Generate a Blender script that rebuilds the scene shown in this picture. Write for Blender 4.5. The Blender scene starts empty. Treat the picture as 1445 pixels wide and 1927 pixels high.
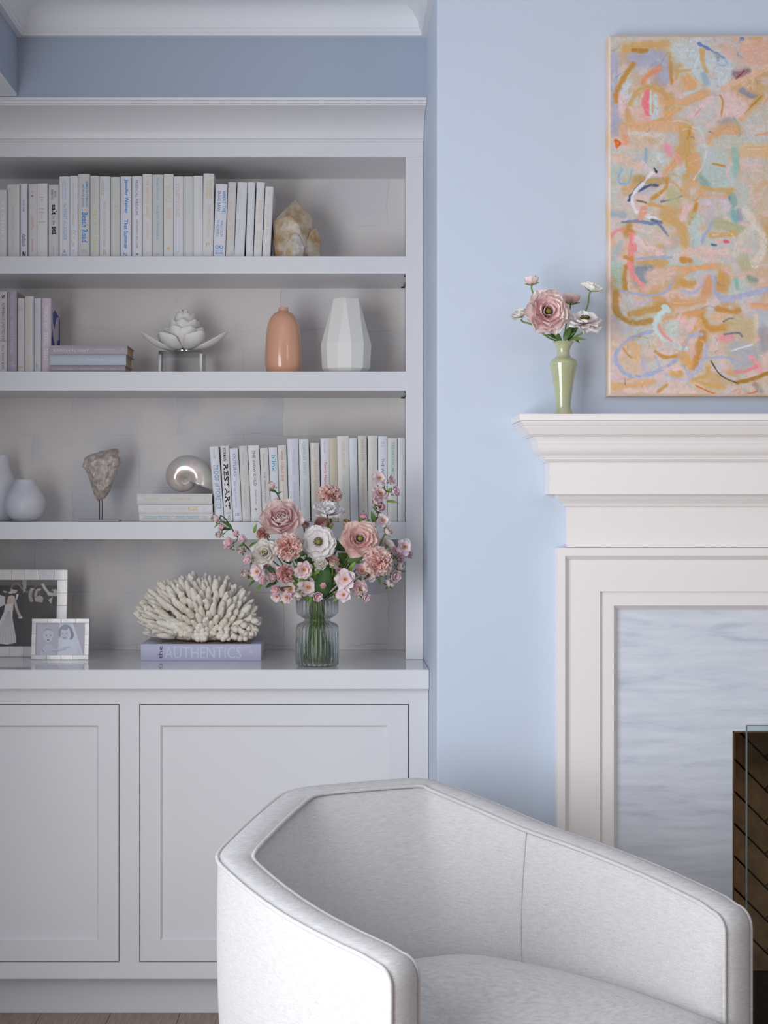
import bpy, bmesh, math, random
import numpy as np
from mathutils import Vector, Matrix, noise as mnoise

# ------------------------------------------------------------------ camera
# the photo is taken square-on: principal point at pixel (640, 958) of 1445x1927
F = 2706.0; VX = 640.0; VY = 958.0; CZ = 1.384; PW = 1445.0; PH = 1927.0
scn = bpy.context.scene
COL = scn.collection
cam_d = bpy.data.cameras.new('camera'); cam = bpy.data.objects.new('camera', cam_d); COL.objects.link(cam)
cam.location = (0, 0, CZ); cam.rotation_euler = (math.pi/2, 0, 0)
cam_d.sensor_fit = 'HORIZONTAL'; cam_d.sensor_width = 36.0
cam_d.lens = F/PW*36.0
cam_d.shift_x = (PW/2-VX)/PW; cam_d.shift_y = -(PH/2-VY)/PW
cam_d.clip_start = 0.05; cam_d.clip_end = 100
scn.camera = cam

# ------------------------------------------------------------------ world, lights, exposure
w = bpy.data.worlds.new('world'); scn.world = w; w.use_nodes = True
bg = w.node_tree.nodes['Background']
bg.inputs[0].default_value = (0.94, 0.96, 1.0, 1); bg.inputs[1].default_value = 0.13
def area_light(name, loc, target, sx, sy, energy, color):
    d = bpy.data.lights.new(name, 'AREA'); d.shape = 'RECTANGLE'; d.size = sx; d.size_y = sy
    d.energy = energy; d.color = color
    o = bpy.data.objects.new(name, d); COL.objects.link(o); o.location = loc
    o.rotation_euler = (Vector(target)-Vector(loc)).to_track_quat('-Z', 'Y').to_euler()
    return o
area_light('window_daylight', (-1.36, 1.15, 1.30), (0.6, 1.85, 1.2), 2.1, 1.9, 88, (0.93, 0.96, 1.0))
area_light('warm_fill_light', (2.2, 0.2, 2.5), (0.9, 3.5, 1.2), 1.2, 0.8, 8, (1.0, 0.93, 0.86))  # added warm fill to brighten the mantel side, no actual lamp there
vs = scn.view_settings
vs.view_transform = 'Standard'; vs.look = 'None'; vs.exposure = 0.2; vs.gamma = 1.0
vs.use_curve_mapping = False

# ------------------------------------------------------------------ helpers
def PX(x, D): return (x-VX)*D/F
def PZ(y, D): return CZ+(VY-y)*D/F
def P(x, y, D): return Vector((PX(x, D), D, PZ(y, D)))
def lin(c):
    out = []
    for v in c[:3]:
        v = v/255.0
        out.append(v/12.92 if v <= 0.04045 else ((v+0.055)/1.055)**2.4)
    return tuple(out)
MATS = {}
def mat(name, rgb, rough=0.5, spec=0.5, metal=0.0, bump=None, coat=0.0, var=None, **kw):
    """plain procedural paint: colour, optional fine noise bump (scale, strength) and colour variation (scale, amount)"""
    if name in MATS: return MATS[name]
    m = bpy.data.materials.new(name); m.use_nodes = True
    nt = m.node_tree; b = nt.nodes['Principled BSDF']
    c = lin(rgb)
    b.inputs['Base Color'].default_value = (*c, 1)
    b.inputs['Roughness'].default_value = rough
    b.inputs['Specular IOR Level'].default_value = spec
    b.inputs['Metallic'].default_value = metal
    b.inputs['Coat Weight'].default_value = coat
    if kw.get('sss'):
        b.inputs['Subsurface Weight'].default_value = kw['sss']; b.inputs['Subsurface Scale'].default_value = kw.get('sss_scale', 0.01)
        b.inputs['Subsurface Radius'].default_value = (1, 0.8, 0.6)
    if kw.get('trans'):
        b.inputs['Transmission Weight'].default_value = kw['trans']; b.inputs['IOR'].default_value = kw.get('ior', 1.45)
    tc = None
    if bump or var:
        tc = nt.nodes.new('ShaderNodeTexCoord')
        mp = nt.nodes.new('ShaderNodeMapping'); nt.links.new(tc.outputs['Object'], mp.inputs[0])
        mp.inputs['Scale'].default_value = kw.get('stretch', (1, 1, 1))
    if var:
        n = nt.nodes.new('ShaderNodeTexNoise'); n.inputs['Scale'].default_value = var[0]; n.inputs['Detail'].default_value = 6
        nt.links.new(mp.outputs[0], n.inputs[0])
        r = nt.nodes.new('ShaderNodeValToRGB'); nt.links.new(n.outputs['Fac'], r.inputs[0])
        d = var[1]; c2 = lin(kw['rgb2']) if 'rgb2' in kw else tuple(max(0, v*(1-d)) for v in c)
        r.color_ramp.elements[0].position = 0.35; r.color_ramp.elements[0].color = (*c2, 1)
        r.color_ramp.elements[1].position = 0.65; r.color_ramp.elements[1].color = (*c, 1)
        nt.links.new(r.outputs[0], b.inputs['Base Color'])
    if bump:
        n = nt.nodes.new('ShaderNodeTexNoise'); n.inputs['Scale'].default_value = bump[0]; n.inputs['Detail'].default_value = 4
        nt.links.new(mp.outputs[0], n.inputs[0])
        bm_ = nt.nodes.new('ShaderNodeBump'); bm_.inputs['Strength'].default_value = bump[1]; bm_.inputs['Distance'].default_value = kw.get('bd', 0.002)
        nt.links.new(n.outputs['Fac'], bm_.inputs['Height']); nt.links.new(bm_.outputs[0], b.inputs['Normal'])
    MATS[name] = m
    return m
def vcol_mat(name, rough=0.5, spec=0.4, trans=0.0, bump=None):
    """surface colour from the mesh's own colour attribute (petal markings, paint, print)"""
    if name in MATS: return MATS[name]
    m = bpy.data.materials.new(name); m.use_nodes = True; nt = m.node_tree; b = nt.nodes['Principled BSDF']
    a = nt.nodes.new('ShaderNodeAttribute'); a.attribute_name = 'Col'
    nt.links.new(a.outputs['Color'], b.inputs['Base Color'])
    b.inputs['Roughness'].default_value = rough; b.inputs['Specular IOR Level'].default_value = spec
    if bump:
        tc = nt.nodes.new('ShaderNodeTexCoord')
        n = nt.nodes.new('ShaderNodeTexNoise'); n.inputs['Scale'].default_value = bump[0]; n.inputs['Detail'].default_value = 5
        nt.links.new(tc.outputs['Object'], n.inputs[0])
        bm_ = nt.nodes.new('ShaderNodeBump'); bm_.inputs['Strength'].default_value = bump[1]; bm_.inputs['Distance'].default_value = 0.002
        nt.links.new(n.outputs['Fac'], bm_.inputs['Height']); nt.links.new(bm_.outputs[0], b.inputs['Normal'])
    if trans:
        t = nt.nodes.new('ShaderNodeBsdfTranslucent'); nt.links.new(a.outputs['Color'], t.inputs[0])
        mx = nt.nodes.new('ShaderNodeMixShader'); mx.inputs[0].default_value = trans
        nt.links.new(b.outputs[0], mx.inputs[1]); nt.links.new(t.outputs[0], mx.inputs[2])
        nt.links.new(mx.outputs[0], nt.nodes['Material Output'].inputs[0])
    MATS[name] = m
    return m
def org(p):
    v = Vector((0, 0, 0))
    while p is not None: v = v+p.location; p = p.parent
    return v
def mk(name, verts, faces, m, parent=None, smooth=False, bevel=0, seg=2, local=False, col=None, auto=None):
    """ONE mesh object. verts are world coordinates unless local"""
    me = bpy.data.meshes.new(name)
    o_ = Vector((0, 0, 0)) if (local or parent is None) else org(parent)
    me.from_pydata([(v[0]-o_.x, v[1]-o_.y, v[2]-o_.z) for v in verts], [], faces)
    if m is not None:
        if isinstance(m, (list, tuple)):
            for mm in m: me.materials.append(mm)
        else: me.materials.append(m)
    if col is not None:
        at = me.color_attributes.new('Col', 'FLOAT_COLOR', 'POINT')
        at.data.foreach_set('color', np.asarray(col, dtype=np.float32).reshape(-1))
    o = bpy.data.objects.new(name, me); COL.objects.link(o)
    if parent is not None: o.parent = parent
    if smooth:
        me.polygons.foreach_set('use_smooth', [True]*len(me.polygons))
        if auto is not None:
            try: me.set_sharp_from_angle(angle=math.radians(auto))
            except Exception: pass
    if bevel:
        b = o.modifiers.new('bevel', 'BEVEL'); b.width = bevel; b.segments = seg; b.limit_method = 'ANGLE'; b.angle_limit = math.radians(40)
    me.update()
    return o
def empty(name, loc, label=None, cat=None, group=None):
    o = bpy.data.objects.new(name, None); COL.objects.link(o); o.location = loc; o.empty_display_size = 0.05
    if label: tag(o, label, cat, group)
    return o
def tag(o, label, cat, group=None):
    o['label'] = label
    if cat: o['category'] = cat
    if group: o['group'] = group
    return o
def struct(o): o['kind'] = 'structure'; return o
class MB:
    def __init__(s): s.v = []; s.f = []
    def add(s, vs, fs):
        n = len(s.v); s.v += [tuple(v) for v in vs]; s.f += [tuple(i+n for i in f) for f in fs]; return s
    def box(s, x0, x1, y0, y1, z0, z1):
        if x0 > x1: x0, x1 = x1, x0
        if y0 > y1: y0, y1 = y1, y0
        if z0 > z1: z0, z1 = z1, z0
        return s.add([(x0,y0,z0),(x1,y0,z0),(x1,y1,z0),(x0,y1,z0),(x0,y0,z1),(x1,y0,z1),(x1,y1,z1),(x0,y1,z1)],
                     [(0,3,2,1),(4,5,6,7),(0,1,5,4),(1,2,6,5),(2,3,7,6),(3,0,4,7)])
    def tube(s, pts, rad, n=8, cap=True):
        pts = [Vector(p) for p in pts]; m = len(pts)
        if not hasattr(rad, '__len__'): rad = [rad]*m
        rings = []; prev = None
        for i, p in enumerate(pts):
            t = (pts[min(i+1, m-1)]-pts[max(i-1, 0)])
            t = t.normalized() if t.length > 1e-9 else Vector((0, 0, 1))
            if prev is None:
                a = t.orthogonal().normalized()
            else:
                a = prev-t*prev.dot(t)
                a = a.normalized() if a.length > 1e-6 else t.orthogonal().normalized()
            prev = a; b = t.cross(a)
            rings.append([p+(a*math.cos(2*math.pi*k/n)+b*math.sin(2*math.pi*k/n))*rad[i] for k in range(n)])
        vs = [v for r in rings for v in r]
        fs = [(i*n+k, i*n+(k+1) % n, (i+1)*n+(k+1) % n, (i+1)*n+k) for i in range(m-1) for k in range(n)]
        if cap: fs += [tuple(range(n-1, -1, -1)), tuple((m-1)*n+k for k in range(n))]
        return s.add(vs, fs)
    def lathe(s, prof, c, n=48, cap=(False, False), flute=None):
        """prof: (r, z) from bottom to top around centre c; flute(i,ang)->radius factor"""
        cx, cy, cz = c; m = len(prof)
        vs = []
        for i, (r, z) in enumerate(prof):
            for k in range(n):
                a = 2*math.pi*k/n; rr = r*(flute(r, z, a) if flute else 1)
                vs.append((cx+rr*math.cos(a), cy+rr*math.sin(a), cz+z))
        fs = [(i*n+k, i*n+(k+1) % n, (i+1)*n+(k+1) % n, (i+1)*n+k) for i in range(m-1) for k in range(n)]
        if cap[0]: fs.append(tuple(range(n-1, -1, -1)))
        if cap[1]: fs.append(tuple((m-1)*n+k for k in range(n)))
        return s.add(vs, fs)
    def mk(s, name, m, parent=None, **k): return mk(name, s.v, s.f, m, parent, **k)
def box(name, x0, x1, y0, y1, z0, z1, m, parent=None, bevel=0.0015, **k):
    return MB().box(x0, x1, y0, y1, z0, z1).mk(name, m, parent, bevel=bevel, **k)
def sweep(path, prof, side=1, closed_prof=False):
    """mitred moulding: path = plan polyline (x,y), prof = (offset, z); offset goes to the left (side=1) of the travel direction"""
    n = len(path); pts = [Vector(p) for p in path]; mb = MB(); m = len(prof)
    vs = []
    for i in range(n):
        d0 = (pts[i]-pts[i-1]).normalized() if i > 0 else None
        d1 = (pts[i+1]-pts[i]).normalized() if i < n-1 else None
        if d0 is None: d0 = d1
        if d1 is None: d1 = d0
        n0 = Vector((-d0.y, d0.x))*side; n1 = Vector((-d1.y, d1.x))*side
        b = (n0+n1); b = b/(b.dot(n0)) if b.length > 1e-6 else n0
        for (o, z) in prof: vs.append((pts[i].x+b.x*o, pts[i].y+b.y*o, z))
    fs = []
    mm = m if closed_prof else m-1
    for i in range(n-1):
        for k in range(mm):
            a = i*m+k; b_ = i*m+(k+1) % m; q = (a, b_, b_+m, a+m)
            fs.append(q if side == 1 else q[::-1])
    if closed_prof:
        fs += [tuple(range(m)), tuple((n-1)*m+k for k in range(m))][0:2]
    return mb.add(vs, fs)
def fix_normals(o):
    bm = bmesh.new(); bm.from_mesh(o.data); bmesh.ops.recalc_face_normals(bm, faces=bm.faces); bm.to_mesh(o.data); bm.free(); return o
def arc(c, r, a0, a1, n):
    return [(c[0]+r*math.cos(math.radians(a0+(a1-a0)*i/n)), c[1]+r*math.sin(math.radians(a0+(a1-a0)*i/n))) for i in range(n+1)]

# ------------------------------------------------------------------ materials
M_WHITE = mat('cabinet_white_paint', (226, 226, 229), 0.38, 0.4)
M_TRIMW = mat('mantel_white_paint', (240, 235, 233), 0.35, 0.4)
M_COUNT = mat('countertop_gloss_white', (226, 226, 229), 0.06, 0.55)
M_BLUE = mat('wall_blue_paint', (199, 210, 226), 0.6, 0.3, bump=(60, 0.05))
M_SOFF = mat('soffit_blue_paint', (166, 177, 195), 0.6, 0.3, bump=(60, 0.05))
M_CEIL = mat('ceiling_white_paint', (228, 231, 236), 0.7, 0.3)
M_DARK = mat('dark_gap', (28, 26, 26), 0.9, 0.1)
def wallpaper_mat():
    m = bpy.data.materials.new('grasscloth_wallcovering'); m.use_nodes = True; nt = m.node_tree; b = nt.nodes['Principled BSDF']
    tc = nt.nodes.new('ShaderNodeTexCoord'); mp = nt.nodes.new('ShaderNodeMapping'); nt.links.new(tc.outputs['Object'], mp.inputs[0])
    mp.inputs['Rotation'].default_value = (math.pi/2, 0, 0)
    br = nt.nodes.new('ShaderNodeTexBrick'); nt.links.new(mp.outputs[0], br.inputs[0])
    br.inputs['Scale'].default_value = 1.0; br.inputs['Brick Width'].default_value = 0.31; br.inputs['Row Height'].default_value = 0.155
    br.inputs['Mortar Size'].default_value = 0.0012; br.offset = 0.37
    br.inputs['Color1'].default_value = (*lin((232, 226, 222)), 1); br.inputs['Color2'].default_value = (*lin((212, 212, 220)), 1)
    br.inputs['Mortar'].default_value = (*lin((204, 199, 198)), 1)
    # wobble the seams
    n1 = nt.nodes.new('ShaderNodeTexNoise'); n1.inputs['Scale'].default_value = 9; nt.links.new(tc.outputs['Object'], n1.inputs[0])
    mxv = nt.nodes.new('ShaderNodeMix'); mxv.data_type = 'VECTOR'; mxv.inputs[0].default_value = 0.03
    nt.links.new(mp.outputs[0], mxv.inputs[4]); nt.links.new(n1.outputs['Color'], mxv.inputs[5]); nt.links.new(mxv.outputs[1], br.inputs[0])
    n2 = nt.nodes.new('ShaderNodeTexNoise'); n2.inputs['Scale'].default_value = 5; n2.inputs['Detail'].default_value = 8
    nt.links.new(tc.outputs['Object'], n2.inputs[0])
    mx = nt.nodes.new('ShaderNodeMix'); mx.data_type = 'RGBA'; mx.blend_type = 'MIX'
    r = nt.nodes.new('ShaderNodeValToRGB'); r.color_ramp.elements[0].position = 0.42; r.color_ramp.elements[1].position = 0.6
    nt.links.new(n2.outputs['Fac'], r.inputs[0]); nt.links.new(r.outputs[0], mx.inputs[0])
    nt.links.new(br.outputs['Color'], mx.inputs[6]); mx.inputs[7].default_value = (*lin((232, 226, 222)), 1)
    nt.links.new(mx.outputs[2], b.inputs['Base Color'])
    n3 = nt.nodes.new('ShaderNodeTexNoise'); n3.inputs['Scale'].default_value = 300; nt.links.new(tc.outputs['Object'], n3.inputs[0])
    bp = nt.nodes.new('ShaderNodeBump'); bp.inputs['Strength'].default_value = 0.25; bp.inputs['Distance'].default_value = 0.001
    nt.links.new(n3.outputs['Fac'], bp.inputs['Height']); nt.links.new(bp.outputs[0], b.inputs['Normal'])
    b.inputs['Roughness'].default_value = 0.6
    return m
M_PAPER = wallpaper_mat()
def marble_mat():
    m = bpy.data.materials.new('veined_marble'); m.use_nodes = True; nt = m.node_tree; b = nt.nodes['Principled BSDF']
    tc = nt.nodes.new('ShaderNodeTexCoord'); mp = nt.nodes.new('ShaderNodeMapping'); nt.links.new(tc.outputs['Object'], mp.inputs[0])
    mp.inputs['Rotation'].default_value = (0, math.radians(24), 0); mp.inputs['Scale'].default_value = (3.2, 1, 22)
    n = nt.nodes.new('ShaderNodeTexNoise'); n.inputs['Scale'].default_value = 1.5; n.inputs['Detail'].default_value = 10; n.inputs['Roughness'].default_value = 0.65; n.inputs['Distortion'].default_value = 0.4
    nt.links.new(mp.outputs[0], n.inputs[0])
    r = nt.nodes.new('ShaderNodeValToRGB'); e = r.color_ramp.elements
    e[0].position = 0.25; e[0].color = (*lin((182, 189, 205)), 1); e[1].position = 0.68; e[1].color = (*lin((226, 230, 238)), 1)
    e2 = r.color_ramp.elements.new(0.45); e2.color = (*lin((212, 217, 228)), 1)
    nt.links.new(n.outputs['Fac'], r.inputs[0]); nt.links.new(r.outputs[0], b.inputs['Base Color'])
    b.inputs['Roughness'].default_value = 0.25
    return m
M_MARBLE = marble_mat()
M_BRICK = mat('fire_brick_brown', (212, 166, 128), 0.8, 0.2, var=(18, 0.35), bump=(120, 0.4))
M_MORTAR = mat('fire_mortar', (58, 48, 42), 0.95, 0.1)
M_SOOT = mat('sooty_black', (26, 26, 29), 0.8, 0.3, bump=(40, 0.6), bd=0.01)
M_IRON = mat('dark_iron', (40, 38, 38), 0.45, 0.5, 0.6)
M_BRONZE = mat('bronze_frame_edge', (95, 68, 48), 0.5, 0.4)
M_GLASS = mat('clear_glass', (255, 255, 255), 0.0, 0.5, trans=1.0, ior=1.45)
M_OAK = mat('oak_plank', (188, 162, 142), 0.4, 0.4, var=(30, 0.3), stretch=(6, 0.4, 1), bump=(80, 0.1))
M_OAK2 = mat('oak_plank_dark', (182, 156, 137), 0.4, 0.4, var=(30, 0.3), stretch=(6, 0.4, 1), bump=(80, 0.1))
M_CHROME = mat('polished_metal', (190, 190, 195), 0.15, 0.5, 1.0)

# ------------------------------------------------------------------ room shell
XL = -1.2; XR = 3.3; Y0 = -1.2; YB = 4.42; ZC = 2.762
XB = 0.2385; DB = 3.545            # chimney breast: left face, front face
DS = 3.95; ZS = 2.5155; XSL = -0.886  # built-out soffit
fl = struct(box('floor', XL, XR, Y0, YB, -0.06, -0.012, M_OAK2, bevel=0))
rnd = random.Random(3)
pm = []
for k in range(6):   # six shared plank meshes of different lengths
    L = 0.9+0.22*k
    b = MB().box(0.0008, 0.1892, 0.0008, L-0.0008, -0.012, 0.0)
    me = bpy.data.meshes.new('plank'); me.from_pydata(b.v, [], b.f); me.materials.append(M_OAK if k % 2 else M_OAK2); pm.append((me, L))
for i in range(int((XR-XL)/0.19)):
    x = XL+0.045+i*0.19-0.045; y = Y0
    while y < 3.9:
        me, L = pm[rnd.randrange(6)]
        if y+L > 4.4:
            me, L = pm[0]
            if y+L > 4.4: break
        o = bpy.data.objects.new('plank', me); COL.objects.link(o); o.parent = fl; o.location = (x, y, 0)
        y += L
struct(box('ceiling', XL-0.1, XR+0.1, Y0-0.1, YB+0.1, ZC, ZC+0.08, M_CEIL, bevel=0))
wb = MB()
wb.box(XL-0.1, XR+0.1, YB, YB+0.1, 0, ZC)
struct(wb.mk('wall_back', M_BLUE))
# soffit above the bookcase, built out to the crown, with the boxed beam on the left that runs towards the camera
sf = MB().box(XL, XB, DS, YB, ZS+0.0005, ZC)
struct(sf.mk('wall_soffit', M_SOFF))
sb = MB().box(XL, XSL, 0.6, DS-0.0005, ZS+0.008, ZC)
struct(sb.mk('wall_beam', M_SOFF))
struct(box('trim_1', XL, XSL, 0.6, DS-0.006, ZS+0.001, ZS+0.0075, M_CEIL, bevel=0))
# left wall with the daylight window (out of frame)
wy0, wy1, wz0, wz1 = 0.05, 2.25, 0.30, 2.3
wl = MB().box(XL-0.12, XL, Y0, wy0, 0, ZC).box(XL-0.12, XL, wy1, YB, 0, ZC).box(XL-0.12, XL, wy0, wy1, 0, wz0).box(XL-0.12, XL, wy0, wy1, wz1, ZC)
struct(wl.mk('wall_left', M_BLUE))
wf = MB().box(XL-0.09, XL-0.04, wy0, wy0+0.05, wz0, wz1).box(XL-0.09, XL-0.04, wy1-0.05, wy1, wz0, wz1)
wf.box(XL-0.09, XL-0.04, wy0, wy1, wz0, wz0+0.05).box(XL-0.09, XL-0.04, wy0, wy1, wz1-0.05, wz1).box(XL-0.08, XL-0.05, (wy0+wy1)/2-0.02, (wy0+wy1)/2+0.02, wz0, wz1)
struct(wf.mk('window_1', M_TRIMW))
struct(MB().box(XR, XR+0.1, 1.6, YB, 0, ZC).mk('wall_right', M_BLUE))
# chimney breast with the firebox opening
OX0, OX1 = PX(1380, 3.53), 1.872; OZ = PZ(1377, 3.53); BX1 = 2.62
_o0, _o1, _oz = OX0-0.012, OX1+0.012, OZ+0.012
cvs = []
for yy in (DB, YB):
    cvs += [(XB, yy, 0), (_o0, yy, 0), (_o0, yy, _oz), (_o1, yy, _oz), (_o1, yy, 0), (BX1, yy, 0), (BX1, yy, ZC), (XB, yy, ZC)]
cfs = [tuple(range(8)), tuple(range(15, 7, -1))]+[(k, (k+1) % 8, 8+(k+1) % 8, 8+k) for k in range(8)]
wchim = struct(fix_normals(mk('wall_chimney', cvs, cfs, M_BLUE, bevel=0.004)))
# ceiling cornice, mitred round the beam, soffit and chimney breast
cz = 2.680
prof = [(0, cz), (0.016, cz), (0.016, cz+0.006), (0.020, cz+0.008), (0.020, cz+0.016), (0.024, cz+0.019)]
prof += [(0.024+0.070*(1-math.cos(t*math.pi/2)), cz+0.019+0.055*math.sin(t*math.pi/2)) for t in [i/8 for i in range(1, 9)]]
prof += [(0.094, ZC-0.004), (0.104, ZC-0.004), (0.104, ZC), (0, ZC)]
cor = sweep([(XSL, 0.6), (XSL, DS), (XB, DS), (XB, DB), (BX1, DB)], prof, side=-1)
c_ = cor.mk('trim_2', M_CEIL, smooth=True, auto=30); struct(fix_normals(c_))

# ------------------------------------------------------------------ built-in bookcase
DP = 4.10; DBK = 4.38; XCL = -1.198; XI0 = PX(763.5, DP); XI1 = 0.196
ZCT = PZ(1260.5, 3.84); ZCB = PZ(1297, 3.84)
ZH = PZ(295, DP); ZF = PZ(268, DP)
bc = empty('bookcase', ((XCL+XB)/2, DP, ZCT), 'tall white built-in bookcase with three thick shelves and a crown moulding', 'bookcase')
XBE = XB-0.001
box('pilaster', XI0, XBE, DP, DP+0.022, ZCT+0.0005, ZH, M_WHITE, bc)
box('header', XCL, XBE, DP, DP+0.022, ZH, ZF+0.08, M_WHITE, bc, bevel=0.001)
box('side_panel', XI1, XBE, DP+0.0225, DBK, ZCT+0.0005, ZF, M_WHITE, bc, bevel=0)
box('side_panel', XCL, XCL+0.02, DP, DBK, ZCT+0.0005, ZH, M_WHITE, bc, bevel=0)
box('top_panel', XCL+0.02, XI1, DP+0.0225, DBK, ZH+0.0005, ZH+0.02, M_WHITE, bc, bevel=0)
bp_ = box('back_panel', XCL, XBE, DBK, DBK+0.018, ZCT+0.0005, ZF, M_PAPER, bc, bevel=0); bp_['label'] = 'grey patchwork wallcovering on the back of the bookcase'
ZSH = []
for (yt, yb) in ((482, 515), (699, 735), (982, 1015)):
    D = DP+0.004
    zt, zb = PZ(yt, D), PZ(yb, D); ZSH.append(zt)
    sh = box('shelf', XCL+0.021, XI1-0.0005, D, DBK-0.0005, zb, zt, M_WHITE, bc, bevel=0.001)
# little metal shelf clips at the right end
for (yb) in (515, 735):
    D = DP+0.03; zb = PZ(yb, DP+0.004)
    mb = MB()
    for dd in (0.03, 0.24):
        mb.box(XI1-0.012, XI1-0.0008, DP+dd, DP+dd+0.006, zb-0.0045, zb-0.0008)
    mb.box(XI1-0.0035, XI1-0.0008, DP+0.03, DP+0.246, zb-0.0025, zb-0.0008)
    mb.mk('shelf_clip', M_IRON, bc)
crown = [(0, ZF), (0.006, ZF+0.001), (0.006, ZF+0.007), (0.012, ZF+0.008), (0.013, ZF+0.012)]
crown += [(0.013+0.122*(1-math.cos(t*math.pi/2)), ZF+0.012+0.056*math.sin(t*math.pi/2)) for t in [i/9 for i in range(1, 10)]]
crown += [(0.137, ZF+0.071), (0.144, ZF+0.071), (0.144, ZF+0.077), (0.152, ZF+0.078), (0.152, ZS-0.0005), (0, ZS-0.0005)]
cm = sweep([(XCL, DP), (XBE, DP)], crown, side=-1, closed_prof=True).mk('crown_moulding', M_WHITE, bc, smooth=True, auto=30); fix_normals(cm)

# countertop and base cabinets
ct = box('countertop', XCL, XBE, 3.84, DBK+0.018, ZCB, ZCT, [M_WHITE, M_COUNT], None, bevel=0.0015)
ct.data.polygons[1].material_index = 1   # the polished top face
tag(ct, 'long glossy white countertop under the bookshelves', 'countertop')
DF = 3.87; ZKB = PZ(1842, DF)
bcab = empty('base_cabinet', ((XCL+XB)/2, DF, 0), 'white base cabinet with recessed panel doors under the countertop', 'cabinet')
dz0, dz1 = PZ(1811, DF), PZ(1325, DF)
xa0, xa1, xb0, xb1 = XCL+0.05, PX(225, DF), PX(262, DF), PX(770, DF)
ff = MB().box(XCL, xa0, DF, DF+0.02, ZKB, ZCB-0.0005).box(xa1, xb0, DF, DF+0.02, ZKB, ZCB-0.0005).box(xb1, XBE, DF, DF+0.02, ZKB, ZCB-0.0005)
for a, b in ((xa0, xa1), (xb0, xb1)):
    ff.box(a, b, DF, DF+0.02, ZKB, dz0); ff.box(a, b, DF, DF+0.02, dz1, ZCB-0.0005)
ff.mk('face_frame', M_WHITE, bcab)
box('body', XCL, XBE, DF+0.0235, DBK, ZKB+0.001, ZCB-0.0005, M_DARK, bcab, bevel=0)
box('toe_kick', XCL, XBE, 3.95, 3.97, 0.0005, ZKB, M_WHITE, bcab, bevel=0)
g = 0.0027
for a, b in ((xa0, xa1), (xb0, xb1)):
    a += g; b -= g; z0 = dz0+g; z1 = dz1-g
    sw = PX(302, DF)-PX(262, DF)-g
    d = MB()
    d.box(a, a+sw, DF+0.001, DF+0.022, z0, z1).box(b-sw, b, DF+0.001, DF+0.022, z0, z1).box(a+sw, b-sw, DF+0.001, DF+0.022, z0, z0+sw).box(a+sw, b-sw, DF+0.001, DF+0.022, z1-sw, z1)
    do = d.mk('door', M_WHITE, bcab)
    # recessed panel with a little chamfer round it
    c = 0.0055; q = [(a+sw, z0+sw), (b-sw, z0+sw), (b-sw, z1-sw), (a+sw, z1-sw)]; qi = [(a+sw+c, z0+sw+c), (b-sw-c, z0+sw+c), (b-sw-c, z1-sw-c), (a+sw+c, z1-sw-c)]
    vs_ = [(x, DF+0.0035, z) for x, z in q]+[(x, DF+0.010, z) for x, z in qi]+[(x, DF+0.014, z) for x, z in q]
    mk('panel', vs_, [(0, 1, 5, 4), (1, 2, 6, 5), (2, 3, 7, 6), (3, 0, 4, 7), (4, 5, 6, 7), (8, 11, 10, 9)], M_WHITE, do)

# ------------------------------------------------------------------ fireplace mantel
fp = empty('fireplace_mantel', (1.42, DB, 0), 'white fireplace mantel with stepped crown shelf around a marble surround', 'mantel')
XM = 0.585; XM2 = 2*1.42-XM
def pp(x, y): return (XM-PX(x, DB), PZ(y, DB))
def mant(name, pts):
    prof = [(0.0, pts[0][1])]+pts+[(0.0, pts[-1][1])]
    o = sweep([(XM, DB-0.0005), (XM, DB-0.001), (XM2, DB-0.001), (XM2, DB-0.0005)], prof, side=-1)
    # simple explicit build: left return, front, right return
    vs_ = []; m = len(prof)
    for (px_, s) in ((XM, -1), (XM2, 1)):
        pass
    rows = []
    for (p, z) in prof: rows.append([(XM-p, DB-0.0005, z), (XM-p, DB-0.0005-p, z), (XM2+p, DB-0.0005-p, z), (XM2+p, DB-0.0005, z)])
    vs_ = [v for r in rows for v in r]; fs = []
    for i in range(m-1):
        for k in range(3): fs.append((i*4+k, (i+1)*4+k, (i+1)*4+k+1, i*4+k+1))
    o = mk(name, vs_, fs, M_TRIMW, fp, smooth=True, auto=28); return fix_normals(o)
mant('mantel_shelf', [pp(962.2, 787.2), pp(962.2, 798.6)])
mant('crown_moulding', [pp(966, 799.2), pp(966.5, 802.5), pp(969, 803.5), pp(970, 806.5), pp(972, 807.5), pp(974, 811.5), pp(982, 820), pp(983, 822.5), pp(986, 823), pp(988, 825), pp(994, 825.7),
     pp(996.5, 829), pp(998, 834.8), pp(998.9, 839.3), pp(999.6, 840), pp(1000.6, 846), pp(1003.5, 852), pp(1008, 857), pp(1013.5, 860.3), pp(1013.5, 862.5), pp(1015.5, 863.5), pp(1015.5, 866.5), pp(1018, 868.5), pp(1021, 871.5)])
mant('upper_frieze', [pp(1025, 871.5), pp(1025, 930.7)])
mant('bed_moulding', [pp(1042, 930.8), pp(1043.5, 935.5), pp(1047, 940.5), pp(1052.5, 943.8), pp(1052.5, 945.5), pp(1056.5, 946.3), pp(1057.5, 949.5), pp(1060, 953.5)])
mant('lower_frieze', [pp(1063.7, 953.6), pp(1063.7, 1029.5)])
def pi_frame(name, pts, m, parent):
    """Pi-shaped casing: pts = (inset, D) from the outer edge inwards; legs reach the floor"""
    Xa, Xb, Zt = CX0, 2*1.42-CX0, CZT
    vs_ = []; n = len(pts)
    for (u, D) in pts: vs_ += [(Xa+u, D, 0.0005), (Xa+u, D, Zt-u), (Xb-u, D, Zt-u), (Xb-u, D, 0.0005)]
    fs = [(i*4+k, i*4+k+1, (i+1)*4+k+1, (i+1)*4+k) for i in range(n-1) for k in range(3)]
    return fix_normals(mk(name, vs_, fs, m, parent, smooth=True, auto=20))
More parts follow.
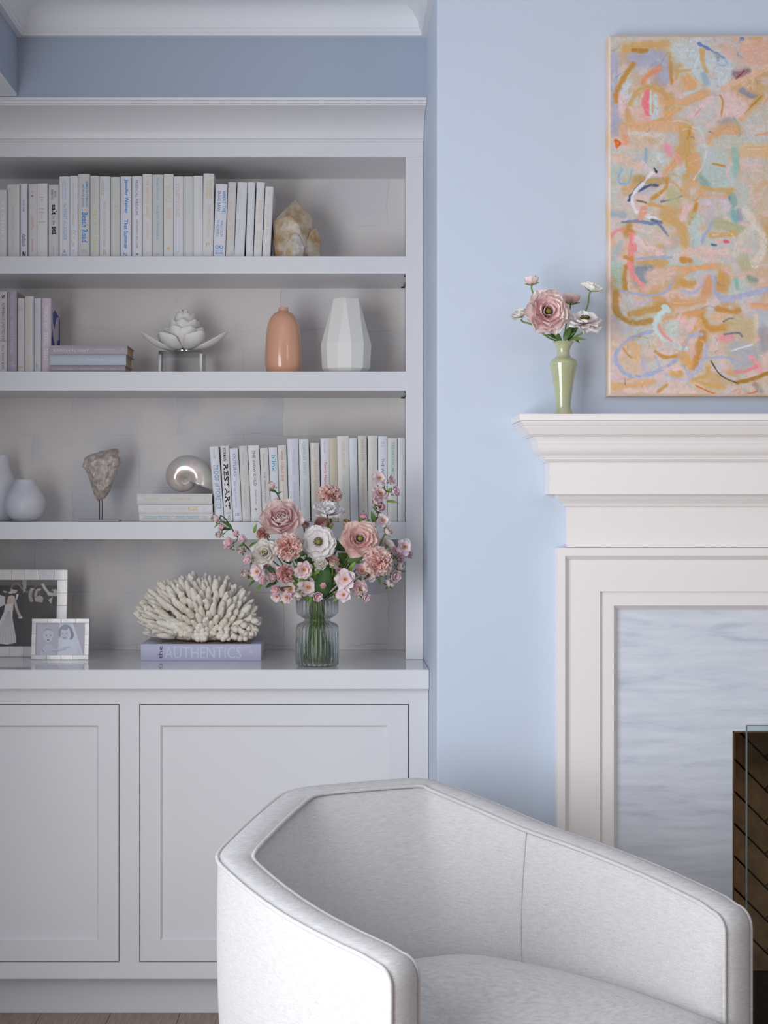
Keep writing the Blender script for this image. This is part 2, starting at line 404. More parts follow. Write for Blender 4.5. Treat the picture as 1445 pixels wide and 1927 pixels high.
CX0 = PX(1048.6, 3.501); CZT = PZ(1031, 3.501)
u1 = PX(1064, 3.501)-CX0; u2 = PX(1070, 3.515)-CX0; u3 = PX(1129.5, 3.515)-CX0; u4 = PX(1155, 3.522)-CX0; u5 = PX(1161.5, 3.538)-CX0
pi_frame('outer_casing', [(0, DB-0.0005), (0, 3.501), (u1-0.001, 3.501), (u1, 3.502), (u2-0.002, 3.513), (u2, 3.515)], M_TRIMW, fp)
pi_frame('casing_field', [(u2, 3.515), (u3, 3.515), (u3+0.001, 3.522)], M_TRIMW, fp)
pi_frame('inner_casing', [(u3+0.001, 3.522), (u4, 3.522), (u4+0.001, 3.524), (u5, 3.5375), (u5, 3.5395)], M_TRIMW, fp)
sx0 = CX0+u5-0.004; sz = CZT-u5+0.004
sm = MB().box(sx0, OX0, 3.538, DB-0.0003, 0.0005, sz).box(OX0, OX1, 3.538, DB-0.0003, OZ, sz).box(OX1, 2.84-sx0, 3.538, DB-0.0003, 0.0005, sz)
s_ = sm.mk('marble_surround', M_MARBLE, fp); s_['label'] = 'pale grey veined marble slab'
# firebox
fb = wchim
fr = MB().box(OX0, OX0+0.004, 3.538, 3.60, 0.0005, OZ-0.0005).box(OX1-0.004, OX1, 3.538, 3.60, 0.0005, OZ-0.0005).box(OX0, OX1, 3.538, 3.60, OZ-0.004, OZ-0.0003)
fr.mk('metal_edge', M_BRONZE, fb)
DFB = 3.86
sh = MB().box(OX0-0.011, OX0-0.001, 3.55, DFB+0.03, 0.0005, OZ+0.01).box(OX1+0.001, OX1+0.011, 3.55, DFB+0.03, 0.0005, OZ+0.01).box(OX0-0.011, OX1+0.011, DFB+0.012, DFB+0.03, 0.0005, OZ+0.01).box(OX0-0.011, OX1+0.011, 3.55, DFB+0.03, OZ+0.001, OZ+0.011)
sh.mk('lining', M_MORTAR, fb)
MB().box(OX0+0.005, OX1-0.005, 3.56, DFB-0.001, 0.0005, PZ(1842, 3.8)).mk('hearth_floor', M_SOOT, fb)
# herringbone bricks, 45 degrees, clipped by the opening
bw, bl, gp = 0.0615, 0.246, 0.0048
def herring():
    out = []
    u = bw
    # classic double herringbone cell: horizontal brick at (i,j), vertical brick next to it
    for i in range(-22, 30):
        for j in range(-22, 30):
            if (i-j) % 8 == 0: out.append((i*u, j*u, 1))
            if (i-j) % 8 == 7: out.append((i*u, j*u, 0))
    return out
def clip_poly(poly, x0, x1, z0, z1):
    def cl(pl, f, inter):
        r = []
        for k in range(len(pl)):
            a, b = pl[k-1], pl[k]
            if f(a) != f(b): r.append(inter(a, b))
            if f(b): r.append(b)
        return r
    def ix(c):
        return lambda a, b: (c, a[1]+(b[1]-a[1])*(c-a[0])/(b[0]-a[0]))
    def iz(c):
        return lambda a, b: (a[0]+(b[0]-a[0])*(c-a[1])/(b[1]-a[1]), c)
    for f, t in ((lambda p: p[0] >= x0, ix(x0)), (lambda p: p[0] <= x1, ix(x1)), (lambda p: p[1] >= z0, iz(z0)), (lambda p: p[1] <= z1, iz(z1))):
        poly = cl(poly, f, t)
        if len(poly) < 3: return None
    return poly
rb = random.Random(5)
for (a, b, hor) in herring():
    L, W = (bl, bw) if hor else (bw, bl)
    q = [(a+gp/2, b+gp/2), (a+L-gp/2, b+gp/2), (a+L-gp/2, b+W-gp/2), (a+gp/2, b+W-gp/2)]
    s2 = math.sqrt(0.5)
    q = [(OX0+0.045+(x-z)*s2, 0.5-(x+z)*s2) for x, z in q]
    q = clip_poly(q, OX0+0.001, OX1-0.001, PZ(1842, 3.8)+0.001, OZ-0.001)
    if not q: continue
    ar = abs(sum(q[k-1][0]*q[k][1]-q[k][0]*q[k-1][1] for k in range(len(q))))/2
    if ar < 4e-4: continue
    dd = DFB+rb.uniform(-0.001, 0.002); n = len(q)
    vs_ = [(x, dd, z) for x, z in q]+[(x, DFB+0.0115, z) for x, z in q]
    fs = [tuple(range(n)), tuple(range(2*n-1, n-1, -1))]+[(k, (k+1) % n, n+(k+1) % n, n+k) for k in range(n)]
    fix_normals(mk('brick', vs_, fs, M_BRICK, fb, bevel=0.001, seg=1))
# free-standing glass fire screen
gx0 = PX(1405.5, 3.43); gz1 = PZ(1366, 3.43)
gs = empty('fire_screen', (1.42, 3.43, 0), 'clear glass fire screen with greenish edges in front of the firebox', 'fire screen')
M_GEDGE = mat('glass_edge_green', (96, 118, 110), 0.2, 0.5)
def thin_glass(name, tint, k=0.08):
    m = bpy.data.materials.new(name); m.use_nodes = True; nt = m.node_tree
    for n_ in list(nt.nodes):
        if n_.type == 'BSDF_PRINCIPLED': nt.nodes.remove(n_)
    t = nt.nodes.new('ShaderNodeBsdfTransparent'); t.inputs[0].default_value = (*lin(tint), 1)
    g_ = nt.nodes.new('ShaderNodeBsdfGlossy'); g_.inputs['Roughness'].default_value = 0.02
    fz = nt.nodes.new('ShaderNodeFresnel'); fz.inputs[0].default_value = 1.45
    mx = nt.nodes.new('ShaderNodeMixShader'); nt.links.new(fz.outputs[0], mx.inputs[0]); nt.links.new(t.outputs[0], mx.inputs[1]); nt.links.new(g_.outputs[0], mx.inputs[2])
    nt.links.new(mx.outputs[0], nt.nodes['Material Output'].inputs[0]); return m
M_PANE = thin_glass('screen_glass', (226, 236, 232))
mk('pane', [(gx0, 3.43, 0.03), (2.84-gx0, 3.43, 0.03), (2.84-gx0, 3.43, gz1), (gx0, 3.43, gz1)], [(0, 1, 2, 3)], M_PANE, gs)
e = 0.0022
MB().box(gx0-e, gx0, 3.427, 3.433, 0.03, gz1+e).box(2.84-gx0, 2.84-gx0+e, 3.427, 3.433, 0.03, gz1+e).box(gx0, 2.84-gx0, 3.427, 3.433, gz1, gz1+e).mk('glass_edge', M_GEDGE, gs)
for xx in (gx0+0.06, 2.84-gx0-0.06): box('foot', xx-0.01, xx+0.01, 3.36, 3.50, 0.0005, 0.032, M_IRON, gs, bevel=0.001)

# ================================================================== books
def new_mat_copy(name, rgb, rough=0.45): return mat(name, rgb, rough, 0.35)
_tcache = {}
def text_mesh(s, bold=0.0, space=1.0):
    """glyph outlines of a string, normalised to 0..1 in both directions"""
    k = (s, bold, space)
    if k in _tcache: return _tcache[k]
    cu = bpy.data.curves.new('lettering', 'FONT'); cu.body = s; cu.size = 1; cu.offset = bold; cu.space_character = space
    cu.resolution_u = 2; cu.fill_mode = 'FRONT'
    o = bpy.data.objects.new('lettering_tmp', cu); COL.objects.link(o)
    dg = bpy.context.evaluated_depsgraph_get(); dg.update()
    me = o.evaluated_get(dg).to_mesh()
    vs_ = [v.co.copy() for v in me.vertices]; fs = [tuple(p.vertices) for p in me.polygons]
    o.evaluated_get(dg).to_mesh_clear()
    bpy.data.objects.remove(o); bpy.data.curves.remove(cu)
    x0 = min(v.x for v in vs_); x1 = max(v.x for v in vs_); y0 = min(v.y for v in vs_); y1 = max(v.y for v in vs_)
    r = ([((v.x-x0)/(x1-x0), (v.y-y0)/max(1e-6, y1-y0)) for v in vs_], fs)
    _tcache[k] = r; return r
def book_mesh(t, h, d, hard):
    """cover wraps spine + two boards, pages inside; local: x across spine, y depth (0 = spine), z up"""
    b = 0.0022 if hard else 0.0008; r = min(0.0022, t*0.12); x0, x1 = -t/2, t/2; n = 6
    out = [(x0, d)]+[(x0+r-r*math.cos(a), r*(1-math.sin(a))) for a in [math.pi/2*i/3 for i in range(4)]]
    out = [(x0, d), (x0, r*1.2)]
    for i in range(1, n): 
        u = i/n; out.append((x0+t*u, r*1.2*(1-math.sin(math.pi*u)**0.55)))
    out += [(x1, r*1.2), (x1, d)]
    inn = [(x1-b, d), (x1-b, r*1.2+b), (x0+b, r*1.2+b), (x0+b, d)]
    prof = out+inn; m = len(prof)
    vs_ = [(x, y, z) for z in (0, h) for x, y in prof]
    fs = [(k, (k+1) % m, m+(k+1) % m, m+k) for k in range(m)]
    no = len(out)
    # caps: boards + spine as strips
    def cap(off, flip):
        q = []
        a = [off+i for i in range(no)]; i0, i1, i2, i3 = [off+no+k for k in range(4)]
        q.append([a[0], i3, i2, a[1]]); q.append([a[1], i2, i1]+[a[k] for k in range(no-2, 1, -1)]); q.append([a[no-2], i1, i0, a[no-1]])
        return [tuple(f[::-1]) if flip else tuple(f) for f in q]
    fs += cap(0, False)+cap(m, True)
    ins = 0.003 if hard else 0.0
    z0, z1 = ins, h-ins-(0.0002 if not hard else 0)
    p = MB().box(x0+b+1e-4, x1-b-1e-4, r*1.2+b+1e-4, d-ins-0.0002, z0+0.0001, z1)
    return vs_, fs, p
M_PAGES = mat('book_pages_cream', (222, 210, 190), 0.9, 0.1, bump=(400, 0.3), stretch=(1, 1, 0.02))
M_PAGETAN = mat('book_pages_tan', (196, 168, 138), 0.9, 0.1)
INK = {}
def ink(c):
    if c not in INK: INK[c] = mat('printed_ink_%d' % len(INK), c, 0.5, 0.3)
    return INK[c]
CM = {}
def cover(c):
    if c not in CM:
        a = sum(c)/3; k = 0.5 if a > 200 else 0.9
        CM[c] = mat('book_cover_%d' % len(CM), tuple(a+(v-a)*k for v in c), 0.42, 0.35)
    return CM[c]
def put_text(book, spec, t, h, flat=False):
    # spec: (string, pos0, pos1 along spine from the top, v0, v1 across (0 = left), colour, dir, bold)
    s, a0, a1, v0, v1, c = spec[:6]; di = spec[6] if len(spec) > 6 else 'd'; bold = spec[7] if len(spec) > 7 else 0.0
    vs_, fs = text_mesh(s, bold)
    out = []
    for u, v in vs_:
        if di == 'd':   # reads downwards
            z = h*(1-(a0+(a1-a0)*u)); x = -t/2+t*(v0+(v1-v0)*v)
        elif di == 'u': # reads upwards
            z = h*(1-(a1+(a0-a1)*u)); x = -t/2+t*(v1+(v0-v1)*v)
        else:           # horizontal across the spine: a = vertical extent
            z = h*(1-(a1+(a0-a1)*v)); x = -t/2+t*(v0+(v1-v0)*u)
        uu = (x+t/2)/t; r = min(0.0022, t*0.12)
        yy = r*1.2*(1-math.sin(math.pi*min(max(uu, 0.02), 0.98))**0.55)
        out.append((x, yy-0.00025, z))
    o = mk('lettering', out, fs, ink(c), book, local=True)
    return o
SHELF_Z = [ZSH[0], ZSH[1], ZSH[2]]
def book(x0, x1, ytop, shelf, D, col, depth, texts, label, group, xt0=None, hard=True, pages=None, base_y=None):
    zb = SHELF_Z[shelf]+0.0004
    X0, X1 = PX(x0, D), PX(x1, D); t = X1-X0-0.0006
    ztop = PZ(ytop, D); lean = 0.0
    h = ztop-zb
    if xt0 is not None:
        dx = PX(xt0, D)-X0; lean = math.atan2(dx, h); h = math.hypot(h, dx)-abs(math.sin(lean))*t*0.5
    xc = (X0+X1)/2
    rt = empty('book', (xc, D, zb+abs(math.sin(lean))*t/2), label, 'book', group)
    rt.rotation_euler = (0, lean, 0)
    v_, f_, p_ = book_mesh(t, h, depth, hard)
    co = fix_normals(mk('cover', v_, f_, cover(col), rt, local=True, smooth=True, auto=35))
    p_.mk('pages', pages or M_PAGES, rt, local=True)
    for s in texts: put_text(rt, s, t, h)
    return rt
W1 = (226, 224, 226); W2 = (220, 222, 230); W3 = (218, 212, 208); W4 = (214, 216, 210); WL = (224, 222, 236); CR = (222, 214, 198)
BL = (40, 150, 215); GO = (214, 190, 130); DK = (60, 62, 72); RD = (205, 110, 105); LB = (140, 170, 215); TE = (120, 170, 185); PE = (235, 180, 140); YG = (214, 204, 120); GB = (120, 126, 140)
G1 = 'white and cream books on the top shelf'
top = [
 (-12, 12, 357.5, W4, [('BEAUTIFUL DISASTER', .1, .8, .25, .45, (196, 196, 205)), ('STORIES', .15, .75, .6, .85, (240, 240, 244))], 'off-white book cut by the left edge of the photo, lowest on the top shelf'),
 (13.5, 36.3, 347, W3, [('THE QUIET HOURS', .3, .62, .38, .55, (196, 190, 188)), ('A NOVEL', .68, .9, .4, .55, (196, 190, 188))], 'thick beige book with almost blank spine at left end of the top shelf'),
 (38, 51.8, 345.5, WL, [('NOLTER', .22, .38, .36, .58, DK), ('empty', .67, .84, .22, .76, (50, 55, 60), 'u'), ('N', .905, .985, .3, .75, (30, 30, 30), 'h', .04)], 'slim white book with lower-case black word reading upwards and black square logo'),
 (53, 69, 346, W3, [('ELIN', .1, .118, .3, .65, RD, 'h'), ('V', .15, .18, .36, .64, (150, 60, 70), 'h', .05), ('HISTORY OF', .42, .62, .28, .42, RD), ('THE RAIN', .45, .6, .52, .64, RD), ('HARPER', .75, .92, .42, .56, RD)], 'beige book with tiny red triangle near the top of its spine'),
 (69.3, 89, 345, W1, [('TERRY', .18, .195, .2, .7, RD, 'h'), ('APER', .21, .225, .3, .62, (150, 130, 130), 'h'), ('The Best', .33, .35, .24, .68, RD, 'h'), ('Worksman', .375, .395, .2, .72, RD, 'h'), ('Last', .42, .435, .36, .56, RD, 'h'), ('of', .465, .478, .42, .5, RD, 'h'), ('Divine Wind', .505, .525, .2, .78, RD, 'h'), ('HOUGHTON', .92, .93, .24, .76, PE, 'h')], 'white book with short lines of small red print stacked across its spine'),
 (91, 110.6, 347.5, W3, [('RUTA', .09, .17, .55, .75, DK), ('SEPETYS', .065, .2, .26, .46, DK), ('salt', .27, .41, .32, .8, (18, 18, 24), 'd', .03), ('to the', .43, .55, .4, .66, (30, 30, 34)), ('sea', .57, .68, .34, .72, (18, 18, 24), 'd', .03), ('PHILOMEL', .84, .96, .44, .54, GB)], 'beige book with bold black lettering just left of the taller row on the top shelf'),
 (111.3, 130.5, 332, W2, [('THE LOST LAKE', .05, .26, .3, .42, LB), ('SARA ADDISON', .05, .28, .55, .68, LB), ('the HEART of a SOLDIER', .33, .78, .42, .76, LB), ('A', .9, .94, .4, .65, (110, 160, 205), 'h', .05), ('KENSINGTON', .955, .975, .25, .75, (110, 140, 190), 'h')], 'white book with pale blue title, first of the taller row on the top shelf'),
 (131, 146.2, 331, WL, [('COLLEEN HOOVER LAMBERT', .06, .62, .36, .56, (196, 190, 150)), ('Call it Love', .66, .86, .2, .82, GO, 'd'), ('b', .9, .94, .4, .6, GO)], 'slim lilac-white book with gold script near the bottom of its spine'),
 (146.8, 169, 327.5, W3, [('JAMES PATTERSON', .08, .39, .6, .84, BL, 'd', .01), ('PETER DE JONGE', .12, .39, .3, .5, BL, 'd', .01), ('I', .42, .43, .3, .8, (170, 190, 210), 'h'), ('Beach Road', .455, .81, .32, .82, (20, 140, 215), 'd', .015), ('LITTLE', .9, .935, .3, .75, LB, 'h')], 'thick greyish book with two-line blue author and big blue title'),
 (169.6, 186.6, 331, W4, [('NEW YORK TIMES BESTSELLER', .03, .38, .28, .36, GO), ('A novel of the sea', .06, .33, .45, .58, GO), ('TEAM OF TERNS', .42, .94, .3, .72, YG)], 'white book with yellow-gold capitals right of the thick blue-titled book'),
 (187, 207, 332, W2, [('C.S.', .1, .17, .55, .75, (205, 205, 200)), ('HARRIS', .05, .23, .16, .44, (200, 180, 160)), ('WHO SPEAKS FOR THE DAMNED', .3, .87, .38, .6, (208, 178, 160)), ('B', .9, .955, .36, .68, (220, 160, 120), 'h')], 'white book with tan capitals and a small orange square at the foot'),
 (208, 226, 333, W4, [('THE GUEST LIST', .05, .3, .3, .42, (205, 200, 180)), ('BY INVITATION ONLY', .35, .92, .34, .7, (222, 205, 165))], 'cream-white book with pale gold capitals left of the vivid blue lettered one'),
 (226.4, 247, 332, WL, [('Jennifer Weiner', .035, .455, .3, .74, (0, 135, 215), 'd', .02), ('That Summer', .53, .89, .33, .7, (0, 140, 215), 'd', .02), ('Z', .93, .985, .3, .6, (20, 110, 200), 'd')], 'white book with vivid blue bold lettering along the whole spine'),
 (248, 267, 331.5, WL, [('MEDICAL MEDIUM', .05, .47, .34, .62, GB), ('ANTHONY WILLIAM', .53, .875, .4, .62, GB), ('H', .94, .965, .4, .62, (30, 30, 40), 'h', .05)], 'white book with thin grey capitals right of the vivid blue lettered one'),
 (268, 286.6, 327.5, W1, [('THE WAITING GAMES', .06, .51, .3, .65, PE), ('SUE ANDREWS', .58, .78, .42, .6, PE), ('S', .92, .95, .4, .6, PE)], 'white book with peach orange capitals on its spine'),
 (287, 307, 328.5, (208, 212, 208), [('Megan Howard', .04, .3, .34, .58, TE), ('Song Of Clementine', .37, .78, .32, .6, TE), ('hb', .945, .965, .3, .66, TE, 'h')], 'grey-green book with teal script title'),
 (307.6, 326, 327.5, (226, 222, 216), [('THE HUNTER KILLER', .13, .34, .25, .75, (214, 200, 170)), ('STATION NIGHT', .4, .54, .25, .75, (224, 190, 150)), ('O', .87, .905, .32, .66, (225, 180, 110), 'h', .08)], 'cream book crossed by thin lines with gold oval near the foot'),
 (326.4, 345, 332, WL, [('WILDWOOD', .08, .5, .3, .62, (214, 190, 160)), ('THE CHRONICLES', .55, .88, .5, .6, (205, 205, 190)), ('t', .9, .95, .35, .6, GO)], 'white book with loose tan capitals along the upper spine'),
 (345.4, 363, 332, W4, [('SEAFARER', .12, .5, .44, .72, (200, 214, 220))], 'white book with nearly invisible pale blue title'),
 (363.4, 381.4, 331, W1, [], 'plain white book with no lettering beside the tallest book of the row'),
 (380.4, 400.8, 326.5, (222, 220, 220), [('NORA ROBERTS', .07, .3, .56, .8, GO), ('THE WITNESS', .08, .29, .28, .48, GO), ('A DEDICATED SLEUTH', .36, .75, .4, .62, (222, 196, 160)), ('P', .82, .86, .3, .7, GO, 'h')], 'thick white book with two-line gold lettering, tallest of the top row'),
]
for i, (a, b, y, c, tx, lb) in enumerate(top):
    book(a, b, y, 0, 4.135+(0.003*((i*7) % 3)), c, 0.15 if i not in (20,) else 0.19, tx, lb, G1, xt0=382.6 if i == 20 else None)
ltop = [
 (401.3, 423.6, 346, 405.8, WL, [('WHAT THE', .09, .39, .62, .9, (60, 150, 205), 'd', .01), ('DOG SAW', .1, .38, .2, .46, (80, 120, 190), 'd', .01), ('MALCOLM', .5, .71, .52, .74, (60, 150, 205)), ('GLADWELL', .49, .72, .2, .42, (80, 130, 190)), ('OO', .83, .88, .12, .82, (60, 140, 200), 'h', .02), ('LITTLE', .895, .915, .15, .75, (60, 150, 205), 'h'), ('BROWN', .925, .95, .15, .8, (60, 150, 205), 'h', .02)], 'leaning white book with two-line bright blue lettering and twin round logo'),
 (424.4, 439.8, 343, 429.5, W3, [('FIRE', .07, .14, .2, .6, (200, 200, 196)), ('RUE DUCHESSE', .26, .76, .24, .6, (224, 200, 160))], 'leaning beige book with tan capitals next to the twin round logo book'),
 (440.4, 459, 343, 447, W2, [('THE BOARDERS', .1, .4, .2, .5, (205, 210, 218)), ('HAZEL', .5, .8, .3, .5, (205, 210, 218))], 'leaning white book with faint grey lettering, third of the leaning books'),
 (462, 475.8, 343, 466.3, W2, [], 'leaning white book without lettering beside a dark gap'),
 (476.8, 492, 343, 483, W1, [('SUSAN KING', .24, .54, .34, .8, (224, 196, 150)), ('THE RAVEN MOON', .64, .88, .25, .45, GO), ('A NOVEL', .66, .86, .6, .75, (220, 200, 160))], 'leaning white book with gold serif name, second from the crystal'),
 (493, 508, 351, 499.5, W1, [('NEW YORK', .05, .14, .4, .62, YG), ('WELCOMES YOU', .24, .72, .35, .6, YG), ('BYATT', .8, .92, .35, .6, (225, 200, 160))], 'leaning white book with small yellow lettering right beside the large crystal'),
]
for i, (a, b, y, xt, c, tx, lb) in enumerate(ltop):
    book(a, b, y, 0, 4.135, c, 0.155, tx, lb, G1, xt0=xt)

G2 = 'mauve and pink books standing on the middle shelf'
PK = (212, 196, 202); MV = (170, 160, 172); LL = (200, 196, 210); LG = (188, 182, 192)
mid = [
 (-7, 13.6, 548.5, (208, 194, 200), [('JANE HAMILTON', .66, .96, .5, .78, (60, 52, 60), 'u'), ('THE', .6, .62, .2, .9, (60, 52, 60), 'h'), ('EXCELLENT LOMBARDS', .14, .59, .5, .78, (60, 52, 60), 'u'), ('S', .04, .09, .5, .78, (50, 46, 50), 'u', .03)], 'pink book with black capitals reading upwards, cut by the left edge of the photo'),
 (14.6, 31.3, 548, MV, [('HUNTER AT OCEAN', .04, .3, .28, .62, LL, 'u'), ('MICHELLE HUNEVEN', .35, .76, .28, .6, LL, 'u'), ('FSG', .87, .92, .2, .7, LL, 'h')], 'dark mauve book with silvery upward lettering'),
 (32.3, 46, 561, PK, [('ERIC', .115, .13, .25, .6, (190, 150, 100), 'h'), ('LARSON', .145, .165, .15, .75, (190, 150, 100), 'h'), ('DEAD WAKE', .3, .56, .32, .55, GO, 'u'), ('O', .91, .94, .2, .75, (215, 175, 90), 'h', .08)], 'short pink book with gold word and gold oval at the foot'),
 (46.8, 63.4, 557.5, (214, 200, 200), [('THE STARLESS SEA', .05, .68, .3, .62, (215, 195, 150), 'u'), ('VINTAGE', .78, .95, .36, .58, (215, 190, 120), 'u')], 'pale pink book with long faded gold title, slightly taller than both neighbours'),
 (64, 77.2, 561, (206, 202, 210), [('MOONLIGHT HARBOR', .1, .58, .36, .62, (180, 198, 222), 'u'), ('b', .88, .94, .3, .62, (120, 180, 215), 'h')], 'slim pale lilac book with light blue lettering'),
 (78, 95.5, 561, (206, 190, 202), [('HER WOMAN', .11, .41, .28, .76, (226, 226, 232), 'u', .02), ('THREE', .46, .64, .28, .72, (226, 226, 232), 'u', .02), ('STEEL', .67, .84, .28, .72, (226, 226, 232), 'u', .02)], 'mauve book with large white capitals and blue pattern on its side cover'),
]
for i, (a, b, y, c, tx, lb) in enumerate(mid):
    rt = book(a, b, y, 1, 4.14, c, 0.12 if i != 5 else 0.14, tx, lb, G2)
    if i == 5:   # the printed side cover turned towards the middle of the shelf
        t = PX(b, 4.14)-PX(a, 4.14)-0.0006; x = t/2+0.0004
        me_ = []
        pol = [[(.03, .80), (.06, .86), (.13, .79), (.09, .785), (.07, .70), (.055, .60), (.035, .66)], [(.01, .34), (.012, .48), (.03, .60), (.032, .50), (.055, .40), (.085, .37), (.105, .48), (.13, .50), (.13, .27), (.11, .31), (.08, .30), (.05, .33)], [(.135, .27), (.118, .28), (.12, .78), (.135, .78)]]
        h = PZ(y, 4.14)-SHELF_Z[1]; vs_ = []; fs = []
        for pg in pol:
            n0 = len(vs_); vs_ += [(x, p, q*h*1.02) for p, q in pg]; fs.append(tuple(range(n0, len(vs_))))
        mk('cover_print', vs_, fs, ink((44, 56, 150)), rt, local=True)['label'] = 'dark blue printed pattern'
# lying books
def flat_book(x0, x1, yb_, yt_, D, depth, col, texts, label, group, pages, zbase):
    X0, X1 = PX(x0, D), PX(x1, D); L = X1-X0
    t = (yb_-yt_)*D/F-0.0006
    rt = empty('book', ((X0+X1)/2, D, zbase+t/2+0.0004), label, 'book', group)
    # lay the standing book on its side: local z (height) -> world -x so that the spine text reads left to right
    rt.rotation_euler = (0, -math.pi/2, 0)
    v_, f_, p_ = book_mesh(t, L, depth, True)
    v_ = [(x, y, z-L/2) for x, y, z in v_]; 
    fix_normals(mk('cover', v_, f_, cover(col), rt, local=True, smooth=True, auto=35))
    mk('pages', [(x, y, z-L/2) for x, y, z in p_.v], p_.f, pages, rt, local=True)
    for s in texts:
        o = put_text(rt, s, t, L)
        for v in o.data.vertices: v.co.z -= L/2
    return rt, zbase+t+0.0008
GS = 'mauve and blue books lying in a stack on the middle shelf'
z = SHELF_Z[1]; D2 = 4.125
r_, z = flat_book(93.5, 236, 700, 687.3, D2, .13, (158, 148, 160), [('SALTWATER', .1, .3, .35, .6, (205, 200, 208)), ('JESSICA ANDREWS', .39, .73, .35, .6, (205, 200, 208)), ('FSG', .8, .87, .35, .6, (205, 200, 208))], 'dark mauve book at the bottom of the short stack on the middle shelf', GS, M_PAGETAN, z)
r_, z = flat_book(93.8, 237, 687, 667.3, D2, .13, (184, 192, 204), [('THE', .1, .16, .4, .6, (205, 212, 220)), ('TIDE OF WINTER', .25, .45, .4, .6, (200, 208, 218)), ('ANN PARADISE', .48, .7, .4, .64, (212, 218, 226))], 'pale blue-grey book in the middle of the short stack', GS, M_PAGETAN, z)
r_, z = flat_book(93.5, 239.5, 667, 649, D2-0.002, .14, (172, 162, 172), [('EARTH FLIGHT', .05, .51, .3, .58, (220, 214, 218), 'd'), ('JANET EDWARDS', .59, .84, .42, .6, (224, 200, 190)), ('Y', .93, .95, .4, .65, (230, 225, 225))], 'mauve book with silver capitals on top of the short stack', GS, M_PAGETAN, z)
SHELL_D = 4.12
GS3 = 'cream books lying in a stack under the nautilus shell'
z = SHELF_Z[2]
# the tower rests on shelf 3 (its right end reaches the leaning books)
r_, z = flat_book(262, 400.5, 981.5, 965, 4.12, .15, (220, 208, 200), [('DOUGLAS PRESTON', .06, .42, .36, .68, (110, 190, 215)), ('I', .455, .46, .3, .75, (180, 200, 205)), ('WHITE NIGHTS', .49, .8, .36, .68, (110, 190, 215), 'd', .01), ('hb', .87, .92, .36, .68, (120, 190, 210))], 'cream book with turquoise capitals at the bottom of the stack under the shell', GS3, M_PAGES, z)
r_, z = flat_book(260.5, 400, 964.5, 948.5, 4.12, .155, (224, 222, 230), [('GRAHAM SWIFT', .06, .26, .4, .55, (214, 190, 150)), ('HOUSE OF SECRETS', .33, .66, .34, .62, (214, 190, 140)), ('RISE', .67, .8, .28, .72, (222, 196, 120), 'd', .02), ('hb', .87, .91, .38, .6, (200, 196, 190))], 'white book with small gold title in the middle of the stack under the shell', GS3, M_PAGES, z)
r_, z = flat_book(258.3, 399, 948, 928, 4.118, .16, (218, 212, 204), [('SANDRA BROWN', .08, .29, .42, .6, (218, 196, 150)), ('THE WISHING THREAD', .44, .72, .42, .62, (218, 196, 150)), ('S', .89, .92, .4, .6, (218, 196, 150))], 'plain cream book on top of the stack, carrying the shell', GS3, M_PAGES, z)
ZSTACK = z
G3 = 'leaning cream books along the lower shelf'
TL = (100, 160, 185); NV = (90, 110, 190); GN = (150, 190, 160); SG = (165, 180, 170)
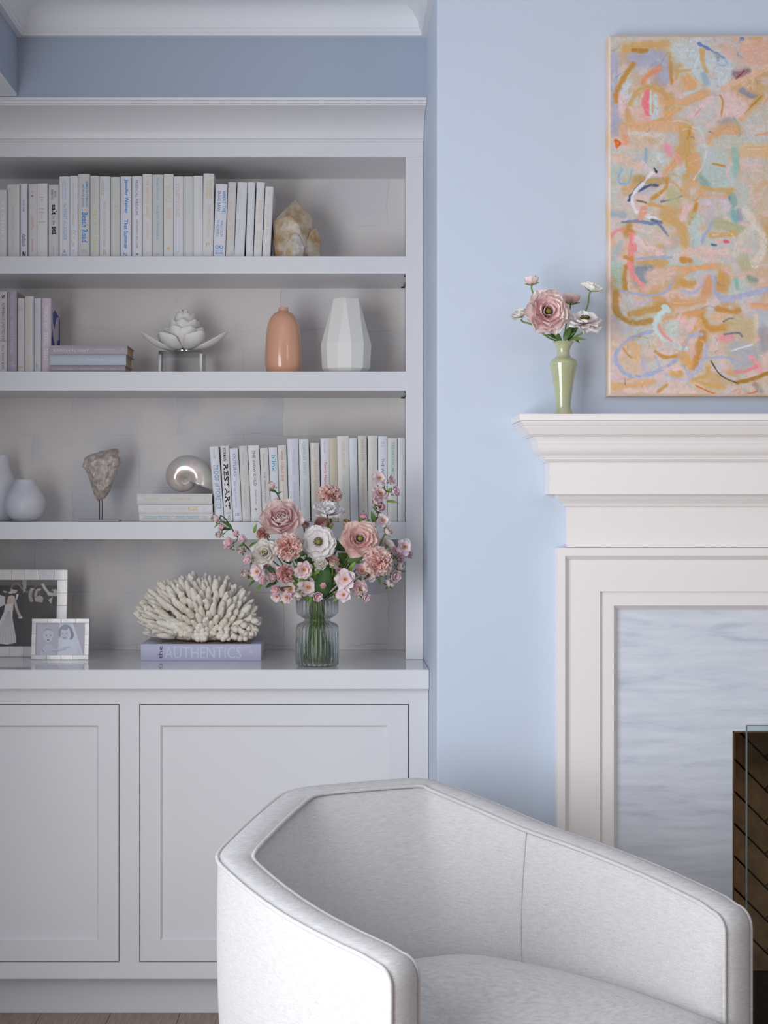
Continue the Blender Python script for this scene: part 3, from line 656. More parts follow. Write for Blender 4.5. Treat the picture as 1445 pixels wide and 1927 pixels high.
low = [  # x0,x1 at the bottom, ytop, xt0 at the top
 (404.5, 421.5, 840, 393.8, WL, [('OLIVER', .03, .17, .34, .56, SG), ('PROOF of FOREVER', .25, .84, .28, .82, (80, 150, 185))], 'leaning white book with tall teal hand-lettered title beside the shell'),
 (422, 438, 839, 414, W1, [('KORMAN', .03, .2, .26, .66, (20, 20, 24), 'd', .02), ('RESTART', .24, .84, .24, .82, (12, 12, 16), 'd', .03), ('GORDON', .88, .9, .2, .85, GB, 'h'), ('PRESS', .92, .98, .4, .75, GB)], 'leaning white book with heavy black hand-lettered title'),
 (438.8, 455.5, 843.5, 431, WL, [('OUTLIERS', .075, .38, .36, .7, NV), ('MALCOLM GLADWELL', .45, .82, .34, .52, (130, 145, 205)), ('LB', .89, .925, .3, .7, NV, 'h')], 'leaning white book with spaced blue capitals, third from the shell'),
 (456, 472, 839, 449, (220, 210, 204), [('ALEXANDRA', .07, .26, .36, .54, GN), ('LOVE & OTHER WORDS', .33, .83, .34, .56, (150, 200, 160))], 'leaning beige book with pale green lettering'),
 (472.6, 493.5, 838, 466, W1, [('THE SNOW CHILD', .07, .53, .38, .64, (58, 58, 66)), ('Eowyn Ivey', .59, .77, .42, .62, (110, 110, 116)), ('c', .83, .85, .4, .56, (20, 20, 20), 'd', .06)], 'thick white book with thin dark grey capitals'),
 (494, 509.6, 843, 488.5, (222, 214, 208), [('GLADWELL', .08, .27, .34, .52, (150, 140, 140)), ('THE TIPPING POINT', .33, .75, .34, .58, (110, 105, 110))], 'leaning beige book with small grey spaced capitals'),
 (510.2, 526.4, 842, 505, W2, [('blink', .1, .33, .3, .82, (60, 165, 190), 'd', .02), ('LB', .73, .78, .3, .6, LB, 'h')], 'leaning white book with short bold turquoise lower-case title'),
 (527, 543.5, 837.5, 522, CR, [('HOW COULD SHE', .08, .47, .36, .6, (215, 90, 70), 'd', .005), ('Lauren Mechling', .53, .78, .4, .62, (215, 90, 90))], 'cream book with red capitals behind the flower bud'),
 (544, 565, 825.5, 540, (214, 216, 230), [('YOU BEFORE ME', .12, .44, .45, .66, (170, 190, 225)), ('AMY PORTER', .52, .8, .45, .62, (160, 190, 225))], 'tall lilac-white book with pale blue lettering above the large pink flower'),
 (565.6, 584, 826, 562, (218, 222, 222), [('CHARLES STREET', .04, .45, .38, .68, (160, 185, 195)), ('BETWEEN TALE', .5, .83, .34, .6, (195, 205, 205))], 'tall pale white book with blue-green capitals right of the lilac one'),
 (586, 603, 833.5, 583.6, CR, [('Greenleaf', .05, .18, .4, .58, (218, 180, 130)), ('SERVANT LEADERSHIP', .23, .75, .36, .72, (214, 175, 130), 'd')], 'cream book with tan capitals, a little lower than its neighbours'),
 (604, 620, 825, 603.2, WL, [('HEATHER', .03, .18, .36, .56, (200, 160, 190)), ('Tawny Hamish', .28, .6, .3, .72, (225, 110, 70), 'd', .01)], 'slim lilac-white book with orange script'),
 (620.6, 636.4, 824.5, 618.8, (206, 196, 170), [], 'khaki book with a blank spine'),
 (637, 659, 820.5, 634.3, (226, 220, 206), [('LOVE and RUIN', .07, .38, .38, .68, (212, 196, 170)), ('ANN MCLAIN', .46, .7, .4, .58, (205, 196, 180)), ('B', .87, .9, .4, .62, (222, 180, 120), 'h')], 'thick ivory book with tan lettering above the white anemone'),
 (659.6, 674.8, 824.5, 656.3, (216, 220, 228), [('Henry', .13, .21, .5, .72, (190, 190, 190)), ('The Road', .3, .46, .56, .74, (200, 200, 196)), ('London Assistants', .31, .62, .2, .38, (230, 210, 140))], 'slim pale blue-white book with fine gold line of print'),
 (675.4, 692.4, 820, 672.7, (212, 208, 190), [('DANIELLE STEEL', .045, .3, .38, .7, (190, 160, 110)), ('HOTEL VENDOME', .38, .76, .42, .66, (190, 170, 125)), ('o', .87, .89, .45, .62, (150, 130, 60), 'h', .08)], 'olive-cream book with gold serif capitals'),
 (693, 711, 820, 691.8, (222, 212, 202), [('ELLEN', .07, .1, .2, .8, (214, 196, 160), 'h'), ('THE TAO OF BALANCE', .18, .76, .38, .66, (216, 200, 180))], 'beige book with pale tan lettering, third left of the green-titled one'),
 (711.6, 728.6, 821, 711.2, (216, 220, 234), [('D.S.', .07, .13, .3, .7, (160, 165, 180)), ('THE WHY', .26, .5, .36, .66, (66, 66, 84), 'd', .005)], 'lilac-white book with dark grey capitals half hidden by blossom'),
 (729.2, 747.6, 824.5, 728.9, (214, 212, 202), [('FREAKONOMICS', .055, .48, .4, .72, (130, 185, 160), 'd', .01), ('LEVITT', .6, .8, .4, .6, (170, 200, 190))], 'grey-cream book with sage green capitals near the right end'),
 (748.2, 762.5, 824, 748, (214, 216, 222), [('Vittorio', .06, .2, .4, .65, (196, 200, 206)), ('GUILTY', .35, .52, .35, .66, (230, 230, 226))], 'pale grey book at the right end of the lower shelf against the side panel'),
]
for (a, b, y, xt, c, tx, lb) in low:
    book(a, b, y, 2, 4.135, c, 0.15, tx, lb, G3, xt0=xt)
# large lying book on the countertop under the coral
def counter_book():
    D = 4.065; X0, X1 = PX(265, D), PX(491.5, D); z0 = ZCT+0.0004; t = PZ(1212, D)-z0-0.0004; L = X1-X0
    rt = empty('book', ((X0+X1)/2, D, z0+t/2), 'large lilac book lying on the countertop under the white coral', 'book')
    rt.rotation_euler = (0, -math.pi/2, 0)
    v_, f_, p_ = book_mesh(t, L, 0.235, True)
    fix_normals(mk('cover', [(x, y, z-L/2) for x, y, z in v_], f_, cover((190, 190, 218)), rt, local=True, smooth=True, auto=35))
    mk('pages', [(x, y, z-L/2) for x, y, z in p_.v], p_.f, M_PAGES, rt, local=True)
    for s in [('AUTHENTICS', .197, .835, .12, .86, (216, 220, 236), 'd', 0.0), ('the', .12, .88, .145, .18, (44, 44, 60), 'x'), ('*', .9, .93, .4, .6, (222, 222, 236), 'd')]:
        if s[6] == 'x':
            vs2, fs2 = text_mesh('the')
            out = [(-t/2+t*(s[1]+(s[2]-s[1])*u), -0.00025, L/2-L*(s[4]-(s[4]-s[3])*v)) for u, v in vs2]
            mk('lettering', out, fs2, ink(s[5]), rt, local=True)
        else:
            o = put_text(rt, s, t, L)
            for v in o.data.vertices: v.co.z -= L/2; v.co.y = -0.0003
    # cover art strip: grey photograph and a red band on the top board
    xt = t/2+0.0004
    mk('cover_print', [(xt, 0.012, L/2-0.035), (xt, 0.012, -L/2+0.03), (xt, 0.225, -L/2+0.03), (xt, 0.225, L/2-0.035)], [(0, 1, 2, 3)], mat('cover_photo_grey', (150, 148, 146), 0.3, 0.4), rt, local=True)
    mk('cover_print', [(xt+0.0002, 0.004, L/2-0.085), (xt+0.0002, 0.004, -L/2+0.03), (xt+0.0002, 0.017, -L/2+0.03), (xt+0.0002, 0.017, L/2-0.085)], [(0, 1, 2, 3)], ink((190, 60, 80)), rt, local=True)
    return z0+t
ZBK = counter_book()

# ================================================================== decorative objects
def paint_buffer(wd, ht, base): 
    b = np.zeros((ht, wd, 3), np.float32); b[:] = np.array(base, np.float32); return b
def vnoise(ht, wd, cell, rs):
    gy, gx = int(ht/cell)+3, int(wd/cell)+3; g = rs.rand(gy, gx).astype(np.float32)
    y = np.arange(ht)/cell; x = np.arange(wd)/cell; yi = y.astype(int); xi = x.astype(int)
    fy = (y-yi)[:, None]; fx = (x-xi)[None, :]; fy = fy*fy*(3-2*fy); fx = fx*fx*(3-2*fx)
    a = g[yi][:, xi]; b = g[yi][:, xi+1]; c = g[yi+1][:, xi]; d = g[yi+1][:, xi+1]
    return (a*(1-fx)+b*fx)*(1-fy)+(c*(1-fx)+d*fx)*fy
def stroke(buf, pts, wid, col, alpha=0.9, soft=1.2, dry=None, noise=None):
    H_, W_ = buf.shape[:2]; pts = np.array(pts, float)
    # smooth the polyline
    if len(pts) > 2:
        t = np.linspace(0, len(pts)-1, (len(pts)-1)*8+1); q = []
        for tt in t:
            i = min(int(tt), len(pts)-2); f = tt-i
            p0 = pts[max(i-1, 0)]; p1 = pts[i]; p2 = pts[i+1]; p3 = pts[min(i+2, len(pts)-1)]
            q.append(0.5*((2*p1)+(-p0+p2)*f+(2*p0-5*p1+4*p2-p3)*f*f+(-p0+3*p1-3*p2+p3)*f**3))
        pts = np.array(q)
    r = wid/2+soft+1
    x0, y0 = np.floor(pts.min(0)-r).astype(int); x1, y1 = np.ceil(pts.max(0)+r).astype(int)
    x0 = max(x0, 0); y0 = max(y0, 0); x1 = min(x1, W_); y1 = min(y1, H_)
    if x1 <= x0 or y1 <= y0: return
    yy, xx = np.mgrid[y0:y1, x0:x1].astype(np.float32); d = np.full(yy.shape, 1e9, np.float32)
    if len(pts) == 1: d = np.hypot(xx-pts[0][0], yy-pts[0][1])
    for a, b in zip(pts[:-1], pts[1:]):
        v = b-a; L = max(v.dot(v), 1e-6)
        t = np.clip(((xx-a[0])*v[0]+(yy-a[1])*v[1])/L, 0, 1)
        d = np.minimum(d, np.hypot(xx-a[0]-t*v[0], yy-a[1]-t*v[1]))
    if noise is not None: d = d+(noise[y0:y1, x0:x1]-0.5)*min(wid*0.55, 9)
    m = np.clip((wid/2+soft-d)/(2*soft), 0, 1)*alpha
    if dry is not None: m = m*(0.70+0.30*np.clip(1.6*(1-d/(wid/2+soft)), 0, 1))
    if dry is not None: m = m*np.clip(dry[y0:y1, x0:x1]*2.0-0.25, 0, 1)
    buf[y0:y1, x0:x1] = buf[y0:y1, x0:x1]*(1-m[..., None])+np.array(col, np.float32)*m[..., None]
def poly(buf, pts, col, alpha=1.0):
    H_, W_ = buf.shape[:2]; pts = np.array(pts, float)
    x0, y0 = np.maximum(np.floor(pts.min(0)).astype(int), 0); x1, y1 = np.ceil(pts.max(0)).astype(int)+1; x1 = min(x1, W_); y1 = min(y1, H_)
    if x1 <= x0 or y1 <= y0: return
    yy, xx = np.mgrid[y0:y1, x0:x1].astype(float); ins = np.zeros(yy.shape, bool)
    for (ax, ay), (bx, by) in zip(pts, np.roll(pts, -1, 0)):
        c = ((ay > yy) != (by > yy)) & (xx < (bx-ax)*(yy-ay)/((by-ay) if by != ay else 1e-9)+ax); ins ^= c
    m = ins*alpha
    buf[y0:y1, x0:x1] = buf[y0:y1, x0:x1]*(1-m[..., None])+np.array(col, np.float32)*m[..., None]
def ell(buf, cx, cy, rx, ry, col, alpha=1.0, rot=0.0):
    a = np.linspace(0, 2*np.pi, 28, endpoint=False); c, s = math.cos(rot), math.sin(rot)
    poly(buf, [(cx+rx*np.cos(t)*c-ry*np.sin(t)*s, cy+rx*np.cos(t)*s+ry*np.sin(t)*c) for t in a], col, alpha)
def print_grid(name, buf, corner, ux, uz, m, parent, xs=None):
    """flat print: one vertex per paint sample, carrying its colour"""
    H_, W_ = buf.shape[:2]
    fx = (np.arange(W_) if xs is None else np.array(xs)); sc_x = 1.0/(W_-1) if xs is None else 1.0
    U, V = np.meshgrid(fx*sc_x, np.arange(H_)/(H_-1)); c = np.array(corner); 
    pts = c[None, None]+U[..., None]*np.array(ux)[None, None]+V[..., None]*np.array(uz)[None, None]
    o_ = np.array(org(parent)) if parent is not None else 0; pts = (pts-o_).reshape(-1, 3).astype(np.float32)
    idx = np.arange(H_*W_).reshape(H_, W_); q = np.stack([idx[:-1, :-1], idx[1:, :-1], idx[1:, 1:], idx[:-1, 1:]], -1).reshape(-1, 4)
    me = bpy.data.meshes.new(name); me.vertices.add(len(pts)); me.vertices.foreach_set('co', pts.reshape(-1))
    me.loops.add(q.size); me.loops.foreach_set('vertex_index', q.reshape(-1).astype(np.int32))
    me.polygons.add(len(q)); me.polygons.foreach_set('loop_start', np.arange(0, q.size, 4, dtype=np.int32))
    try: me.polygons.foreach_set('loop_total', np.full(len(q), 4, dtype=np.int32))
    except Exception: pass
    me.update(calc_edges=True)
    col = np.clip(buf/255.0, 0, 1); l = np.where(col <= 0.04045, col/12.92, ((col+0.055)/1.055)**2.4)
    rgba = np.ones((H_*W_, 4), np.float32); rgba[:, :3] = l.reshape(-1, 3)
    at = me.color_attributes.new('Col', 'FLOAT_COLOR', 'POINT'); at.data.foreach_set('color', rgba.reshape(-1))
    me.materials.append(m); o = bpy.data.objects.new(name, me); COL.objects.link(o)
    if parent is not None: o.parent = parent
    return o
M_OIL = vcol_mat('oil_paint', 0.55, 0.35, bump=(160, 0.5))
M_PRINT = vcol_mat('photo_print', 0.35, 0.4)
# ---------------------------------------------------------------- abstract painting
def painting():
    DPN = 3.50; x0 = PX(1145.2, DPN); x1 = 2.84-x0; zt = PZ(65.5, DPN); zb = PZ(745, DPN)
    rt = empty('painting', (1.42, DB, zb), 'large unframed abstract canvas in peach, ochre, pink and pale blue brushstrokes', 'painting')
    NW, NH = 420, 680   # 1 sample per photo pixel on the left, the rest stretched
    rs = np.random.RandomState(11); R = random.Random(4)
    b = paint_buffer(NW, NH, (216, 194, 172))
    n1 = vnoise(NH, NW, 95, rs); n2 = vnoise(NH, NW, 45, rs); n3 = vnoise(NH, NW, 14, rs); fine = vnoise(NH, NW, 1.7, rs)*0.55+vnoise(NH, NW, 5, rs)*0.45; n5 = vnoise(NH, NW, 7, rs)
    for n, c in ((n1, (214, 172, 122)), (n2, (206, 206, 212)), (n3, (228, 200, 196)), (vnoise(NH, NW, 60, rs), (196, 208, 204))):
        m = np.clip((n-0.5)*3.2, 0, 0.75)[..., None]; b = b*(1-m)+np.array(c, np.float32)*m
    pal = [(212, 160, 92), (224, 180, 140), (230, 198, 192), (200, 206, 218), (186, 190, 208), (190, 206, 200), (222, 170, 130), (232, 212, 206), (205, 150, 80), (236, 186, 180), (180, 200, 196), (214, 206, 200)]
    for i in range(330):
        x, y = R.uniform(0, NW), R.uniform(0, NH); a = R.uniform(0, 6.28); L = R.uniform(8, 60); k = R.uniform(-1.6, 1.6)
        pts = [(x, y)]
        for s in range(3): a += k*0.5; pts.append((pts[-1][0]+math.cos(a)*L/3, pts[-1][1]+math.sin(a)*L/3))
        stroke(b, pts, R.choice([3, 5, 8, 12, 18, 24]), R.choice(pal), R.uniform(0.3, 0.65), R.uniform(1.5, 5), dry=fine, noise=n3)
    OC = (206, 152, 78); OL = (216, 176, 118); PE_ = (228, 178, 132); PKs = (236, 158, 160); PL = (232, 204, 204); LV = (180, 184, 208); GB_ = (186, 198, 208); MI = (172, 204, 196); NVY = (80, 92, 132); WH = (232, 230, 236); SK = (176, 200, 222); TL_ = (130, 178, 172); GY = (140, 144, 160); RE = (226, 92, 110); OR = (232, 110, 40); BK = (60, 60, 66); PB = (206, 216, 222)
    sc = 4.587
    def S(z, pts, wdt, c, al=0.85, dry=True):
        off = {'A': (1130, 50), 'B': (1130, 270), 'C': (1130, 500)}[z]
        q = [(off[0]+x/sc-1145.2, off[1]+y/sc-65.5) for x, y in pts]
        jc = tuple(v+R.uniform(-7, 7) for v in c)
        if dry:
            stroke(b, q, wdt/sc*1.12, jc, al*.7, max(1.2, wdt/sc*.28), dry=fine, noise=n3)
            stroke(b, q, wdt/sc*.9, c, al*.95, max(1.0, wdt/sc*.16), dry=fine*.8+.25, noise=n5)
            for _k in range(max(1, int(wdt/16))):   # bristle streaks running along the stroke
                o1, o2 = R.uniform(-.42, .42)*wdt/sc, R.uniform(-.42, .42)*wdt/sc
                f = R.uniform(.86, 1.1); stroke(b, [(x+o1, y+o2) for x, y in q], R.uniform(.8, 1.8), tuple(min(244, v*f) for v in c), .5, .7, dry=fine)
        else: stroke(b, q, wdt/sc, c, al, 0.8, noise=n5)
    # --- top third
    S('A', [(100, 250), (110, 560), (120, 860)], 90, LV, .8); S('A', [(300, 260), (480, 260), (520, 420)], 170, LV, .85)
    S('A', [(200, 420), (180, 560), (250, 620)], 110, PB, .9); S('A', [(150, 600), (170, 720)], 70, PL, .9)
    S('A', [(200, 170), (320, 150), (560, 140)], 75, OL, .95); S('A', [(270, 190), (380, 190)], 40, (190, 140, 70), .9)
    S('A', [(270, 310), (190, 420), (120, 560), (120, 640)], 42, OC, .95); S('A', [(350, 470), (400, 400), (490, 350)], 55, (232, 160, 120), .9)
    S('A', [(590, 220), (590, 330), (600, 480)], 34, OC, .85); S('A', [(700, 200), (850, 200), (780, 420)], 230, PB, .9)
    S('A', [(640, 440), (660, 380), (760, 360)], 26, OL, .8); S('A', [(740, 450), (770, 500)], 130, PE_, .95); S('A', [(720, 570), (850, 530)], 30, PB, .9)
    S('A', [(870, 190), (870, 280), (900, 370)], 46, OL, .95); S('A', [(840, 130), (960, 200), (1050, 260), (1080, 310)], 28, (126, 144, 190), .95, False); S('A', [(1000, 260), (1020, 310), (1090, 310)], 22, (126, 144, 190), .9, False)
    S('A', [(1210, 80), (1170, 150), (1175, 220), (1220, 260)], 18, (150, 164, 204), .9, False); S('A', [(1200, 80), (1212, 92)], 26, (126, 140, 182), .9, False)
    S('A', [(900, 100), (1100, 110), (1180, 170)], 60, (210, 200, 206), .7); S('A', [(1240, 180), (1420, 180), (1420, 280), (1260, 270)], 110, (230, 188, 170), .9)
    S('A', [(960, 300), (1080, 360), (1000, 480)], 150, PB, .85); S('A', [(880, 400), (900, 480)], 55, (160, 190, 212), .8)
    S('A', [(1150, 400), (1200, 400), (1260, 370)], 60, (150, 126, 136), .9); S('A', [(1230, 370), (1160, 440)], 16, (160, 80, 90), .8, False)
    S('A', [(1040, 520), (1200, 450), (1420, 350)], 40, (232, 196, 168), .9); S('A', [(1210, 540), (1280, 580), (1360, 600)], 50, (150, 156, 172), .9)
    S('A', [(1380, 590), (1290, 680), (1200, 780)], 60, OL, .95); S('A', [(1380, 590), (1290, 680), (1210, 770)], 12, (186, 140, 50), .9, False)
    S('A', [(1100, 620), (1200, 700), (1080, 740)], 150, PL, .85); S('A', [(1020, 580), (1045, 640), (1030, 760)], 16, OC, .9)
    S('A', [(240, 660), (300, 560), (420, 510), (540, 570), (590, 640)], 46, OL, .9); S('A', [(390, 560), (370, 640), (390, 730)], 70, (240, 140, 150), .98, False); S('A', [(418, 545), (418, 740)], 20, (214, 222, 226), .95, False)
    S('A', [(460, 600), (480, 700), (440, 800)], 60, PB, .9); S('A', [(510, 650), (590, 640)], 50, PE_, .9); S('A', [(220, 720), (240, 820), (330, 860), (560, 780)], 48, OL, .9); S('A', [(350, 760), (400, 800)], 50, (240, 176, 178), .9)
    S('A', [(120, 830), (110, 900)], 80, (176, 180, 200), .9); S('A', [(180, 880), (400, 860), (640, 850)], 110, (228, 184, 148), .9); S('A', [(200, 910), (420, 920), (540, 940)], 36, (222, 214, 210), .9)
    S('A', [(560, 750), (700, 650), (900, 560)], 70, PE_, .85); S('A', [(760, 780), (850, 690), (950, 600)], 44, PL, .9); S('A', [(800, 760), (860, 690)], 12, PKs, .8, False)
    S('A', [(720, 880), (740, 1000), (700, 1090)], 150, OL, .95); S('A', [(760, 870), (740, 960)], 30, OC, .8); S('A', [(780, 860), (860, 900), (900, 1090)], 14, (224, 216, 208), .9, False)
    S('A', [(1050, 830), (1110, 820)], 90, (170, 166, 162), .8); S('A', [(1140, 780), (1185, 850), (1185, 940)], 18, (140, 190, 184), .85, False); S('A', [(930, 900), (970, 915)], 14, (110, 110, 120), .9, False)
    S('A', [(950, 960), (1050, 880), (1160, 880)], 110, PE_, .8); S('A', [(1330, 930), (1440, 910)], 26, (232, 172, 140), .9); S('A', [(980, 980), (1160, 1000), (1300, 1000)], 70, (206, 206, 190), .8)
    S('A', [(118, 970), (150, 1000), (125, 1035)], 18, OR, 1, False); S('A', [(110, 975), (125, 1030)], 22, OR, 1, False); S('A', [(190, 930), (200, 990)], 50, (236, 168, 144), .9)
    # --- middle third
    S('B', [(560, 20), (590, 90)], 60, (238, 160, 172), .95); S('B', [(170, 215), (140, 290), (160, 340), (225, 330), (255, 230), (295, 130)], 17, (158, 188, 220), .98, False)
    S('B', [(130, 120), (240, 160), (330, 190)], 90, (228, 196, 182), .8); S('B', [(380, 40), (370, 160)], 26, (160, 180, 196), .85); S('B', [(480, 90), (520, 140)], 60, (206, 214, 212), .85)
    S('B', [(730, 0), (740, 110), (750, 220)], 60, OL, .95); S('B', [(800, 120), (820, 220), (800, 330)], 90, PE_, .8); S('B', [(905, 60), (870, 190), (790, 310)], 12, (226, 220, 214), .9, False)
    S('B', [(1150, 60), (1160, 170), (1140, 270)], 56, (156, 200, 190), .9); S('B', [(1040, 60), (1060, 150)], 80, (190, 206, 196), .7); S('B', [(1250, 60), (1420, 60)], 120, (230, 192, 150), .85)
    S('B', [(940, 210), (1040, 220), (1090, 300), (980, 360), (900, 300)], 130, (192, 206, 206), .9); S('B', [(850, 290), (900, 350)], 70, (150, 176, 166), .7); S('B', [(1110, 170), (1080, 260), (1120, 320)], 20, (226, 200, 200), .85)
    S('B', [(960, 170), (1060, 190)], 18, OC, .9); S('B', [(860, 380), (1000, 400), (1120, 400)], 40, OL, .9); S('B', [(840, 430), (960, 470), (1080, 450)], 40, PE_, .85)
    S('B', [(300, 300), (440, 330), (540, 300)], 80, (190, 166, 120), .9); S('B', [(350, 170), (420, 250), (540, 270)], 40, (228, 206, 208), .95); S('B', [(450, 210), (470, 240)], 18, (60, 60, 56), .95, False)
    S('B', [(390, 300), (300, 390), (230, 490)], 34, (74, 88, 128), .98, False); S('B', [(480, 360), (400, 360), (320, 410)], 20, (86, 100, 150), .95, False)
    S('B', [(430, 250), (370, 320), (280, 420), (255, 490), (290, 580), (380, 620), (500, 670)], 30, WH, .98, False); S('B', [(420, 480), (540, 390), (560, 300)], 34, OC, .9); S('B', [(300, 490), (380, 510)], 20, (120, 110, 60), .8)
    S('B', [(400, 520), (560, 560), (620, 600)], 36, OL, .9); S('B', [(510, 500), (600, 480), (690, 450)], 16, (120, 136, 150), .85, False); S('B', [(600, 420), (640, 500)], 110, (196, 190, 150), .7)
    S('B', [(360, 560), (320, 650), (250, 740)], 56, (232, 166, 140), .95); S('B', [(540, 260), (600, 180), (660, 110)], 60, (226, 176, 130), .8); S('B', [(650, 100), (680, 170)], 40, (238, 172, 168), .8)
    S('B', [(170, 680), (300, 670), (420, 690), (480, 690), (570, 800)], 26, (136, 146, 180), .95, False); S('B', [(430, 660), (510, 680)], 22, (100, 116, 130), .9); S('B', [(60, 600), (180, 620)], 60, (170, 184, 190), .8)
    S('B', [(230, 740), (240, 770)], 100, OC, .95); S('B', [(70, 810), (110, 760), (180, 740)], 26, PKs, .9); S('B', [(290, 720), (420, 760), (560, 830)], 60, (222, 200, 196), .9)
    S('B', [(255, 800), (258, 900), (245, 1010), (245, 1090)], 66, (240, 156, 154), .98, False); S('B', [(150, 860), (110, 960), (80, 1060)], 60, (184, 192, 196), .85); S('B', [(300, 830), (400, 900), (500, 950)], 70, PL, .85)
    S('B', [(290, 1000), (420, 990), (600, 985)], 26, LV, .95, False); S('B', [(300, 1030), (560, 1030)], 36, OL, .95); S('B', [(200, 980), (250, 1000)], 40, OC, .9); S('B', [(310, 1080), (420, 1085)], 50, (140, 148, 160), .85)
    S('B', [(560, 640), (640, 680), (700, 740), (720, 900)], 90, OL, .95); S('B', [(820, 520), (790, 620), (760, 690)], 34, OC, .9); S('B', [(740, 540), (700, 640)], 60, PL, .85); S('B', [(820, 640), (790, 740), (830, 850)], 90, (196, 212, 208), .9)
    S('B', [(990, 650), (930, 730), (870, 840), (890, 920)], 30, LV, .95, False); S('B', [(1020, 690), (1120, 710), (1180, 740)], 120, (190, 188, 150), .9); S('B', [(1060, 640), (1180, 680), (1310, 720)], 30, (232, 204, 200), .95)
    S('B', [(940, 790), (1020, 790), (1140, 780)], 50, OL, .9); S('B', [(1000, 840), (1100, 840)], 30, (236, 190, 190), .95); S('B', [(1060, 845), (1095, 850)], 28, (228, 110, 130), .9, False); S('B', [(950, 875), (985, 880)], 18, (96, 130, 160), .9, False)
    S('B', [(1130, 470), (1140, 520)], 70, (150, 182, 172), .9); S('B', [(1100, 460), (1110, 570)], 20, (150, 150, 160), .7); S('B', [(1140, 600), (1160, 650)], 70, (136, 184, 184), .9); S('B', [(1180, 570), (1200, 660)], 40, (170, 170, 186), .7)
    S('B', [(1240, 560), (1320, 700), (1390, 800), (1380, 960), (1280, 1050)], 56, (228, 214, 206), .9); S('B', [(1300, 740), (1200, 820), (1160, 960)], 60, (226, 214, 200), .8); S('B', [(1230, 1020), (1250, 1060)], 110, (190, 188, 156), .8)
    S('B', [(880, 900), (960, 940), (1080, 930)], 50, (230, 206, 196), .9); S('B', [(700, 960), (850, 940), (960, 990)], 110, (230, 198, 190), .85); S('B', [(700, 1010), (750, 1010)], 60, OC, .95); S('B', [(600, 1080), (800, 1080), (1000, 1060)], 50, PE_, .85)
    S('B', [(900, 500), (1060, 500), (1080, 560)], 70, (214, 204, 208), .85)
    # --- lower third
    S('C', [(60, 40), (130, 40), (150, 140)], 110, (180, 204, 190), .85); S('C', [(200, 20), (190, 120), (200, 210)], 44, (196, 150, 80), .9); S('C', [(320, 40), (330, 130)], 130, (146, 156, 168), .85)
    S('C', [(245, 20), (280, 100), (350, 190)], 44, (238, 160, 156), .98, False); S('C', [(150, 220), (300, 250), (440, 260), (560, 220), (610, 100)], 22, (176, 182, 208), .95, False); S('C', [(430, 90), (540, 80), (590, 60)], 110, (224, 192, 180), .9)
    S('C', [(120, 240), (120, 400), (260, 500), (420, 480)], 52, (190, 150, 86), .95); S('C', [(250, 420), (400, 390), (560, 350)], 80, (200, 160, 100), .9); S('C', [(220, 290), (240, 350)], 90, (200, 204, 202), .9); S('C', [(330, 340), (400, 300)], 50, (206, 194, 206), .9)
    S('C', [(690, 90), (760, 40), (900, 10)], 40, PE_, .9); S('C', [(700, 160), (770, 170)], 80, (212, 164, 96), .9); S('C', [(690, 220), (780, 240), (860, 180), (930, 90)], 30, (190, 192, 212), .9); S('C', [(900, 240), (930, 140)], 90, (226, 166, 120), .95)
    S('C', [(970, 110), (990, 220), (1060, 300), (1200, 270), (1440, 200)], 50, (186, 188, 214), .98, False); S('C', [(1060, 60), (1040, 180)], 110, (214, 164, 100), .9); S('C', [(1060, 30), (1160, 90), (1300, 70)], 44, (228, 196, 182), .9); S('C', [(1160, 120), (1170, 200)], 30, (150, 196, 176), .9); S('C', [(1280, 110), (1330, 130)], 60, (150, 166, 160), .85)
    S('C', [(600, 330), (740, 330), (880, 300)], 70, (222, 176, 130), .9); S('C', [(560, 480), (700, 440), (880, 400)], 60, (224, 168, 116), .95); S('C', [(680, 500), (760, 520)], 110, (236, 200, 196), .95)
    S('C', [(560, 380), (490, 440), (455, 540), (500, 610), (600, 680), (720, 730)], 46, (206, 224, 222), .98, False); S('C', [(540, 370), (570, 390)], 50, (206, 224, 222), .98, False); S('C', [(490, 520), (520, 590), (600, 660)], 26, (238, 160, 150), .9); S('C', [(600, 520), (620, 590)], 110, (204, 216, 212), .95)
    S('C', [(860, 450), (920, 540), (1040, 550), (1110, 500)], 60, (214, 158, 84), .95); S('C', [(1000, 380), (1100, 400), (1180, 400)], 50, OC, .95); S('C', [(960, 450), (1060, 440)], 60, (230, 190, 160), .9); S('C', [(1050, 490), (1100, 465), (1140, 462)], 12, (80, 96, 140), .95, False)
    S('C', [(1150, 500), (1250, 520), (1260, 600)], 150, (208, 190, 154), .9); S('C', [(1330, 440), (1340, 600)], 40, (226, 210, 180), .9); S('C', [(1400, 560), (1400, 720)], 90, (176, 170, 180), .85); S('C', [(1300, 350), (1440, 360)], 50, (236, 180, 140), .9)
    S('C', [(850, 480), (740, 640), (700, 700)], 34, PE_, .95); S('C', [(870, 590), (850, 700), (800, 880)], 70, (204, 152, 84), .95); S('C', [(860, 600), (760, 620), (700, 740), (700, 860), (760, 970)], 28, (186, 188, 214), .95, False); S('C', [(900, 700), (860, 860), (780, 970)], 44, (192, 192, 212), .95, False)
    S('C', [(430, 570), (240, 640), (140, 730), (120, 820), (180, 930), (300, 970), (480, 920), (620, 840), (660, 780)], 32, (178, 184, 212), .98, False); S('C', [(350, 780), (360, 900)], 40, (196, 190, 206), .9); S('C', [(450, 790), (510, 900)], 18, (186, 186, 208), .9, False)
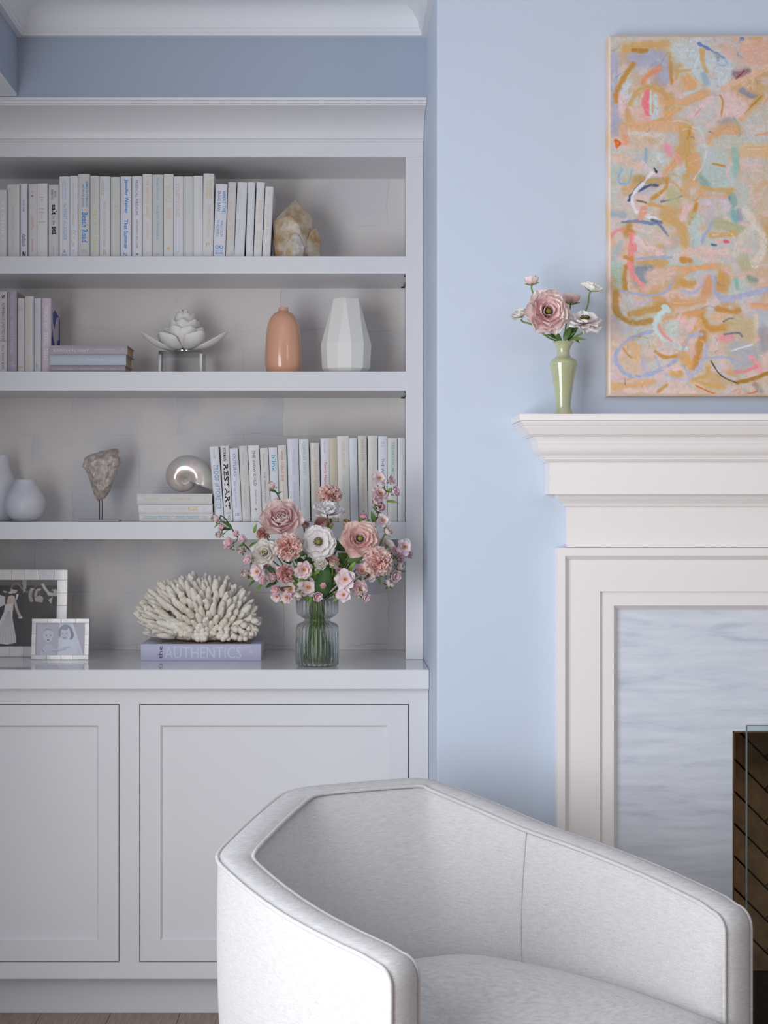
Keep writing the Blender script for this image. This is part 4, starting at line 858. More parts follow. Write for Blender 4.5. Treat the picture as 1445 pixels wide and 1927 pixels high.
    S('C', [(180, 720), (230, 790), (300, 810)], 16, OC, .9); S('C', [(220, 700), (300, 720), (300, 800)], 70, (226, 190, 150), .8); S('C', [(460, 750), (540, 800), (640, 790)], 34, OC, .9); S('C', [(560, 700), (640, 700)], 70, (206, 200, 202), .8); S('C', [(700, 790), (750, 850)], 80, (226, 178, 116), .9)
    S('C', [(540, 950), (700, 1000), (840, 970), (920, 930)], 22, (196, 196, 216), .95, False); S('C', [(600, 940), (680, 950)], 60, OL, .95); S('C', [(780, 1000), (900, 960), (920, 890)], 40, OL, .9); S('C', [(640, 900), (540, 900)], 40, (236, 206, 204), .9)
    S('C', [(1040, 640), (1120, 640)], 60, (240, 160, 170), .9); S('C', [(1060, 600), (1180, 590), (1210, 620)], 16, (120, 128, 140), .85); S('C', [(1160, 730), (1300, 780), (1200, 860)], 150, (184, 186, 196), .85); S('C', [(1120, 745), (1300, 690)], 14, (230, 226, 228), .95, False)
    S('C', [(900, 810), (1000, 800), (1100, 810), (1140, 840)], 26, (176, 186, 216), .95, False); S('C', [(1290, 800), (1350, 870), (1380, 930)], 44, (238, 170, 176), .9); S('C', [(1160, 930), (1250, 920), (1330, 880)], 34, (238, 150, 160), .9); S('C', [(940, 830), (1010, 940), (1080, 990), (1180, 1030)], 9, (60, 60, 60), .95, False)
    S('C', [(1000, 860), (1060, 950), (1150, 990)], 30, (206, 200, 200), .85); S('C', [(1180, 1020), (1300, 990), (1430, 940)], 34, (180, 134, 60), .95); S('C', [(820, 1010), (960, 1050), (1060, 1060)], 40, OL, .9); S('C', [(810, 1045), (900, 1090), (990, 1125)], 10, OR, .9, False); S('C', [(1250, 1125), (1340, 1100)], 10, OR, .9, False)
    S('C', [(80, 1060), (260, 1050), (440, 1010)], 50, (226, 180, 130), .9); S('C', [(90, 980), (160, 990)], 50, (226, 196, 204), .9); S('C', [(200, 1090), (500, 1090), (800, 1100)], 40, (232, 204, 192), .85); S('C', [(480, 1100), (560, 1040)], 26, OC, .8); S('C', [(1320, 1040), (1380, 1100)], 40, (170, 150, 150), .7); S('C', [(195, 980), (198, 1040)], 6, (110, 110, 130), .8, False)
    for i in range(260):   # thin scratches and scumbles over everything
        x, y = R.uniform(0, NW), R.uniform(0, NH); a = R.uniform(0, 6.28); L = R.uniform(6, 34); k = R.uniform(-1.5, 1.5); pts = [(x, y)]
        for s_ in range(3): a += k*.5; pts.append((pts[-1][0]+math.cos(a)*L/3, pts[-1][1]+math.sin(a)*L/3))
        stroke(b, pts, R.choice([.8, 1.2, 2, 3.5]), R.choice(pal+[(150, 160, 176), (120, 130, 150), (238, 234, 230), (196, 140, 70)]), R.uniform(.35, .8), .7, dry=fine, noise=n5)
    b += (fine[..., None]-0.5)*22
    b = (b-192)*1.1+186
    e = 0.0045; Wpx = (x1-x0)*F/DPN
    b = b[:, :330]; xs = (np.arange(330)/Wpx)*(1-2*e/(x1-x0))+e/(x1-x0)
    # canvas: wrapped stretcher box behind, bevelled edge, painted front
    print_grid('painted_surface', b, (x0, DPN, zt-e), (x1-x0, 0, 0), (0, 0, -(zt-zb-2*e)), M_OIL, rt, xs=xs)
    # the rest of the canvas, beyond the frame of the photo, in the same hand at a coarser sampling
    q = b[::3, ::3]; q2 = np.roll(q, 88, 0); wb = np.linspace(1, 0, 24)[None, :, None]; m_ = q[:, ::-1][:, :24]*wb+q[::-1][:, :24]*(1-wb); q = np.concatenate([m_, q[::-1, 24:], q2[:, ::-1], q2[::-1], q], 1); n_ = int((Wpx-329)/3)+1; q = q[:, :n_]
    xs2 = np.linspace(xs[-1], 1-e/(x1-x0), q.shape[1])
    print_grid('painted_surface', q, (x0, DPN, zt-e), (x1-x0, 0, 0), (0, 0, -(zt-zb-2*e)), M_OIL, rt, xs=xs2)
    v_ = []; 
    for d, k in ((DPN, e), (DPN+0.004, 0.0), (DB-0.001, 0.0)): v_ += [(x0+k, d, zb+k), (x1-k, d, zb+k), (x1-k, d, zt-k), (x0+k, d, zt-k)]
    f_ = [(i*4+k, i*4+(k+1) % 4, i*4+4+(k+1) % 4, i*4+4+k) for i in range(2) for k in range(4)]+[(8, 9, 10, 11)]
    o = fix_normals(mk('canvas_edge', v_, f_, mat('canvas_edge_paint', (226, 208, 204), 0.6, 0.3, var=(14, 0.2), rgb2=(222, 190, 150)), rt)); o['label'] = 'pale canvas side streaked with ochre'
painting()

# ---------------------------------------------------------------- picture frames with shell inlay
def frame_obj(label, corners, D, fw, buf, tilt, cols, tiles, seedv, depth=0.014):
    """corners: x0,x1,z0,z1 outer; leans back by tilt about its bottom edge"""
    x0, x1, z0, z1 = corners; R = random.Random(seedv)
    rt = empty('picture_frame', ((x0+x1)/2, D, z0), label, 'picture frame', 'photo frames on the countertop')
    rt.rotation_euler = (-tilt, 0, 0)
    W_, H_ = x1-x0, z1-z0; hx = W_/2
    b_ = MB().box(-hx, hx, 0.003, depth, 0, fw).box(-hx, hx, 0.003, depth, H_-fw, H_).box(-hx, -hx+fw, 0.003, depth, fw, H_-fw).box(hx-fw, hx, 0.003, depth, fw, H_-fw)
    body = b_.mk('frame_body', mat('frame_edge_cream', (206, 188, 166), 0.4, 0.4), rt, local=True)
    def tile(xa, xb, za, zb):
        g = 0.00035
        m = mat('shell_inlay_%d' % R.randrange(4), [(232, 226, 222), (222, 220, 222), (236, 230, 218), (214, 212, 216)][R.randrange(4)], 0.18, 0.5, var=(40, 0.12), coat=0.4)
        box('inlay_tile', xa+g, xb-g, 0.0, 0.0035, za+g, zb-g, m, body, bevel=0.0003, seg=1, local=True)
    def run(a, bb, n): 
        e = [a+(bb-a)*(i/n) for i in range(n+1)]
        return [(e[i]+(0 if i == 0 else R.uniform(-.002, .002)), e[i+1]) for i in range(n)]
    def tiles_h(za, zb):
        e = [-hx]+[ -hx+W_*(i/tiles[0])+R.uniform(-.004, .004) for i in range(1, tiles[0])]+[hx]
        for i in range(tiles[0]): tile(e[i], e[i+1], za, zb)
    def tiles_v(xa, xb):
        e = [fw]+[fw+(H_-2*fw)*(i/tiles[1])+R.uniform(-.003, .003) for i in range(1, tiles[1])]+[H_-fw]
        for i in range(tiles[1]): tile(xa, xb, e[i], e[i+1])
    tiles_h(0, fw); tiles_h(H_-fw, H_); tiles_v(-hx, -hx+fw); tiles_v(hx-fw, hx)
    o = print_grid('photograph', buf, (-hx+fw, 0.006, H_-fw), (W_-2*fw, 0, 0), (0, 0, -(H_-2*fw)), M_PRINT, None); o.parent = rt
    box('backing_board', -hx+fw*0.6, hx-fw*0.6, 0.0075, depth-0.001, fw*0.6, H_-fw*0.6, M_DARK, rt, bevel=0, local=True)
    # easel leg behind
    st = mk('easel_leg', [(-0.012, depth, H_*0.7), (0.012, depth, H_*0.7), (0.016, depth+0.02+H_*0.25, 0.0+math.sin(tilt)*(depth+0.02+H_*0.25)), (-0.016, depth+0.02+H_*0.25, math.sin(tilt)*(depth+0.02+H_*0.25)), (-0.012, depth+.003, H_*0.7), (0.012, depth+.003, H_*0.7), (0.016, depth+0.023+H_*0.25, math.sin(tilt)*(depth+0.02+H_*0.25)), (-0.016, depth+0.023+H_*0.25, math.sin(tilt)*(depth+0.02+H_*0.25))],
            [(0, 1, 2, 3), (7, 6, 5, 4), (0, 4, 5, 1), (1, 5, 6, 2), (2, 6, 7, 3), (3, 7, 4, 0)], M_DARK, rt, local=True)
    return rt
def wedding_photo():
    W_, H_ = 234, 230; s = W_/196.0
    b = paint_buffer(W_, H_, (40, 34, 34)); rs = np.random.RandomState(3)
    # visible right part of the print: photo px x -105..105 -> 0..250 ; y 1091..1215
    def X(x): return (x+91)*s
    def Y(y): return (y-1091)*(H_/124.0)
    poly(b, [(0, 0), (W_, 0), (W_, Y(1101)), (0, Y(1101))], (92, 86, 84)); poly(b, [(X(39), 0), (X(47), 0), (X(46), Y(1116)), (X(41), Y(1116))], (150, 146, 144))
    stroke(b, [(X(18), Y(1112)), (X(22), Y(1100)), (X(31), Y(1098)), (X(39), Y(1108))], 4, (120, 112, 108)); stroke(b, [(X(62), Y(1104)), (X(72), Y(1098)), (X(82), Y(1106))], 4, (100, 94, 90))
    R = random.Random(8)
    for (x, y, r, c) in [(48, 1112, 3.6, (110, 98, 90)), (58, 1107, 4, (176, 160, 150)), (70, 1108, 4, (186, 172, 160)), (97, 1109, 3.8, (150, 134, 124)), (8, 1112, 4, (170, 156, 146)), (-10, 1110, 4, (150, 140, 130)), (-28, 1112, 4, (160, 146, 136)), (-48, 1108, 4, (140, 128, 120)), (-68, 1111, 4, (160, 148, 138)), (-88, 1109, 4, (150, 138, 128))]:
        ell(b, X(x), Y(y+6), r*2.4, r*3.4, tuple(v*0.3 for v in c)); ell(b, X(x), Y(y), r*s*.9, r*s*1.2, c); ell(b, X(x), Y(y-2.6), r*s*1.0, r*s*.7, (46, 38, 36))
    # guests with raised arms and bare shoulders
    stroke(b, [(X(56), Y(1110)), (X(54), Y(1120)), (X(57), Y(1130))], 8, (170, 158, 150)); stroke(b, [(X(66), Y(1110)), (X(64), Y(1121))], 6, (184, 170, 160)); poly(b, [(X(62), Y(1124)), (X(72), Y(1119)), (X(79), Y(1124)), (X(77), Y(1133)), (X(64), Y(1131))], (168, 156, 148))
    stroke(b, [(X(77), Y(1099)), (X(82), Y(1108)), (X(90), Y(1117))], 7, (206, 200, 194)); stroke(b, [(X(90), Y(1117)), (X(102), Y(1118))], 11, (196, 190, 184)); poly(b, [(X(88), Y(1128)), (X(96), Y(1122)), (X(93), Y(1136))], (180, 172, 166))
    ell(b, X(101), Y(1112), 5, 7, (186, 170, 158)); poly(b, [(X(-4), Y(1118)), (X(8), Y(1122)), (X(8), Y(1137)), (X(-8), Y(1144))], (196, 192, 190))
    # bridal couple in a kiss
    poly(b, [(X(24), Y(1118)), (X(40), Y(1114)), (X(43), Y(1140)), (X(40), Y(1175)), (X(24), Y(1170))], (30, 27, 28)); ell(b, X(24), Y(1111), 7.5, 9, (190, 172, 160)); ell(b, X(28), Y(1106), 9.5, 7, (34, 28, 28)); ell(b, X(18), Y(1113), 5.5, 7, (200, 182, 170)); ell(b, X(14), Y(1110), 5.5, 6.5, (50, 40, 38))
    poly(b, [(X(28), Y(1117)), (X(33), Y(1117)), (X(29), Y(1130))], (214, 212, 210))
    poly(b, [(X(12), Y(1128)), (X(14), Y(1121)), (X(21), Y(1119)), (X(26), Y(1122)), (X(24), Y(1135)), (X(11), Y(1135))], (192, 174, 162))
    poly(b, [(X(9), Y(1136)), (X(24), Y(1134)), (X(22), Y(1160)), (X(30), Y(1200)), (X(30), Y(1208)), (X(14), Y(1211)), (X(-14), Y(1208)), (X(-2), Y(1170)), (X(6), Y(1152))], (206, 202, 200))
    for k in range(7): stroke(b, [(X(14+k*.5), Y(1150)), (X(-8+k*6), Y(1206))], 2, (174, 170, 170), .7)
    stroke(b, [(X(25), Y(1126)), (X(30), Y(1145)), (X(36), Y(1158))], 6.5, (196, 178, 166)); ell(b, X(37), Y(1161), 5, 4, (204, 188, 178))
    poly(b, [(0, Y(1211)), (W_, Y(1211)), (W_, H_), (0, H_)], (44, 36, 34), .9)
    return b
def child_photo():
    W_, H_ = 184, 124; b = paint_buffer(W_, H_, (188, 186, 198)); s = 2.0
    def Q(x, y): return ((x-69.0)*s, (y-1172.0)*s)      # photo px -> buffer, print spans x 69..161, y 1172..1234
    def L(*p): return [Q(x, y) for x, y in p]
    poly(b, L((112, 1172), (137, 1172), (158, 1234), (110, 1234)), (214, 218, 230)); stroke(b, L((136, 1172), (157, 1234)), 5, (226, 228, 238), .9)
    # girl: dress, face, curls
    poly(b, L((113, 1209), (118, 1205), (134, 1203), (144, 1212), (147, 1234), (110, 1234)), (222, 226, 238)); stroke(b, L((116, 1208), (112, 1222), (118, 1220)), 9, (214, 216, 228))
    ell(b, *Q(122.5, 1194), 14, 20, (206, 206, 216)); stroke(b, L((113, 1196), (114, 1184), (122, 1177), (132, 1181), (136, 1192), (136, 1199)), 9, (138, 140, 158), .85); stroke(b, L((134, 1186), (138, 1196), (134, 1202)), 8, (120, 122, 140), .8); stroke(b, L((112, 1188), (113, 1199)), 5, (150, 152, 168), .8); ell(b, *Q(122, 1181.5), 14, 8, (150, 152, 168), .9)
    for x in (118.6, 126): ell(b, *Q(x, 1192), 2.2, 1.6, (84, 86, 104))
    stroke(b, L((118.5, 1199), (122, 1201.5), (126, 1199)), 2.4, (110, 100, 116)); stroke(b, L((122, 1194), (122.5, 1196.5)), 1.4, (170, 166, 180), .8)
    # baby: head, face, body and hands
    poly(b, L((76, 1234), (80, 1221), (88, 1212), (96, 1212), (104, 1220), (108, 1234)), (200, 200, 212)); ell(b, *Q(91.5, 1196), 20, 26, (206, 204, 214)); ell(b, *Q(91.5, 1187), 17, 10, (160, 160, 176), .8); ell(b, *Q(91.5, 1190), 17, 9, (206, 204, 214))
    for x in (87.5, 96): ell(b, *Q(x, 1196), 2.8, 1.8, (76, 78, 96)); stroke(b, L((x-2, 1193.5), (x+2, 1193.5)), 1.4, (150, 150, 166), .8)
    ell(b, *Q(91.5, 1204.5), 5, 2.6, (120, 108, 124)); ell(b, *Q(91.5, 1200), 2.2, 1.2, (170, 164, 178)); stroke(b, L((82, 1200), (86, 1208), (92, 1211), (97, 1208), (101, 1200)), 1.6, (170, 170, 186), .8)
    for x in (81, 102): ell(b, *Q(x, 1197), 2.6, 4, (190, 188, 200))
    stroke(b, L((100, 1222), (108, 1224), (116, 1222), (124, 1219), (132, 1218)), 8, (202, 202, 214)); stroke(b, L((100, 1226), (114, 1225), (126, 1222)), 1.6, (120, 122, 140), .7); stroke(b, L((80, 1222), (84, 1228)), 2, (90, 92, 110), .8)
    b += (vnoise(H_, W_, 2, np.random.RandomState(2))[..., None]-.5)*8
    return b
zc = ZCT+0.0006
frame_obj('larger pale shell-inlaid frame with a dark wedding dance photograph, at the left edge', (PX(-112, 4.19), PX(126, 4.19), zc, PZ(1071, 4.21)), 4.175, 0.030, wedding_photo(), 0.10, None, (9, 5), 1)
frame_obj('small pale shell-inlaid frame with a light portrait of two children', (PX(58.5, 4.10), PX(166.5, 4.10), zc, PZ(1163.5, 4.115)), 4.098, 0.0125, child_photo(), 0.12, None, (4, 3), 2, depth=0.012)

# ---------------------------------------------------------------- ceramic vases on the shelves
def lathe_px(name, prof, xc, ybase, D, m, parent, zb, n=48, closed_bottom=True, **k):
    """prof: (half width px, y px)"""
    s = D/F; p = [(max(r*s, 0.0005), (ybase-y)*s) for r, y in prof]
    return MB().lathe(p, (PX(xc, D), D, zb), n=n, cap=(closed_bottom, False)).mk(name, m, parent, smooth=True, **k)
def smooth_prof(pts, n=6):
    out = []
    for i in range(len(pts)-1):
        p0 = pts[max(i-1, 0)]; p1 = pts[i]; p2 = pts[i+1]; p3 = pts[min(i+2, len(pts)-1)]
        for k in range(n):
            f = k/n; out.append(tuple(0.5*((2*p1[j])+(-p0[j]+p2[j])*f+(2*p0[j]-5*p1[j]+4*p2[j]-p3[j])*f*f+(-p0[j]+3*p1[j]-3*p2[j]+p3[j])*f**3) for j in range(2)))
    out.append(pts[-1]); return out
M_PEACH = mat('peach_glaze', (222, 166, 134), 0.22, 0.5, coat=0.6)
M_PORC = mat('white_porcelain', (236, 233, 228), 0.25, 0.5, coat=0.4)
M_MATTEV = mat('matte_white_ceramic', (214, 214, 222), 0.35, 0.5)
z1_ = SHELF_Z[1]+0.0005; D = 4.20
v = empty('vase', (PX(533, D), D, z1_), 'peach glazed bottle vase with tiny neck on the middle shelf', 'vase')
pr = smooth_prof([(28, 699), (31.5, 693), (34.5, 680), (34.2, 650), (32.5, 625), (29.5, 605), (24, 592), (16, 584), (10.5, 580.5), (9.2, 577)], 6)+[(9.0, 575), (9.3, 574), (8.2, 573.6), (6.5, 575), (6, 582)]
lathe_px('body', pr, 533, 699, D, M_PEACH, v, z1_)
# faceted vase: irregular long facets
D = 4.19
v = empty('vase', (PX(652, D), D, z1_), 'white faceted porcelain vase, widest vase on the middle shelf', 'vase')
def faceted():
    n = 12; s = D/F; mb = MB(); cx = PX(652, D)
    rings = [(36, 699, 0), (45.5, 690.5, 0), (48, 645, 0), (27, 558.5, .5), (25, 557, .5), (23, 563, .5)]
    vs_ = []
    for r, y, ph in rings:
        cnt = n if ph == 0 else n//2
        for k in range(n):
            if ph == 0: a = 2*math.pi*(k+0.35)/n; rr = r/math.cos(math.pi/n)*0.985
            else: a = 2*math.pi*((k//2)*2+0.35+1.0*0+0.5)/n; rr = r
            vs_.append((cx+rr*s*math.cos(a), D+rr*s*math.sin(a), z1_+(699-y)*s))
    fs = [tuple(range(n-1, -1, -1))]
    for i in range(2): fs += [(i*n+k, i*n+(k+1) % n, (i+1)*n+(k+1) % n, (i+1)*n+k) for k in range(n)]
    m0 = 2*n
    for k in range(0, n, 2):
        a, b, c = m0+k, m0+(k+1) % n, m0+(k+2) % n; t0 = 3*n+k; t1 = 3*n+(k+2) % n
        fs += [(a, b, t0), (b, c, t1), (b, t1, t0)]
        fs += [(t0, t1, 4*n+(k+2) % n, 4*n+k), (4*n+k, 4*n+(k+2) % n, 5*n+(k+2) % n, 5*n+k)]
    o = mk('body', vs_, fs, M_PORC, v, bevel=0.0012, seg=2)
    bm = bmesh.new(); bm.from_mesh(o.data); bmesh.ops.remove_doubles(bm, verts=bm.verts, dist=1e-6); bmesh.ops.recalc_face_normals(bm, faces=bm.faces); bm.to_mesh(o.data); bm.free()
faceted()
z2_ = SHELF_Z[2]+0.0005; D = 4.20
v = empty('vase', (PX(47.5, D), D, z2_), 'squat round white vase with short tapered neck on the lower shelf', 'vase')
pr = smooth_prof([(18, 981), (27, 975), (34, 966), (37.6, 952), (36, 938), (29, 924), (21.5, 912), (19, 904)], 6)+[(18.6, 902), (17.5, 902.3), (16.5, 908)]
lathe_px('body', pr, 47.5, 981, D, M_MATTEV, v, z2_)
D = 4.27
v = empty('vase', (PX(2, D), D, z2_), 'tall white bottle vase cut by the left edge, behind the squat vase', 'vase')
pr = smooth_prof([(20, 981), (25.5, 972), (27, 950), (26.5, 920), (25, 905), (20, 890), (16, 875), (15, 862)], 6)+[(15, 856.5), (13.6, 855.5), (12.5, 858)]
lathe_px('body', pr, 2, 981, D, M_MATTEV, v, z2_)

# ---------------------------------------------------------------- minerals
def crystal_mat(name, c1, c2, c3, scale):
    m = bpy.data.materials.new(name); m.use_nodes = True; nt = m.node_tree; b = nt.nodes['Principled BSDF']
    tc = nt.nodes.new('ShaderNodeTexCoord'); n = nt.nodes.new('ShaderNodeTexNoise'); n.inputs['Scale'].default_value = scale; n.inputs['Detail'].default_value = 7; n.inputs['Roughness'].default_value = .65
    nt.links.new(tc.outputs['Object'], n.inputs[0]); r = nt.nodes.new('ShaderNodeValToRGB'); nt.links.new(n.outputs['Fac'], r.inputs[0])
    e = r.color_ramp.elements; e[0].position = .36; e[0].color = (*lin(c1), 1); e[1].position = .64; e[1].color = (*lin(c3), 1); k = e.new(.5); k.color = (*lin(c2), 1)
    nt.links.new(r.outputs[0], b.inputs['Base Color']); b.inputs['Roughness'].default_value = .22; b.inputs['Specular IOR Level'].default_value = .6
    b.inputs['Subsurface Weight'].default_value = .35; b.inputs['Subsurface Scale'].default_value = .012; b.inputs['Transmission Weight'].default_value = .08
    bp = nt.nodes.new('ShaderNodeBump'); bp.inputs['Strength'].default_value = .35; bp.inputs['Distance'].default_value = .003; nt.links.new(n.outputs['Fac'], bp.inputs['Height']); nt.links.new(bp.outputs[0], b.inputs['Normal'])
    return m
M_QUARTZ = crystal_mat('smoky_quartz', (178, 142, 92), (200, 178, 152), (224, 212, 200), 22)
M_QUARTZ2 = crystal_mat('rough_quartz', (158, 142, 132), (194, 182, 174), (222, 214, 208), 45)
def hull_obj(name, pts, m, parent, jit=0.0, sub=0, seed=1, bev=0.0):
    bm = bmesh.new()
    for p in pts: bm.verts.new(p-org(parent))
    r = bmesh.ops.convex_hull(bm, input=bm.verts)
    bmesh.ops.delete(bm, geom=[g for g in r['geom_interior'] if isinstance(g, bmesh.types.BMVert)], context='VERTS')
    bmesh.ops.dissolve_limit(bm, angle_limit=math.radians(4), verts=bm.verts, edges=bm.edges)
    if sub:
        bmesh.ops.triangulate(bm, faces=bm.faces); bmesh.ops.subdivide_edges(bm, edges=bm.edges, cuts=sub, use_grid_fill=True)
        for v in bm.verts:
            q = v.co*60+Vector((seed*7.1, 0, 0)); n = mnoise.noise(q)+0.5*mnoise.noise(q*2.3); v.co += v.co.normalized()*n*jit*0.6+Vector((mnoise.noise(q+Vector((9, 0, 0))), mnoise.noise(q+Vector((0, 9, 0))), mnoise.noise(q+Vector((0, 0, 9)))))*jit
    bmesh.ops.recalc_face_normals(bm, faces=bm.faces)
    me = bpy.data.meshes.new(name); bm.to_mesh(me); bm.free(); me.materials.append(m)
    o = bpy.data.objects.new(name, me); COL.objects.link(o); o.parent = parent
    if bev: md = o.modifiers.new('bevel', 'BEVEL'); md.width = bev; md.segments = 2
    return o
D = 4.20; z0 = SHELF_Z[0]+0.0004; yb0 = VY-(z0-CZ)*F/D
def QP(l, D_, zmin): return [Vector((PX(x, D_+d), D_+d, max(PZ(y, D_+d), zmin))) for x, y, d in l]
cr_ = empty('crystal', (PX(558, D), D, z0), 'large smoky golden quartz crystal at the end of the top shelf books', 'crystal')
hull_obj('main_point', QP([(557, 375, 0), (553, 376, .015), (513, 418, -.03), (516, 425, .04), (518, 486, -.035), (516, 486, .045), (545, 405, -.055), (562, 425, -.06), (587, 408, -.01), (590, 428, .03), (592, 486, -.02), (586, 486, .045), (548, 486, -.06), (540, 445, -.062), (575, 470, -.055)], D, z0), M_QUARTZ, cr_, bev=.0012)
hull_obj('side_point', QP([(584, 434, -.03), (596, 430, -.02), (604, 452, -.015), (605, 462, .0), (601, 486, -.015), (580, 486, -.045), (577, 455, -.05), (590, 486, .02), (598, 440, .01)], D, z0), M_QUARTZ, cr_, bev=.001)
hull_obj('front_point', QP([(553, 438, -.062), (561, 440, -.066), (573, 465, -.066), (570, 486, -.062), (533, 486, -.072), (534, 465, -.072), (545, 450, -.075), (555, 486, -.085), (555, 460, -.083)], D, z0), crystal_mat('clear_quartz', (190, 160, 110), (206, 194, 180), (228, 224, 220), 30), cr_, bev=.001)
D = 4.22; zb2 = SHELF_Z[2]+0.0004
cs = empty('crystal_on_stand', (PX(191, D), D, zb2), 'rough pale quartz chunk held up on a slim metal stand', 'crystal')
s = D/F
box('stand_base', PX(155, D), PX(226, D), D-0.03, D+0.03, zb2, zb2+0.0045, mat('stone_base', (170, 168, 172), .3, .5), cs, bevel=.0006)
for x in (187.5, 192.3): MB().tube([(PX(x, D), D, zb2+.004), (PX(x, D), D, PZ(940, D))], .0011, 8).mk('rod', M_IRON, cs)
out = [(184, 943), (172, 921), (168, 900), (160, 884), (154.5, 877), (158, 862), (166, 857), (180, 851), (200, 847), (222, 844), (225, 852), (227.5, 870), (222, 886), (214, 905), (208, 924), (197, 939)]
def rough_crystal():
    cx, cy = 192, 890; vs_ = []; n = len(out); R = random.Random(5)
    layers = [(-.034, .35), (-.028, .68), (-.014, .93), (0, 1.0), (.014, .93), (.028, .66), (.034, .3)]
    o_ = org(cs)
    bm = bmesh.new(); rows = []
    for d, k in layers:
        row = []
        for x, y in out:
            kk = k*R.uniform(.93, 1.04) if k < 1 else 1
            row.append(bm.verts.new(P(cx+(x-cx)*kk, cy+(y-cy)*kk, D+d*R.uniform(.85, 1.15))-o_))
        rows.append(row)
    for a, b in zip(rows[:-1], rows[1:]):
        for i in range(n): bm.faces.new((a[i], a[(i+1) % n], b[(i+1) % n], b[i]))
    bm.faces.new(rows[0][::-1]); bm.faces.new(rows[-1])
    bmesh.ops.triangulate(bm, faces=bm.faces); bmesh.ops.subdivide_edges(bm, edges=bm.edges, cuts=3, use_grid_fill=True)
    for v in bm.verts:
        q = v.co*70; a = Vector((mnoise.cell(q*1.0), mnoise.cell(q+Vector((9, 0, 0))), mnoise.cell(q+Vector((0, 9, 0)))))
        v.co += Vector((mnoise.noise(q), mnoise.noise(q+Vector((5, 5, 5))), mnoise.noise(q+Vector((0, 8, 3)))))*.0035+Vector((mnoise.noise(q*3), mnoise.noise(q*3+Vector((5, 5, 5))), mnoise.noise(q*3+Vector((0, 8, 3)))))*.0016
    bmesh.ops.recalc_face_normals(bm, faces=bm.faces); me = bpy.data.meshes.new('crystal_chunk'); bm.to_mesh(me); bm.free(); me.materials.append(M_QUARTZ2)
    o = bpy.data.objects.new('crystal_chunk', me); COL.objects.link(o); o.parent = cs
rough_crystal()

# ---------------------------------------------------------------- nautilus shell
def nautilus():
    D = 4.175; cx, cz_ = PX(350, D), PZ(901.5, D); s = D/F
    rt = empty('nautilus_shell', (cx, D, ZSTACK), 'pearly nautilus shell resting on the cream book stack', 'shell')
    M = bpy.data.materials.new('mother_of_pearl'); M.use_nodes = True; nt = M.node_tree; b = nt.nodes['Principled BSDF']
    tc = nt.nodes.new('ShaderNodeTexCoord'); n = nt.nodes.new('ShaderNodeTexNoise'); n.inputs['Scale'].default_value = 16; n.inputs['Distortion'].default_value = 1.5; nt.links.new(tc.outputs['Object'], n.inputs[0])
    r = nt.nodes.new('ShaderNodeValToRGB'); nt.links.new(n.outputs['Fac'], r.inputs[0]); e = r.color_ramp.elements
    e[0].position = .3; e[0].color = (*lin((196, 184, 168)), 1); e[1].position = .7; e[1].color = (*lin((226, 216, 196)), 1); k = e.new(.45); k.color = (*lin((216, 200, 196)), 1); k = e.new(.58); k.color = (*lin((204, 212, 200)), 1)
    nt.links.new(r.outputs[0], b.inputs['Base Color']); b.inputs['Metallic'].default_value = .35; b.inputs['Roughness'].default_value = .22; b.inputs['Coat Weight'].default_value = .5
    # angle phi measured clockwise from straight down (as seen); radius grows through the whorl
    N = 150; n_ = 26; vs_ = []; t_end = 2*math.pi*1.02; 
    key = [(-6.5, 4), (-4.7, 8), (-3.14, 12), (-1.57, 17), (0, 22), (.8, 29), (1.57, 37), (2.4, 41.5), (3.14, 44), (4.0, 47.5), (4.71, 52), (5.4, 60), (6.0, 66)]
    def rad(t):
        for (a, ra), (bb, rb) in zip(key[:-1], key[1:]):
            if t <= bb: f = (t-a)/(bb-a); return ra+(rb-ra)*f
        return key[-1][1]
    t0, t1 = -6.5, 5.12
    for i in range(N+1):
        t = t0+(t1-t0)*i/N; R_ = rad(t)*s; inner = R_*0.06
        # direction: t=0 down, t=pi/2 left, t=pi up, t=3pi/2 right
        dx, dz = -math.sin(t), -math.cos(t)
        c = (R_+inner)/2; a = (R_-inner)/2; wd = R_*0.44
        for k in range(n_):
            q = 2*math.pi*k/n_; rr = c+a*math.cos(q); vs_.append((cx+dx*rr, D+wd*math.sin(q)*(1-0.12*math.cos(q)), cz_+dz*rr))
    fs = [(i*n_+k, i*n_+(k+1) % n_, (i+1)*n_+(k+1) % n_, (i+1)*n_+k) for i in range(N) for k in range(n_)]
    o = mk('shell_body', vs_, fs, M, rt, smooth=True); md = o.modifiers.new('solid', 'SOLIDIFY'); md.thickness = .0014; md.offset = -1
nautilus()

